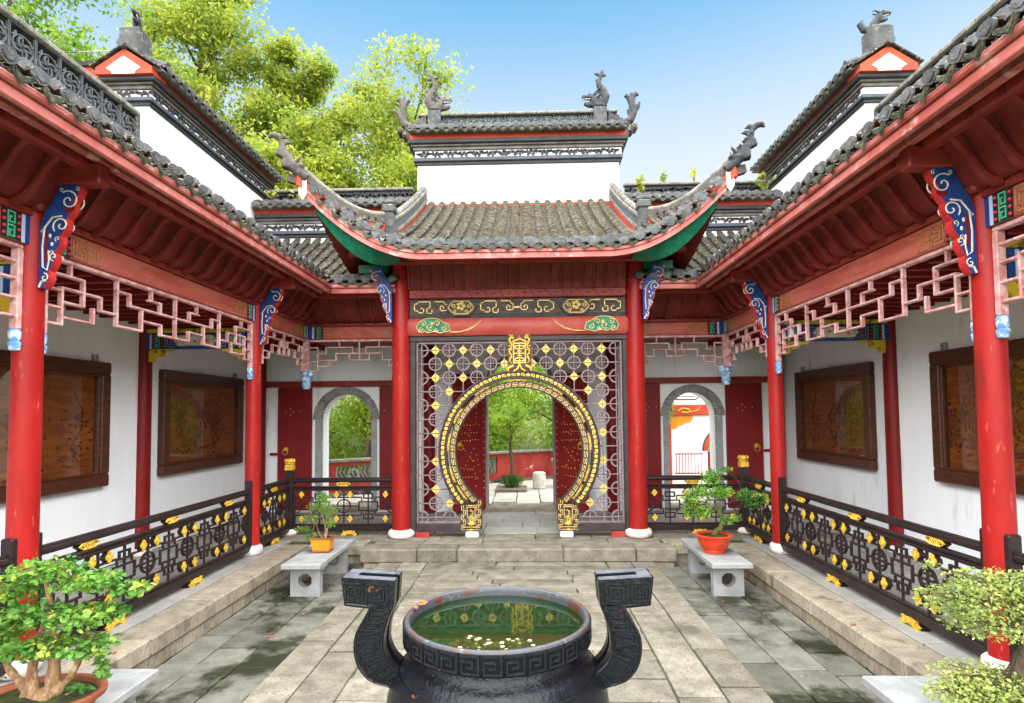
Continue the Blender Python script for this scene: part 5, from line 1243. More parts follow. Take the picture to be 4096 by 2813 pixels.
for q in (-1, 1):
    b = MB(); b.tube([(q*x, z, .095) for x, z in ((.085, 3.0), (.12, 3.03), (.15, 3.0), (.145, 2.95), (.115, 2.92), (.125, 2.87), (.155, 2.84), (.145, 2.79), (.12, 2.76), (.14, 2.71), (.15, 2.67), (.12, 2.63))], [.012, .018, .018, .016, .015, .016, .016, .015, .014, .013, .011, .006], 7, XP)
    b.ball((q*.1, 3.025, .1), (.028, .02, .018), XP, 8, 5)
    for k in range(6): b.tube([(q*.125, 3.035, .1), (q*(.15+.012*math.cos(k)), 3.02+.02*k-.03, .1)], .005, 4, XP)
    for k in range(5): b.ball((q*(.12+.035*(k % 2)), 2.96-.06*k, .1), (.016, .012, .01), XP, 6, 4)
    b.tube([(q*.09, 2.6, .095), (q*.14, 2.58, .095), (q*.18, 2.55, .095), (q*.17, 2.51, .095)], [.02, .024, .026, .012], 6, XP); b.tube([(q*.01, 2.6, .095), (q*.03, 2.55, .095), (q*.09, 2.51, .095)], [.012, .016, .01], 6, XP)
    b.tube([(q*.09, 3.06, .09), (q*.12, 3.065, .09), (q*.14, 3.055, .09)], .009, 5, XP)
    b.build('gold_dragon', 'gold', pl, True)
MB().ball((0, 2.615, .09), (.02, .02, .014), XP, 8, 5).build('gold_knot', 'goldl', pl, True)
MB().prism([(-.03, 2.985), (-.036, 3.01), (-.022, 3.03), (-.014, 3.02), (0, 3.075), (.012, 3.025), (.022, 3.035), (.036, 3.01), (.03, 2.985)], .086, .096, XP).build('flame', 'flame', pl)
MB().ball((0, 3.0, .095), (.022, .022, .018), XP, 10, 6).build('pearl', 'pearl', pl, True)
# ================================================================== CARVED WALL PANELS
def panel(label, s, y0, y1, z0=1.02, z1=2.55, scene=0):
    u = (0, 1, 0) if s < 0 else (0, -1, 0); o = (XX(s, WALL), y0 if s < 0 else y1, 0); Fm = FR(o, u); L = y1-y0
    t = thing('carved_panel', label, 'panel', Mx=Fm @ T(0, z0, 0), group='framed carved wood panels on the gallery walls')
    w = .15
    for a0, a1, b0, b1 in ((0, L, z0, z0+w), (0, L, z1-w, z1), (0, w, z0+w, z1-w), (L-w, L, z0+w, z1-w)): MB().cbox(a0, a1, b0, b1, 0, .10, .014, Fm).build('frame_member', 'frame', t)
    for a0, a1, b0, b1 in ((w, L-w, z0+w, z0+w+.03), (w, L-w, z1-w-.03, z1-w), (w, w+.03, z0+w+.03, z1-w-.03), (L-w-.03, L-w, z0+w+.03, z1-w-.03)): MB().cbox(a0, a1, b0, b1, .01, .085, .008, Fm).build('inner_moulding', 'frame', t)
    bd = MB().box(w, L-w, z0+w, z1-w, 0, .02, Fm).build('carved_board', 'carve', t)
    rg = random.Random(scene); H = z1-z0; aw = L-2*w
    cl = lambda a, z: (min(max(a, w+.05), L-w-.05), min(max(z, z0+w+.05), z1-w-.05))
    for k in range(3):                                 # crags: jagged ridges with boulders at their feet
        b = MB(); a = w+aw*(.2+.3*k)+rg.uniform(-.1, .1); z = z1-w-.1-rg.random()*.15; pts = []; x = a
        for q in range(11):
            pts.append((*cl(x, z-q*.085), .022)); x += rg.uniform(-.075, .075)
        b.tube(pts, [.005+.008*rg.random() for _ in pts], 5, Fm)
        for q in range(46):
            x, zz_ = cl(pts[rg.randrange(4, 11)][0]+rg.gauss(0, .12), pts[rg.randrange(4, 11)][1]+rg.gauss(0, .07)); b.ball((x, zz_, .022), (.012+rg.random()*.022, .010+rg.random()*.016, .016), Fm, 6, 4)
        b.build('crag_relief', 'carved2', bd, True)
    for k in range(5):                                 # trees: stem, forks and leaf knots
        b = MB(); a, z = w+aw*rg.uniform(.08, .92), z0+w+rg.uniform(.15, H*.42); hgt = rg.uniform(.3, .55)
        st = [(*cl(a+.05*math.sin(q*1.3+k), z+hgt*q/6), .022) for q in range(7)]; b.tube(st, [.016, .014, .013, .012, .010, .008, .005], 5, Fm)
        for q in range(9):
            p0 = st[rg.randrange(2, 7)]; e = cl(p0[0]+rg.uniform(-.17, .17), p0[1]+rg.uniform(.0, .13)); b.tube([p0, (*e, .022)], [.007, .004], 4, Fm)
            for m_ in range(5): x, zz_ = cl(e[0]+rg.gauss(0, .03), e[1]+rg.gauss(0, .025)); b.ball((x, zz_, .024), (.016, .011, .010), Fm, 6, 3)
        b.build('tree_relief', 'carved2', bd, True)
    for k in range(3):                                 # small boats and figures
        b = MB(); a, z = cl(w+aw*rg.uniform(.15, .85), z0+w+rg.uniform(.08, .3)); b.tube([(a-.09, z+.02, .024), (a-.04, z-.005, .026), (a+.04, z-.005, .026), (a+.09, z+.02, .024)], [.006, .014, .014, .006], 5, Fm)
        for q in range(3): b.ball((a-.04+.04*q, z+.03, .026), (.011, .022, .011), Fm, 6, 4)
        b.build('boat_relief', 'carved2', bd, True)
    b = MB()
    for k in range(9): z = z0+w+.04+.035*k; b.tube([(w+.03+(L-2*w-.06)*i/14, z+.012*math.sin(i*1.1+k), .021) for i in range(15)], .004, 4, Fm)
    b.build('wave_relief', 'carve', bd)
    if scene % 2:
        b = MB()
        for k in range(9): b.box(w+.12+k*.05, w+.13+k*.05, z0+w+.3+.012*k, z0+w+.58+.012*k, .02, .034, Fm)
        b.box(w+.1, w+.6, z0+w+.42, z0+w+.435, .02, .036, Fm).box(w+.15, w+.75, z0+w+.85, z0+w+.97, .02, .05, Fm)
        for k in range(3): b.box(w+.2+.2*k, w+.225+.2*k, z0+w+.58, z0+w+.86, .02, .04, Fm)
        b.build('pavilion_relief', 'carve', bd)
    MB().box(w+.03, L-w-.03, z0+w+.03, z1-w-.03, .072, .075, Fm).build('glass_pane', 'glass', t)
    for a in ((L-.22,) if s < 0 else (.14,)): MB().cbox(a, a+.06, z1-.01, z1+.09, .0, .05, .004, Fm).build('hanging_bracket', 'metal', t)
panel('carved wood panel in dark frame between the left wall column and the left back corner', -1, -.68, 1.62, scene=2)
panel('carved wood cliff panel partly behind the near left column', -1, -3.9, -1.72, scene=4)
panel('carved wood panel in dark frame between the right wall column and the right back corner', 1, -.62, 1.58, scene=6)
panel('carved wood fence and pavilion panel partly behind the near right column', 1, -3.95, -1.82, scene=7)
M['sheeniron'] = mat('sky_sheen_iron', (.10, .11, .135), (.05, .055, .07), .3, 14, bump=.4, bscale=60, spec=.5, c3=(.02, .02, .022), s3=30, lo3=.62, hi3=.7)  # iron with the sky's reflection painted in as a paler base
# ================================================================== CENSER
CC = (-.0285, -5.812)
cz = thing('bronze_censer', 'black cast iron cauldron with square looped handles and green water, in the foreground', 'cauldron', (CC[0], CC[1], PATH))
TC = T(CC[0], CC[1], 0)
prof = [(.30, .02), (.42, .10), (.50, .22), (.54, .34), (.55, .42), (.54, .51), (.505, .60), (.47, .645), (.455, .665), (.43, .68), (.405, .705), (.40, .735), (.42, .752), (.455, .757), (.463, .762)]
body = MB().lathe(prof, 72, TC, cap=False).build('body', 'iron', cz, 50)
MB().lathe([(.30, .02), (.1, .0), (.02, .0)], 48, TC).build('body_bottom', 'iron', cz, True)
rimb = MB().lathe([(.455, .757), (.462, .765), (.461, .855)], 72, TC, cap=False).build('rim_band', 'iron', cz, True)
MB().lathe([(.461, .855), (.459, .864), (.454, .868), (.440, .868), (.434, .862), (.431, .845), (.430, .80)], 72, TC, cap=False).build('rim_lip', 'rust', cz, 50)
MB().lathe([(.430, .80), (.425, .775), (.385, .74), (.37, .70), (.30, .68), (.01, .67)], 64, TC, cap=False).build('basin', 'basin', cz, 50)
b = MB(); nk = 30
for k in range(nk):
    a = 2*PI*k/nk; st = 2*PI/nk
    def sg(z0, z1, a0, a1): b.ring(.458, .4665, .768+z0*.085, .768+z1*.085, max(1, int((a1-a0)*5)), a+a0*st, a+a1*st, TC)
    sg(.88, 1, .05, .95); sg(0, .12, .12, .95); sg(.0, .88, .86, .95); sg(.12, .7, .12, .2); sg(.6, .7, .2, .68); sg(.3, .6, .6, .68); sg(.3, .4, .36, .6)
b.build('rim_meander', 'ironrel', rimb)
w = MB().lathe([(.431, .822), (.001, .822)], 64, TC, cap=False).build('water', 'water', cz, True)
rg = random.Random(5); b = MB()
for k in range(110):
    a = rg.uniform(-2.35, -.95); r = rg.uniform(.2, .38); x, y_ = r*math.cos(a)*.95+.02, r*math.sin(a); b.lathe([(.010, 0), (.012, .005), (.010, .009)], 8, T(CC[0]+x, CC[1]+y_, .806+rg.uniform(0, .008)) @ R(rg.uniform(-.3, .3), 'X'))
o = b.build('floating_petals', 'pebble', cz); o['kind'] = 'stuff'
b = MB()
for k in range(60):
    t = k/59; b.ring(.5535, .5605, 0, .006, 1, 2*PI*k/60, 2*PI*(k+1)/60, TC @ T(0, 0, .40+.018*math.sin(k*1.05)))
b.build('wave_relief', 'ironrel', body)
for a in (-2.35, -.78, -1.57+3.14):
    b = MB(); X = TC @ R(a, 'Z') @ T(.535, 0, .47) @ R(PI/2-.18, 'Y') @ R(PI/2, 'Z')
    for k in range(6): b.tube([(.045*math.cos(k*1.047)+.028*math.cos(q*.63), .045*math.sin(k*1.047)+.028*math.sin(q*.63), .004) for q in range(11)], .006, 5, X)
    b.ball((0, 0, .004), (.025, .025, .012), X, 10, 5)
    for k in range(5): b.ball((.014*math.cos(k*1.26), .014*math.sin(k*1.26), .014), .008, X, 6, 4)
    for q in (-1, 1): b.tube(spiral((q*.11, -.02), .01, .04, 0, 1.1, 12, .0), .006, 5, X)
    b.build('flower_relief', 'ironrel', body, True)
MB().lathe([(.492, .618), (.497, .623), (.487, .634)], 72, TC, cap=False).build('shoulder_bead', 'iron', body, True)
def crv(P, n=5):
    o = []
    for i in range(len(P)-1):
        p0, p1, p2, p3 = P[max(i-1, 0)], P[i], P[i+1], P[min(i+2, len(P)-1)]
        for k in range(n):
            u = k/n; o.append(tuple(.5*((2*p1[c])+(-p0[c]+p2[c])*u+(2*p0[c]-5*p1[c]+4*p2[c]-p3[c])*u*u+(-p0[c]+3*p1[c]-3*p2[c]+p3[c])*u**3) for c in (0, 1)))
    return o+[P[-1]]
HOUT = crv([(.628, .918), (.652, .872), (.690, .805), (.703, .73), (.683, .64), (.625, .572), (.53, .54)]); HIN = crv([(.46, .60), (.52, .655), (.55, .72), (.55, .79), (.532, .86), (.503, .93)])
HO = [(.765, 1.068), (.748, .932)]+HOUT+HIN+[(.495, 1.052)]
for s in (-1, 1):
    Fh = FR((CC[0], CC[1], 0), (1, 0, 0)); pl = [(s*x, z) for x, z in HO]
    h = thing  # handle: two cheeks with an open slot between, closed at the outer side
    b = MB().prism(pl, .026, .078, Fh).prism(pl, -.078, -.026, Fh)
    b.prism([(s*x, z) for x, z in [(.762, 1.064), (.746, .935)]+HOUT+[(x-.055, z+.02) for x, z in HOUT[::-1]]+[(.62, .96), (.69, 1.0), (.69, 1.06)]], -.026, .026, Fh)
    hb = b.build('handle', 'iron', cz, 35)
    b = MB()
    no, ni = len(HOUT), len(HIN)
    for k in range(9):
        f = (k+.5)/9; po = Vector(HOUT[min(no-1, int(f*no))]); pi_ = Vector(HIN[::-1][min(ni-1, int(f*ni))]); c = (po+pi_)/2; ax = (po-pi_).normalized(); w2 = (po-pi_).length*.34; a = math.atan2(ax.y, s*ax.x)
        X = Fh @ T(s*c.x, c.y, .078) @ R(a, 'Z'); h2 = .017
        for (x0, x1, y0, y1) in ((-w2, w2, h2-.003, h2+.003), (-w2-.003, -w2+.003, -h2, h2), (-w2, w2*.6, -h2-.003, -h2+.003), (w2*.6-.003, w2*.6+.003, -h2, .004), (-w2*.5, w2*.6, .001, .007), (w2-.003, w2+.003, -h2, h2)): b.box(x0, x1, y0, y1, 0, .007, X)
    for cx_, cz_, e in ((.70, .998, .042), (.585, .985, .05)):
        X = Fh @ T(s*cx_, cz_, .078)
        for k in (1, .62, .28):
            q = e*k
            for (x0, x1, y0, y1) in ((-q, q, q-.003, q+.003), (-q, q*.7, -q-.003, -q+.003), (-q-.003, -q+.003, -q, q), (q-.003, q+.003, -q, q)): b.box(x0, x1, y0, y1, 0, .007, X)
    b.tube([(s*(x-.01), z+.004, .079) for x, z in HOUT], .005, 5, Fh); b.tube([(s*(x+.01), z, .079) for x, z in HIN], .005, 5, Fh); b.tube([(s*x, z, .079) for x, z in ((.752, 1.055), (.737, .943), (.62, .93))], .005, 5, Fh)
    b.build('handle_meander', 'ironrel', hb)
    for c0, c1, xa_, xb_ in ((.028, .077, .5, .755), (-.077, -.028, .5, .755), (-.0279, .0279, .695, .755)):      # pale plates added for the sky's reflection on the handle head
        zt_ = lambda x: 1.052+(x-.495)*(.016/.27); b2 = MB().prism([(s*xa_, zt_(xa_)+.0005), (s*xb_, zt_(xb_)+.0005), (s*xb_, zt_(xb_)+.003), (s*xa_, zt_(xa_)+.003)], c0, c1, Fh); b2.build('sheen_top', 'sheeniron', hb)
for a in (-1.2, 1.0, 3.2): MB().lathe([(.05, PATH), (.055, PATH+.08), (.045, PATH+.16), (.075, .10), (.09, .2)], 14, TC @ T(.36*math.cos(a), .36*math.sin(a), 0)).build('leg', 'iron', cz, True)
for k, (a, r) in enumerate(((2.75, .435), (2.85, .42), (3.0, .425))):
    tag(MB().prism([(-.022, 0), (-.008, .012), (.014, .009), (.028, 0), (.012, -.011), (-.008, -.01)], 0, .002, TC @ T(r*math.cos(a), r*math.sin(a), .871+.003*k) @ R(a*9, 'Z') @ R(.12, 'X')).build('fallen_leaf', 'dleaf'), ['upper', 'middle', 'lower'][k]+' small orange leaf on the left of the cauldron rim', 'leaf', 'orange leaves on the cauldron rim')
# ================================================================== BENCHES
def bench(label, x0, x1, y0, y1, top=.15):
    t = thing('stone_bench', label, 'bench', ((x0+x1)/2, (y0+y1)/2, COURT), 'stone benches'); cx = (x0+x1)/2; w = x1-x0
    MB().cbox(x0, x1, y0, y1, top-.06, top, .008).build('bench_top', 'bench', t)
    for y, sg in ((y0+.2, 1), (y1-.2, -1)):
        hw = w*.38; zb, zt = COURT, top-.06; b = MB(); r = .085; cxh = (zb+zt)/2+.01
        X = FR((cx, y, 0), (1, 0, 0)); oc = [(r*math.cos(PI/8+k*PI/4), cxh+r*math.sin(PI/8+k*PI/4)) for k in range(8)]
        b.prism([(-hw, zb), (hw, zb), (hw, cxh-.02), (oc[7][0], oc[7][1]), oc[6], oc[5], oc[4], (-hw, cxh-.02)], -.05, .05, X)
        b.prism([(hw, cxh-.02), (hw, zt), (-hw, zt), (-hw, cxh-.02), oc[4], oc[3], oc[2], oc[1], oc[0], oc[7]], -.05, .05, X)
        b.build('bench_leg', 'bench', t)
        for q in (-1, 1): MB().prism([(q*(hw-.02), zt), (q*(hw+.06), zt), (q*(hw+.045), zt-.03), (q*(hw+.01), zt-.045), (q*(hw-.02), zt-.07)], -.055, .055, X).build('corbel', 'bench', t)
    return t
bench('pale stone bench left of the gate steps with an orange pot on it', -2.73, -2.27, -2.14, -.78)
bench('pale stone bench right of the gate steps with a round red pot on it', 2.21, 2.67, -2.15, -.82)
bench('pale stone bench in the bottom left corner under the leafy bonsai', -2.88, -2.40, -6.2, -4.8)
bench('pale stone bench in the bottom right corner under the yellowish bonsai', 2.28, 2.78, -6.2, -4.88)
# ================================================================== PLANTS
def limb(b, p, d, L, r, rg, n=6, curl=.25, grav=0.):
    pts = [Vector(p)]; d = Vector(d).normalized(); rad = [r]
    for i in range(n):
        d = (d+Vector((rg.gauss(0, curl), rg.gauss(0, curl), rg.gauss(0, curl)*.6+grav))).normalized(); pts.append(pts[-1]+d*L/n); rad.append(r*(1-.62*(i+1)/n))
    b.tube(pts, rad, 7 if r > .01 else 5); return pts, rad
def cloud(rg, centers, n):
    c = np.array([q[0] for q in centers]); r = np.array([q[1] for q in centers]); w = np.array([q[2] if len(q) > 2 else 1. for q in centers]); w = w/w.sum()
    k = rg.choice(len(c), n, p=w); d = rg.normal(size=(n, 3)); d /= np.linalg.norm(d, axis=1)[:, None]
    u = rg.random(n)**.55; return c[k]+d*(r[k]*u[:, None] if r.ndim > 1 else (r[k]*u)[:, None])
def bonsai(label, loc, pot, trunks, cl, nl, ls, lm, bm='bark', seed=1, aspect=.55, flat=.35, twigs=60, tr=.006):
    t = thing('potted_bonsai', label, 'potted plant', loc); rg = random.Random(seed); nr = np.random.default_rng(seed)
    pot(t, loc)
    b = MB()
    for pts, r0, r1 in trunks:
        P = [Vector(loc)+Vector(p) for p in pts]; n = len(P)
        sm = []
        for i in range(n-1):
            for k in range(4):
                u = k/4; p0, p1, p2, p3 = P[max(i-1, 0)], P[i], P[i+1], P[min(i+2, n-1)]
                sm.append(.5*((2*p1)+(-p0+p2)*u+(2*p0-5*p1+4*p2-p3)*u*u+(-p0+3*p1-3*p2+p3)*u**3))
        sm.append(P[-1]); b.tube(sm, [(r0+(r1-r0)*i/(len(sm)-1))*(1+.1*math.sin(i*2.3)) for i in range(len(sm))], 10)
    ends = [Vector(loc)+Vector(p[-1]) for p, _, _ in trunks]+[Vector(loc)+Vector(p[len(p)//2+1 if len(p) > 2 else -1]) for p, _, _ in trunks]
    cs = [(tuple(Vector(loc)+Vector(c)), r, w) for c, r, w in cl]
    voxel(b, 'trunk', bm, tr*1.4 if tr > .004 else .006, t, smooth_it=1)
    tb = MB()
    for c, r, w in cs:
        cc = Vector(c); e = min(ends, key=lambda q: (q-cc).length); mid = (e+cc)/2+Vector((rg.gauss(0, .03), rg.gauss(0, .03), rg.gauss(0, .02)))
        tb.tube([e, mid, cc], [tr, tr*.8, tr*.5], 5)
        for k in range(max(3, int(twigs*w/sum(q[2] for q in cs)))):
            d = Vector((rg.gauss(0, 1), rg.gauss(0, 1), rg.gauss(0, .6))).normalized(); R_ = Vector(r) if hasattr(r, '__len__') else Vector((r, r, r)); q = cc+Vector((d.x*R_.x, d.y*R_.y, d.z*R_.z))*rg.uniform(.6, 1.1)
            tb.tube([cc+(mid-cc)*rg.random()*.5, (cc+q)/2+Vector((0, 0, .015)), q], [tr*.45, tr*.3, tr*.12], 4)
    tb.build('twigs', bm, t, True)
    pts = cloud(nr, [(c, np.array(r) if hasattr(r, '__len__') else np.array((r, r, r)), w) for c, r, w in cs], nl)
    put(leafmesh('foliage', pts, ls, lm, flat, aspect, .1, seed, True), 'foliage', t); return t
def soil(t, loc, rx, ry, z): MB().lathe([(1, 0), (.8, .012), (.4, .02), (.01, .022)], 24, T(loc[0], loc[1], z) @ SC(rx, ry, 1), cap=False).build('soil', 'soil', t, True)
def pot_oval(t, loc):
    MB().lathe([(.20, 0), (.25, .02), (.29, .10), (.30, .115), (.33, .12), (.335, .145), (.32, .15), (.295, .146), (.28, .12)], 40, T(*loc), cap=False, sy=.74).build('pot', 'potbrown', t, 45); soil(t, loc, .29, .21, loc[2]+.115)
LB = (-2.66, -5.44, .15)
bonsai('lush bright green bonsai in brown oval pot, bottom left corner', LB, pot_oval,
       [([(.04, 0, .10), (.06, 0, .26), (.05, .01, .42), (.02, .02, .60), (-.02, .02, .78)], .042, .011), ([(-.03, -.02, .10), (-.07, 0, .24), (-.06, .02, .40), (-.02, .03, .56)], .037, .013), ([(-.06, 0, .12), (-.16, .02, .20), (-.25, .03, .30), (-.27, .02, .46)], .03, .012),
        ([(.08, 0, .14), (.15, .02, .24), (.2, .03, .36), (.22, .05, .5)], .024, .011), ([(.0, 0, .1), (.02, -.02, .13), (.08, -.03, .11)], .06, .05), ([(-.02, .02, .1), (-.12, -.02, .12)], .05, .03)],
       [((.0, .0, .84), (.2, .2, .07), 1.0), ((-.2, .05, .72), (.2, .2, .08), 1.), ((.2, .06, .76), (.2, .18, .06), 1.), ((.42, .1, .70), (.13, .12, .045), .55), ((.25, .0, .58), (.22, .2, .06), 1.1), ((-.05, -.05, .60), (.24, .2, .07), 1.2),
        ((-.3, 0, .5), (.2, .2, .08), 1.), ((.02, -.1, .44), (.22, .16, .06), 1.), ((.28, -.02, .42), (.16, .16, .06), .8), ((.33, .02, .29), (.05, .05, .09), .25), ((-.28, 0, .36), (.12, .12, .05), .4), ((.2, 0, .17), (.1, .03, .02), .12)], 3700, .037, 'leafD', 'bark', 11, .62, .5, 170, .006)
def pot_dark(t, loc):
    MB().lathe([(.16, 0), (.2, .03), (.22, .12), (.26, .13), (.26, .16), (.235, .16), (.22, .13)], 32, T(*loc), cap=False).build('pot', 'frame', t, 45); soil(t, loc, .22, .22, loc[2]+.12)
RB = (2.74, -5.5, .15)
bonsai('pale yellow-green bonsai with flat layered foliage, bottom right corner', RB, pot_dark,
       [([(.0, 0, .12), (.04, .02, .28), (.1, .02, .42), (.1, .0, .6), (.04, 0, .72)], .06, .02), ([(.04, 0, .26), (-.06, 0, .3), (-.2, .02, .29), (-.3, .02, .25)], .015, .007)],
       [((-.02, .02, .76), (.3, .22, .075), 1.4), ((-.2, .05, .66), (.27, .22, .08), 1.5), ((.1, 0, .68), (.24, .22, .09), 1.2), ((-.1, -.05, .56), (.3, .2, .06), 1.3), ((-.16, -.02, .27), (.3, .22, .07), 1.3), ((-.27, 0, .17), (.2, .18, .07), 1.), ((.08, -.1, .2), (.26, .18, .07), .9), ((.16, 0, .5), (.14, .14, .08), .6), ((-.34, .1, .84), (.05, .05, .03), .06)], 7500, .021, 'leafE', 'bark2', 12, .6, .4, 420, .006)
def pot_orange(t, loc):
    b = MB(); b.add([(-.10, -.075, .02), (.10, -.075, .02), (.10, .075, .02), (-.10, .075, .02), (-.125, -.095, .17), (.125, -.095, .17), (.125, .095, .17), (-.125, .095, .17)], [(3, 2, 1, 0), (0, 1, 5, 4), (1, 2, 6, 5), (2, 3, 7, 6), (3, 0, 4, 7), (4, 5, 6, 7)], T(*loc)); b.build('pot', 'potorange', t)
    b = MB()
    for x0, x1, y0, y1 in ((-.138, .138, -.108, -.088), (-.138, .138, .088, .108), (-.138, -.118, -.088, .088), (.118, .138, -.088, .088)): b.cbox(x0, x1, y0, y1, .168, .186, .004, T(*loc))
    b.build('pot_rim', 'potbrown', t); MB().cbox(-.11, .11, -.085, .085, .008, .022, .004, T(*loc)).cbox(-.105, .105, -.08, .08, .024, .034, .004, T(*loc)).build('pot_base', 'potbrown', t)
    for x in (-.08, .08):
        for y in (-.055, .055): MB().cbox(x-.02, x+.02, y-.02, y+.02, 0, .01, .003, T(*loc)).build('pot_foot', 'potbrown', t)
    MB().box(-.118, .118, -.088, .088, .171, .174, T(*loc)).build('soil', 'soil', t)
bonsai('wispy small-leaved shrub in orange rectangular pot on the left bench', (-2.46, -1.52, .15), pot_orange,
       [([(.02, 0, .16), (.03, 0, .3), (.0, 0, .45), (.02, 0, .6)], .012, .006), ([(.04, 0, .16), (.06, .02, .35), (.05, .02, .55)], .011, .005), ([(.0, 0, .16), (-.06, 0, .26), (-.1, 0, .4)], .009, .005)],
       [((.0, 0, .66), (.1, .1, .1), 1.), ((.06, 0, .52), (.13, .12, .1), 1.2), ((-.1, 0, .56), (.11, .1, .08), .8), ((-.14, 0, .42), (.13, .1, .06), .7), ((-.24, .0, .28), (.14, .08, .05), .5), ((.1, 0, .36), (.09, .1, .07), .5), ((-.14, -.02, .18), (.1, .07, .07), .8)], 1900, .022, 'leafD', 'bark', 13, .5, .2, 170, .004)
def pot_round(t, loc):
    MB().lathe([(.10, 0), (.125, .006), (.13, .03), (.125, .045), (.155, .07), (.185, .13), (.195, .195), (.2, .2), (.222, .205), (.225, .22), (.21, .226), (.185, .218), (.18, .19)], 40, T(*loc), cap=False).build('pot', 'potred', t, 45); soil(t, loc, .182, .182, loc[2]+.195)
    b = MB(); X = T(*loc) @ R(-PI/2+.18, 'Z') @ T(.178, 0, .115) @ R(PI/2-.35, 'Y') @ R(PI/2, 'Z')
    for q in ([(-.03, .02), (-.02, .0), (-.028, -.015)], [(-.012, .022), (-.005, .005), (-.014, -.012), (.0, -.01)], [(.01, .01), (.022, .0), (.016, -.012)], [(.03, .004), (.04, -.006)]): b.tube([(x, y, .006) for x, y in q], .0022, 4, X)
    b.build('brush_mark', 'black', t)
bonsai('leaning bonsai with long drooping leaves in round vermilion pot on the right bench', (2.40, -1.62, .15), pot_round,
       [([(.0, 0, .18), (.03, 0, .25), (.09, 0, .30), (.11, 0, .40), (.06, 0, .52), (.02, 0, .62)], .042, .016), ([(.06, 0, .5), (.2, 0, .6), (.36, 0, .64)], .012, .006), ([(.06, 0, .5), (-.08, 0, .6), (-.22, 0, .62)], .012, .006)],
       [((.0, 0, .9), (.16, .14, .12), 1.), ((-.14, 0, .72), (.17, .15, .1), 1.1), ((-.24, 0, .52), (.14, .12, .12), .9), ((.12, 0, .72), (.16, .14, .1), .8), ((.42, 0, .68), (.16, .12, .09), 1.), ((.5, .02, .58), (.12, .1, .06), .5), ((-.1, -.05, .5), (.1, .1, .1), .5), ((.16, -.06, .4), (.07, .07, .07), .25), ((.2, 0, 1.0), (.08, .05, .04), .15), ((.28, 0, .42), (.08, .06, .05), .2), ((-.3, 0, .66), (.1, .08, .08), .3), ((.6, 0, .66), (.1, .08, .07), .4)], 1700, .056, 'leafD', 'bark2', 14, .3, .1, 420, .004)
# fallen leaves on the court
for k, (x, y, z) in enumerate(((-2.35, -3.2, COURT), (-2.28, -2.6, COURT), (2.2, -1.0, COURT), (2.3, -2.2, COURT), (-3.15, -4.2, 0), (2.95, -3.6, 0))):
    tag(MB().prism([(-.025, 0), (-.01, .014), (.014, .01), (.03, 0), (.012, -.012), (-.01, -.011)], 0, .003, T(x, y, z+.006) @ R(k*1.3, 'Z') @ R(.1, 'X')).build('fallen_leaf', 'dleaf'), 'dry orange leaf '+['on the left court strip, nearest', 'on the left court strip near the bench', 'beside the far end of the right bench', 'in front of the right bench', 'on the left kerb', 'on the right kerb'][k], 'leaf', 'dry leaves scattered on the paving')
# ================================================================== ROOF STATUES
def fish(s):
    b = MB(); f = -s                                  # f: towards the centre
    b.tube([(f*.16, 0, .17), (f*.05, 0, .11), (-f*.08, 0, .14), (-f*.12, 0, .26), (-f*.07, 0, .40), (-f*.0, 0, .50), (f*.0, 0, .58), (-f*.03, 0, .66)], [.085, .095, .10, .095, .08, .06, .045, .035], 12)
    b.tube([(f*.10, 0, .22), (f*.22, 0, .25), (f*.32, 0, .24), (f*.335, 0, .27)], [.075, .06, .045, .03], 10); b.tube([(f*.12, 0, .10), (f*.22, 0, .09), (f*.31, 0, .12)], [.07, .055, .035], 10)
    b.ball((f*.2, 0, .3), (.04, .06, .03)); b.ball((f*.31, 0, .285), (.03, .04, .025)); b.ball((f*.0, 0, .06), (.16, .11, .07))
    for y in (-.05, .05): b.tube([(f*.12, y, .28), (f*.04, y*1.3, .36), (f*.0, y*1.4, .44)], [.025, .02, .008], 6); b.tube([(f*.06, y*1.5, .2), (-f*.02, y*2.2, .26), (-f*.06, y*2.3, .3)], [.03, .025, .008], 6)
    for q in range(6): t = q/5; b.ball((f*(-.0+.05*t), 0, .34+.26*t), (.035, .015, .03))
    b.tube([(-f*.03, 0, .66), (-f*.06, 0, .76), (-f*.08, 0, .83)], [.035, .04, .012], 8); b.tube([(-f*.03, 0, .68), (f*.05, 0, .73), (f*.1, 0, .74)], [.03, .035, .01], 8); b.tube([(-f*.04, 0, .68), (-f*.12, 0, .7), (-f*.16, 0, .69)], [.03, .03, .01], 8)
    return b
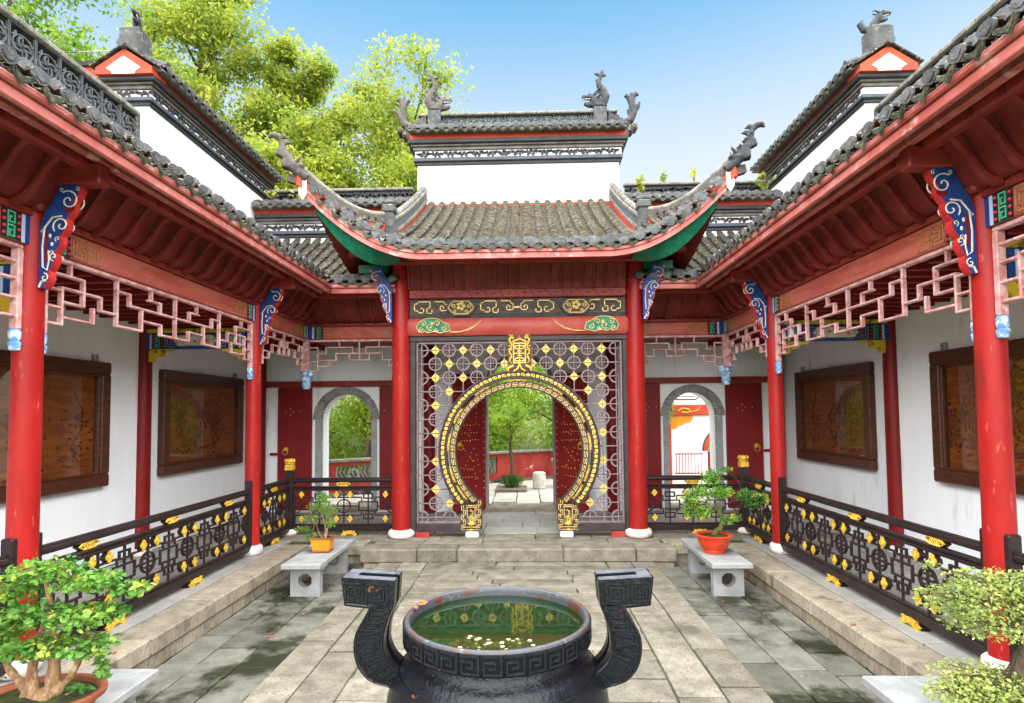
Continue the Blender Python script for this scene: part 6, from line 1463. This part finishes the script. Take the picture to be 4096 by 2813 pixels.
for s, m, nm in ((-1, 'statuew', 'left'), (1, 'statue', 'right')):
    t = thing('ridge_dragon', 'scaly dragon-fish with open jaws and raised tail on the %s of the top ridge' % nm, 'roof ornament', (s*1.66, 2.475, 7.9))
    o = voxel(fish(s), 'dragon_body', m, .016, t, Mx=T(s*1.66, 2.475, 7.96)); 
    b = MB(); f = -s
    for k in range(5): b.tube([(f*(.2+.03*k), -.052, .195), (f*(.2+.03*k), -.054, .175)], [.01, .003], 5)
    b.build('teeth', 'cream', t, Mx=T(s*1.66, 2.475, 7.96))
    # plinth, wing and upswept fin at the end of the top ridge
    e = thing('ridge_fin', 'upswept scrolled fin ending the top ridge on the %s' % nm, 'roof ornament', (s*2.0, 2.475, 7.5))
    MB().cbox(-.13, .13, -.12, .12, 7.5, 7.96, .012, T(s*1.66, 2.475, 0)).build('plinth', 'ridge', e)
    X = FR((s*1.83, 2.475, 0), (s, 0, 0)); b = MB()
    b.prism([(0, 7.45), (.32, 7.55), (.42, 7.62), (.44, 7.7), (.3, 7.72), (.12, 7.82), (0, 7.88)], -.06, .06, X).build('wing', m, e)
    for k in range(3): MB().lathe([(.02, 0), (.02, .006)], 10, X @ T(.06+.075*k, 7.72-.0*k, .06 if s > 0 else -.066)).build('wing_hole', 'charcoal', e)
    b = MB(); b.tube([(.3, 7.66, 0), (.44, 7.72, 0), (.50, 7.86, 0), (.48, 8.04, 0), (.5, 8.2, 0), (.56, 8.27, 0), (.61, 8.22, 0)], [.07, .085, .08, .07, .06, .045, .03], 10, X)
    b.tube([(.48, 8.0, 0), (.42, 8.16, 0), (.36, 8.24, 0), (.33, 8.2, 0)], [.05, .05, .04, .025], 8, X); b.tube([(.5, 7.85, 0), (.6, 8.0, 0), (.64, 8.1, 0)], [.06, .045, .02], 8, X); b.tube([(.46, 7.78, 0), (.4, 7.9, 0), (.37, 7.95, 0)], [.05, .03, .012], 8, X); b.tube([(.48, 8.1, 0), (.5, 8.2, 0), (.46, 8.28, 0)], [.05, .05, .03], 8, X)
    voxel(b, 'fin', m, .016, e)
    for k in range(4): MB().cbox(.16+.09*k, .3+.09*k, 7.28+.07*k, 7.4+.07*k, -.13, .13, .03, X).build('stepped_tile', 'tile', e)
    # corner dragon at the upswept eave
    d = thing('corner_dragon', 'curled dragon-fish finial on the %s upswept corner of the gate roof' % nm, 'roof ornament', (s*2.9, -1.26, 5.1)); X = FR((s*2.90, -1.26, 5.12), (s, -.25, 0)) @ SC(.84, .84, .84); b = MB()
    b.tube([(-.12, -.06, 0), (.0, .02, 0), (.12, .14, 0), (.21, .28, 0), (.26, .42, 0), (.29, .53, 0), (.36, .60, 0), (.44, .60, 0), (.47, .54, 0)], [.07, .085, .088, .075, .056, .042, .055, .045, .015], 12, X)
    b.tube([(.27, .44, 0), (.2, .5, 0), (.12, .5, 0)], [.04, .04, .012], 8, X); b.tube([(.32, .56, 0), (.24, .6, 0), (.17, .56, 0)], [.04, .04, .01], 8, X); b.ball((.05, .12, 0), (.1, .09, .1), X); b.ball((-.03, .12, 0), (.05, .05, .11), X)
    for y in (-.07, .07): b.tube([(.06, .16, y), (-.02, .22, y*1.5), (-.04, .28, y*1.5)], [.03, .025, .01], 6, X)
    b.prism([(.16, .06), (.26, .08), (.25, .2), (.16, .2)], -.08, .08, X); b.prism([(.27, .24), (.36, .28), (.33, .38), (.27, .38)], -.06, .06, X)
    for k in range(7): b.ball((.02+.04*k, .2+.045*k, .07), (.03, .02, .02), X)
    voxel(b, 'dragon_body', m, .015, d)
    # gable dragon head
    yn = {-1: -.98, 1: -.62}[s]; cx = XX(s, WALL)+s*.23; ht = 7.36
    g_ = thing('gable_dragon', 'dark dragon head on the pillar above the %s gable' % nm, 'roof ornament', (cx, yn-.02, ht)); X = FR((cx, yn+.04, ht-.02), (.35, -.9, 0)) @ SC(.78, .78, .78) if s < 0 else FR((cx, yn+.04, ht-.02), (.85, -.3, 0)) @ SC(.78, .78, .78); b = MB()
    b.tube([(-.1, 0, 0), (-.06, .12, 0), (.0, .22, 0), (.06, .29, 0)], [.1, .085, .075, .07], 10, X); b.tube([(.03, .30, 0), (.13, .33, 0), (.22, .31, 0), (.24, .335, 0)], [.06, .055, .045, .03], 10, X); b.tube([(.03, .23, 0), (.12, .2, 0), (.19, .21, 0)], [.05, .04, .025], 10, X)
    b.tube([(-.08, .06, 0), (-.2, .1, 0), (-.26, .22, 0), (-.22, .3, 0)], [.06, .07, .06, .02], 8, X)
    for y in (-.05, .05): b.tube([(.06, .34, y), (-.02, .39, y), (-.08, .38, y)], [.022, .02, .008], 6, X); b.ball((.11, .37, y*.8), .022, X)
    voxel(b, 'dragon_head', 'statue', .013, g_)
    b = MB()
    for k in range(6):
        for y in (-.035, .035): b.tube([(.08+.022*k, .275, y), (.08+.022*k, .255, y)], [.009, .002], 4, X)
    b.build('teeth', 'cream', g_)
# ================================================================== BEYOND THE GATE
tw = thing('terrace_wall', 'weathered red parapet wall with grey coping and pierced panels beyond the gate', 'wall', (-1.5, 5.6, 0))
pts = [(-7.5, 2.9), (-4.7, 3.75), (.72, 7.25), (2.9, 6.4), (6.5, 6.2)]
for i in range(4):
    p, q = Vector((*pts[i], 0)), Vector((*pts[i+1], 0)); L = (q-p).length; X = FR(p, (q-p))
    if i == 1:
        def hole(h0): return [(h0-.42, .3), (h0+.42, .3), (h0+.42, .72), (h0-.42, .72)]
        h1, h2 = L*.16, L*.68
        b = MB().box(0, L, .04, .3, -.22, 0, X).box(0, L, .72, .80, -.22, 0, X).box(0, h1-.42, .3, .72, -.22, 0, X).box(h1+.42, h2-.42, .3, .72, -.22, 0, X).box(h2+.42, L, .3, .72, -.22, 0, X); b.build('parapet', 'brick_red', tw)
        for h in (h1, h2):
            b = MB(); rg = random.Random(3)
            for k in range(9):
                x = h-.38+.095*k; b.tube([(x, .3, -.1), (x+.05, .42, -.1), (x-.03, .55, -.1), (x+.03, .72, -.1)], .016, 5, X)
            b.ring(.1, .14, -.12, -.08, 16, 0, 2*PI, X @ T(h, .5, 0)); b.box(h-.42, h-.37, .3, .72, -.13, -.07, X).box(h+.37, h+.42, .3, .72, -.13, -.07, X); b.build('pierced_panel', 'bench', tw)
    else: MB().box(0, L, .04, .80, -.22, 0, X).build('parapet', 'brick_red', tw)
    MB().cbox(-.02, L+.02, .802, .86, -.29, .07, .01, X).build('coping', 'cap', tw); MB().cbox(0, L, .04, .12, .001, .03, .008, X).build('plinth', 'court', tw)
def lathing(name, label, cat, prof, loc, m, n=20, group=None): return tag(MB().lathe(prof, n, T(*loc)).build(name, m, None, 45), label, cat, group)
lathing('stone_stool', 'pale drum stool standing on the terrace beyond the right of the gate opening', 'stool', [(.12, 0), (.15, .02), (.165, .2), (.15, .38), (.12, .4), (.02, .4)], (.42, 5.15, .047), 'stonew')
lathing('stone_stool', 'second grey drum stool half hidden by the right studded door leaf', 'stool', [(.12, 0), (.15, .02), (.165, .2), (.15, .38), (.12, .4), (.02, .4)], (.98, 5.3, .047), 'arch')
st = thing('stone_table', 'round stone table beyond the right studded door leaf', 'table', (1.15, 5.5, .047)); MB().lathe([(.4, .62), (.42, .64), (.42, .68), (.4, .7), (.02, .7)], 28, T(1.15, 5.5, .047)).build('table_top', 'bench', st, 40); MB().lathe([(.16, 0), (.12, .1), (.12, .5), (.2, .62)], 16, T(1.15, 5.5, .047)).build('table_leg', 'bench', st, True)
# planted young tree
yt = thing('young_tree', 'young tree rising from a clipped bush in a stone planter, seen through the moon gate', 'tree', (-.25, 4.85, .047)); rg = random.Random(4); nr = np.random.default_rng(4)
b = MB(); b.tube([(-.25, 4.85, .1), (-.23, 4.85, .6), (-.27, 4.87, 1.1), (-.22, 4.86, 1.5), (-.2, 4.9, 1.75)], [.045, .04, .035, .03, .02], 8); tips = []
for k in range(12):
    p, r_ = limb(b, (-.22, 4.87, 1.3+.04*k), (rg.uniform(-1, 1), rg.uniform(-.5, .5), rg.uniform(.0, .7)), rg.uniform(.4, .9), .014, rg, 6, .3); tips += [tuple(q) for q in p[2:]]
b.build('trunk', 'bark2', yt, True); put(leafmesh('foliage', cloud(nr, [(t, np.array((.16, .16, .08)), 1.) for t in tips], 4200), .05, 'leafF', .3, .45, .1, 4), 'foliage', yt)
MB().cbox(-.62, .12, 4.5, 5.2, .047, .13, .02).build('planter', 'slab', yt); put(leafmesh('bush', cloud(nr, [((-.25, 4.85, .28), np.array((.3, .3, .17)), 1.)], 2600), .045, 'leafC', 0., .3, .1, 6), 'bush', yt)
# facade seen through the right arch
rb = thing('side_hall', 'white hall with red beam and round doorway, seen through the right arch', 'building', (4.6, 5.6, 0)); X = FR((0, 5.6, 0), (1, 0, 0))
b = MB(); cx, r = 5.12, .48
b.box(3.0, 6.8, 1.9, 6, -.3, 0, X).box(3.0, cx-.62, -.1, 1.9, -.3, 0, X).box(cx+.62, 6.8, -.1, 1.9, -.3, 0, X)
b.prism([(cx-.62, 1.9), (cx+.62, 1.9), (cx+.62, .9)]+[(cx+.5*math.cos(a), .9+.5*math.sin(a)) for a in [PI*i/14 for i in range(15)]]+[(cx-.62, .9)], -.3, 0, X).box(cx-.62, cx-.5, -.1, .9, -.3, 0, X).box(cx+.5, cx+.62, -.1, .9, -.3, 0, X)
b.build('wall', 'white2', rb)
MB().ring(.5, .6, .001, .04, 24, 0, PI, X @ T(cx, .9, 0)).build('door_arch', 'redpost', rb) if False else MB().ring(.5, .6, .001, .04, 24, 0, PI, X @ T(cx, .9, 0)).build('door_arch', 'orange', rb)
MB().ring(.6, .625, .001, .045, 24, 0, PI, X @ T(cx, .9, 0)).build('arch_outline', 'charcoal', rb)
MB().cbox(3.5, 3.72, -.1, 5, .001, .1, .02, X).build('post', 'orange', rb); MB().cbox(3.72, 6.8, 1.78, 2.05, .001, .09, .02, X).build('beam', 'orange', rb)
MB().prism([(3.72, 1.76), (4.28, 1.76), (4.22, 1.62), (4.1, 1.6), (4.02, 1.55), (3.9, 1.53), (3.86, 1.46), (3.72, 1.45)], .001, .05, X).build('beam_brace', 'potorange', rb)
b = MB(); b.tube([(3.9, 1.9, .095), (4.0, 1.96, .095), (4.15, 1.94, .095), (4.2, 1.88, .095), (4.1, 1.85, .095), (3.98, 1.87, .095)], .02, 5, X).tube([(4.2, 1.87, .095), (4.36, 1.9, .095), (4.45, 1.99, .095)], .01, 5, X); b.build('gold_cloud', 'gold', rb)
b = MB()
def ol(p, w=.014):
    for (x0, z0), (x1, z1) in zip(p, p[1:]): b.tube([(x0, z0, .006), (x1, z1, .006)], w, 4, X)
ol([(3.8, 3.3), (3.8, 2.95), (3.88, 2.86), (3.88, 2.18), (4.36, 2.18), (4.48, 2.27), (6.5, 2.27)]); ol([(3.87, 3.3), (3.87, 2.98), (3.95, 2.9), (3.95, 2.25), (4.34, 2.25), (4.46, 2.33), (6.5, 2.33)], .008); ol([(6, 3.02), (4.5, 3.02), (4.5, 2.48), (6, 2.48)]); ol([(6, 2.95), (4.58, 2.95), (4.58, 2.56), (6, 2.56)], .008)
b.build('black_outline', 'charcoal', rb)
b = MB()
for k in range(9): b.box(3.76+.075*k, 3.775+.075*k, .35, .85, .3, .315, X)
b.box(3.74, 4.42, .83, .86, .295, .32, X).box(3.74, 4.42, .36, .39, .295, .32, X); b.build('red_fence', 'red', rb)
nr = np.random.default_rng(8)
tr_ = thing('climber', 'flowering climber on the red post of the side hall', 'plant', (3.5, 5.35, 0)); put(leafmesh('foliage', cloud(nr, [((3.52, 5.3, 1.95), np.array((.22, .2, .42)), 1.)], 1800), .07, 'leafE', 0, .5, .1, 3), 'foliage', tr_); MB().tube([(3.5, 5.4, 0), (3.5, 5.38, 1.6)], .02, 6).build('stem', 'bark2', tr_)
# neighbouring roof behind the left wall with bulbs and camera
nb = thing('neighbour_roof', 'red eave of a neighbouring hall behind the left wall', 'building', (-8, .9, 6)); X = FR((-9.5, .9, 0), (1, 0, 0))
MB().box(0, 2.75, 4, 7.45, -.4, -.05, X).build('wall', 'orange', nb); MB().box(0, 2.8, 8.02, 8.1, -.4, .15, X).build('top_cap', 'charcoal', nb); MB().box(0, 2.78, 7.82, 8.02, -.4, .1, X).build('red_band', 'orange', nb); MB().box(0, 2.76, 7.66, 7.82, -.4, .06, X).build('grey_band', 'cove', nb); MB().box(0, 2.76, 7.45, 7.66, -.4, .02, X).build('red_band', 'orange', nb)
MB().box(0, 2.1, 7.0, 7.06, -.3, .75, X).build('eave_board', 'red', nb); MB().box(0, 2.2, 6.6, 7.0, -.3, .5, X).build('green_soffit', 'green', nb); MB().box(2.1, 2.22, 6.95, 7.2, .2, .6, X).build('blue_block', 'blue', nb)
for k in range(9): MB().tube([(.3+.22*k, 7.12, .8), (.3+.22*k, 7.4, .05)], .085, 8, X).build('roof_tile', 'tile', nb, True)
MB().tube([(.2, 8.28, .12), (2.7, 8.28, .12)], .012, 6, X).tube([(2.65, 8.05, .12), (2.65, 8.28, .12)], .01, 6, X).tube([(1.3, 8.05, .12), (1.3, 8.28, .12)], .01, 6, X).build('lightning_rail', 'metal', nb)
for k in range(5): tag(MB().ball((.45+.5*k, 7.92, .14), (.055, .045, .045), X, 10, 6).build('bulb_lamp', 'lampb', None, True), 'unlit amber bulb, %s of the row along the red eave behind the left wall' % ['first', 'second', 'third', 'fourth', 'fifth'][k], 'lamp', 'bulbs along the neighbouring eave')
sc_ = thing('security_camera', 'white dome security camera on the red eave behind the left gable', 'camera', (-7.4, .7, 7.5)); MB().lathe([(.03, 0), (.085, .02), (.09, .1), (.06, .13)], 16, X @ T(2.15, 7.6, .18)).build('dome', 'plast', sc_, True); MB().cbox(2.1, 2.22, 7.42, 7.58, .02, .18, .01, X).build('bracket', 'charcoal', sc_)
# ================================================================== TREES
def tree(label, base, h, r, crown, nl, ls, lm, seed, lean=(0, 0), bark='bark2', name='broadleaf_tree', gaps=.5, nb_=14, group='trees behind the walls', t0=.35):
    t = thing(name, label, 'tree', base, group); rg = random.Random(seed); nr = np.random.default_rng(seed); b = MB(); B = Vector(base)
    tp = []; n = 10
    for i in range(n+1):
        u = i/n; tp.append(B+Vector((lean[0]*u+.12*math.sin(u*5+seed)*u*r, lean[1]*u+.1*math.cos(u*4+seed)*u*r, h*.93*u)))
    b.tube(tp, [max(.02, .035*h*.42*(1-.88*i/n)) for i in range(n+1)], 10)
    tips = []
    for k in range(nb_):
        u = t0+(.97-t0)*(k+rg.random()*.6)/nb_; i = min(n-1, int(u*n)); p = tp[i]+(tp[i+1]-tp[i])*(u*n-i); a = k*2.4+rg.random()
        w = crown((u-t0)/(1-t0))*r; d = Vector((math.cos(a), math.sin(a), rg.uniform(.25, .8)))
        q, rr = limb(b, p, d, w*rg.uniform(.75, 1.1), .012*h*.3*(1-.6*u)+.012, rg, 6, .18, .05)
        tips += [(tuple(x), .75) for x in q[3:]]
        for m_ in range(3):
            q2, _ = limb(b, q[2+m_], d+Vector((rg.gauss(0, .8), rg.gauss(0, .8), rg.gauss(.2, .4))), w*.5, .012, rg, 4, .2); tips += [(tuple(x), 1.) for x in q2[2:]]
    b.build('trunk', bark, t, True)
    cl = [(p, np.array((1, 1, .8))*rg.uniform(.35, .8)*r*.42*(1.5-gaps), w) for p, w in tips]
    put(leafmesh('crown', cloud(nr, cl, nl), ls, lm, .1, .5, .12, seed), 'crown', t); return t
oval = lambda u: .35+.65*math.sin(PI*min(1, u*.9+.12)); full_ = lambda u: .7+.3*math.sin(PI*u)
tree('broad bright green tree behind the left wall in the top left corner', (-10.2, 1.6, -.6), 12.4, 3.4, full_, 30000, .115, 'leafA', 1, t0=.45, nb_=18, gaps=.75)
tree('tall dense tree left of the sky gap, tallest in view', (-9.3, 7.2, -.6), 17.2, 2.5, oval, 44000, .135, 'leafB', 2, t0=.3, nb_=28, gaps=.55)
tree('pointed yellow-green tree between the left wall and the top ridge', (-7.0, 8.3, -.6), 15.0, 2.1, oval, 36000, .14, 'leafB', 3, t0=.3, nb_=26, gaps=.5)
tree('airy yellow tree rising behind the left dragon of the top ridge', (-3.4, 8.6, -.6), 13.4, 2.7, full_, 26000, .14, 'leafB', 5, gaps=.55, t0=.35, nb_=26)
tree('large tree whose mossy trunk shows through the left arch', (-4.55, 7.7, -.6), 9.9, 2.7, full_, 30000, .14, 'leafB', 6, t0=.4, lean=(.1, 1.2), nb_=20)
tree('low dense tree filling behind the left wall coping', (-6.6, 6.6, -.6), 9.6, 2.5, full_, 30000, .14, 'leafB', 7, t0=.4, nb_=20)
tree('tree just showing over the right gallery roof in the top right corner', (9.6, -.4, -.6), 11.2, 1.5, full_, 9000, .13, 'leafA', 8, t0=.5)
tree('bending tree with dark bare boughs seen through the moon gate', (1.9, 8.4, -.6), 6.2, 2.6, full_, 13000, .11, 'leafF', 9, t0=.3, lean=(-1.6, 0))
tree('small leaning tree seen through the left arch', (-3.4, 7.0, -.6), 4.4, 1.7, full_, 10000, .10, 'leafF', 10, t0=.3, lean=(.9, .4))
# wooded slope far behind
def hz(x, y): return -.6+max(0, y-10)*.42+.5*math.sin(x*.3)+.4*math.sin(y*.23+x*.1)
hill = struct('hillside', MB().grid(lambda p, q: (-60+120*p, 9.6+60*q, hz(-60+120*p, 9.6+60*q) if q > 0 else -.7), 40, 24).mesh('hillside', 'ground', True))
nr = np.random.default_rng(20); cl = []
for k in range(330):
    x = nr.uniform(-17, 12); y = 9.5+abs(nr.normal(0, 3.2)); z = hz(x, y)+nr.uniform(.2, 4.6)-(.9 if x > 3 else 0); 
    if x > 2.6: z = min(z, 3.0)
    cl.append(((x, y, z), np.array((1.1, 1.0, .8))*nr.uniform(.7, 1.25), 1.))
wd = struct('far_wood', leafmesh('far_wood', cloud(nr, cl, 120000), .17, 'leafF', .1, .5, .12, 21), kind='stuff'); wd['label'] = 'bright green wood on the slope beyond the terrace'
# weeds on the wall tops
for k, (x, y, z, n, hh) in enumerate(((-4.75, 2.1, 6.0, 40, .4), (-4.3, 2.1, 6.0, 30, .35), (2.35, 2.1, 6.1, 60, .35), (2.9, 2.45, 6.42, 26, .25), (3.5, 2.45, 6.42, 22, .35), (4.7, 2.1, 6.05, 46, .4), (-5.0, 1.2, 6.95, 60, .5), (-5.0, .2, 6.95, 30, .35))):
    t = thing('wall_weed', 'yellow-green weed sprouting on the wall top, ' + ['leftmost on the low coping', 'second on the left coping', 'bushy one beside the tower', 'low one on the right coping', 'tall one on the right coping', 'one beside the right side wall', 'big one on the left side wall ridge', 'small one on the left side wall ridge'][k], 'weed', (x, y, z), 'weeds on the wall tops'); rg = random.Random(k); b = MB(); P = []
    for q in range(4):
        pp, _ = limb(b, (x, y, z), (rg.uniform(-.5, .5), -.1, 1), hh*rg.uniform(.6, 1), .006, rg, 5, .2); P += [tuple(v) for v in pp[1:]]
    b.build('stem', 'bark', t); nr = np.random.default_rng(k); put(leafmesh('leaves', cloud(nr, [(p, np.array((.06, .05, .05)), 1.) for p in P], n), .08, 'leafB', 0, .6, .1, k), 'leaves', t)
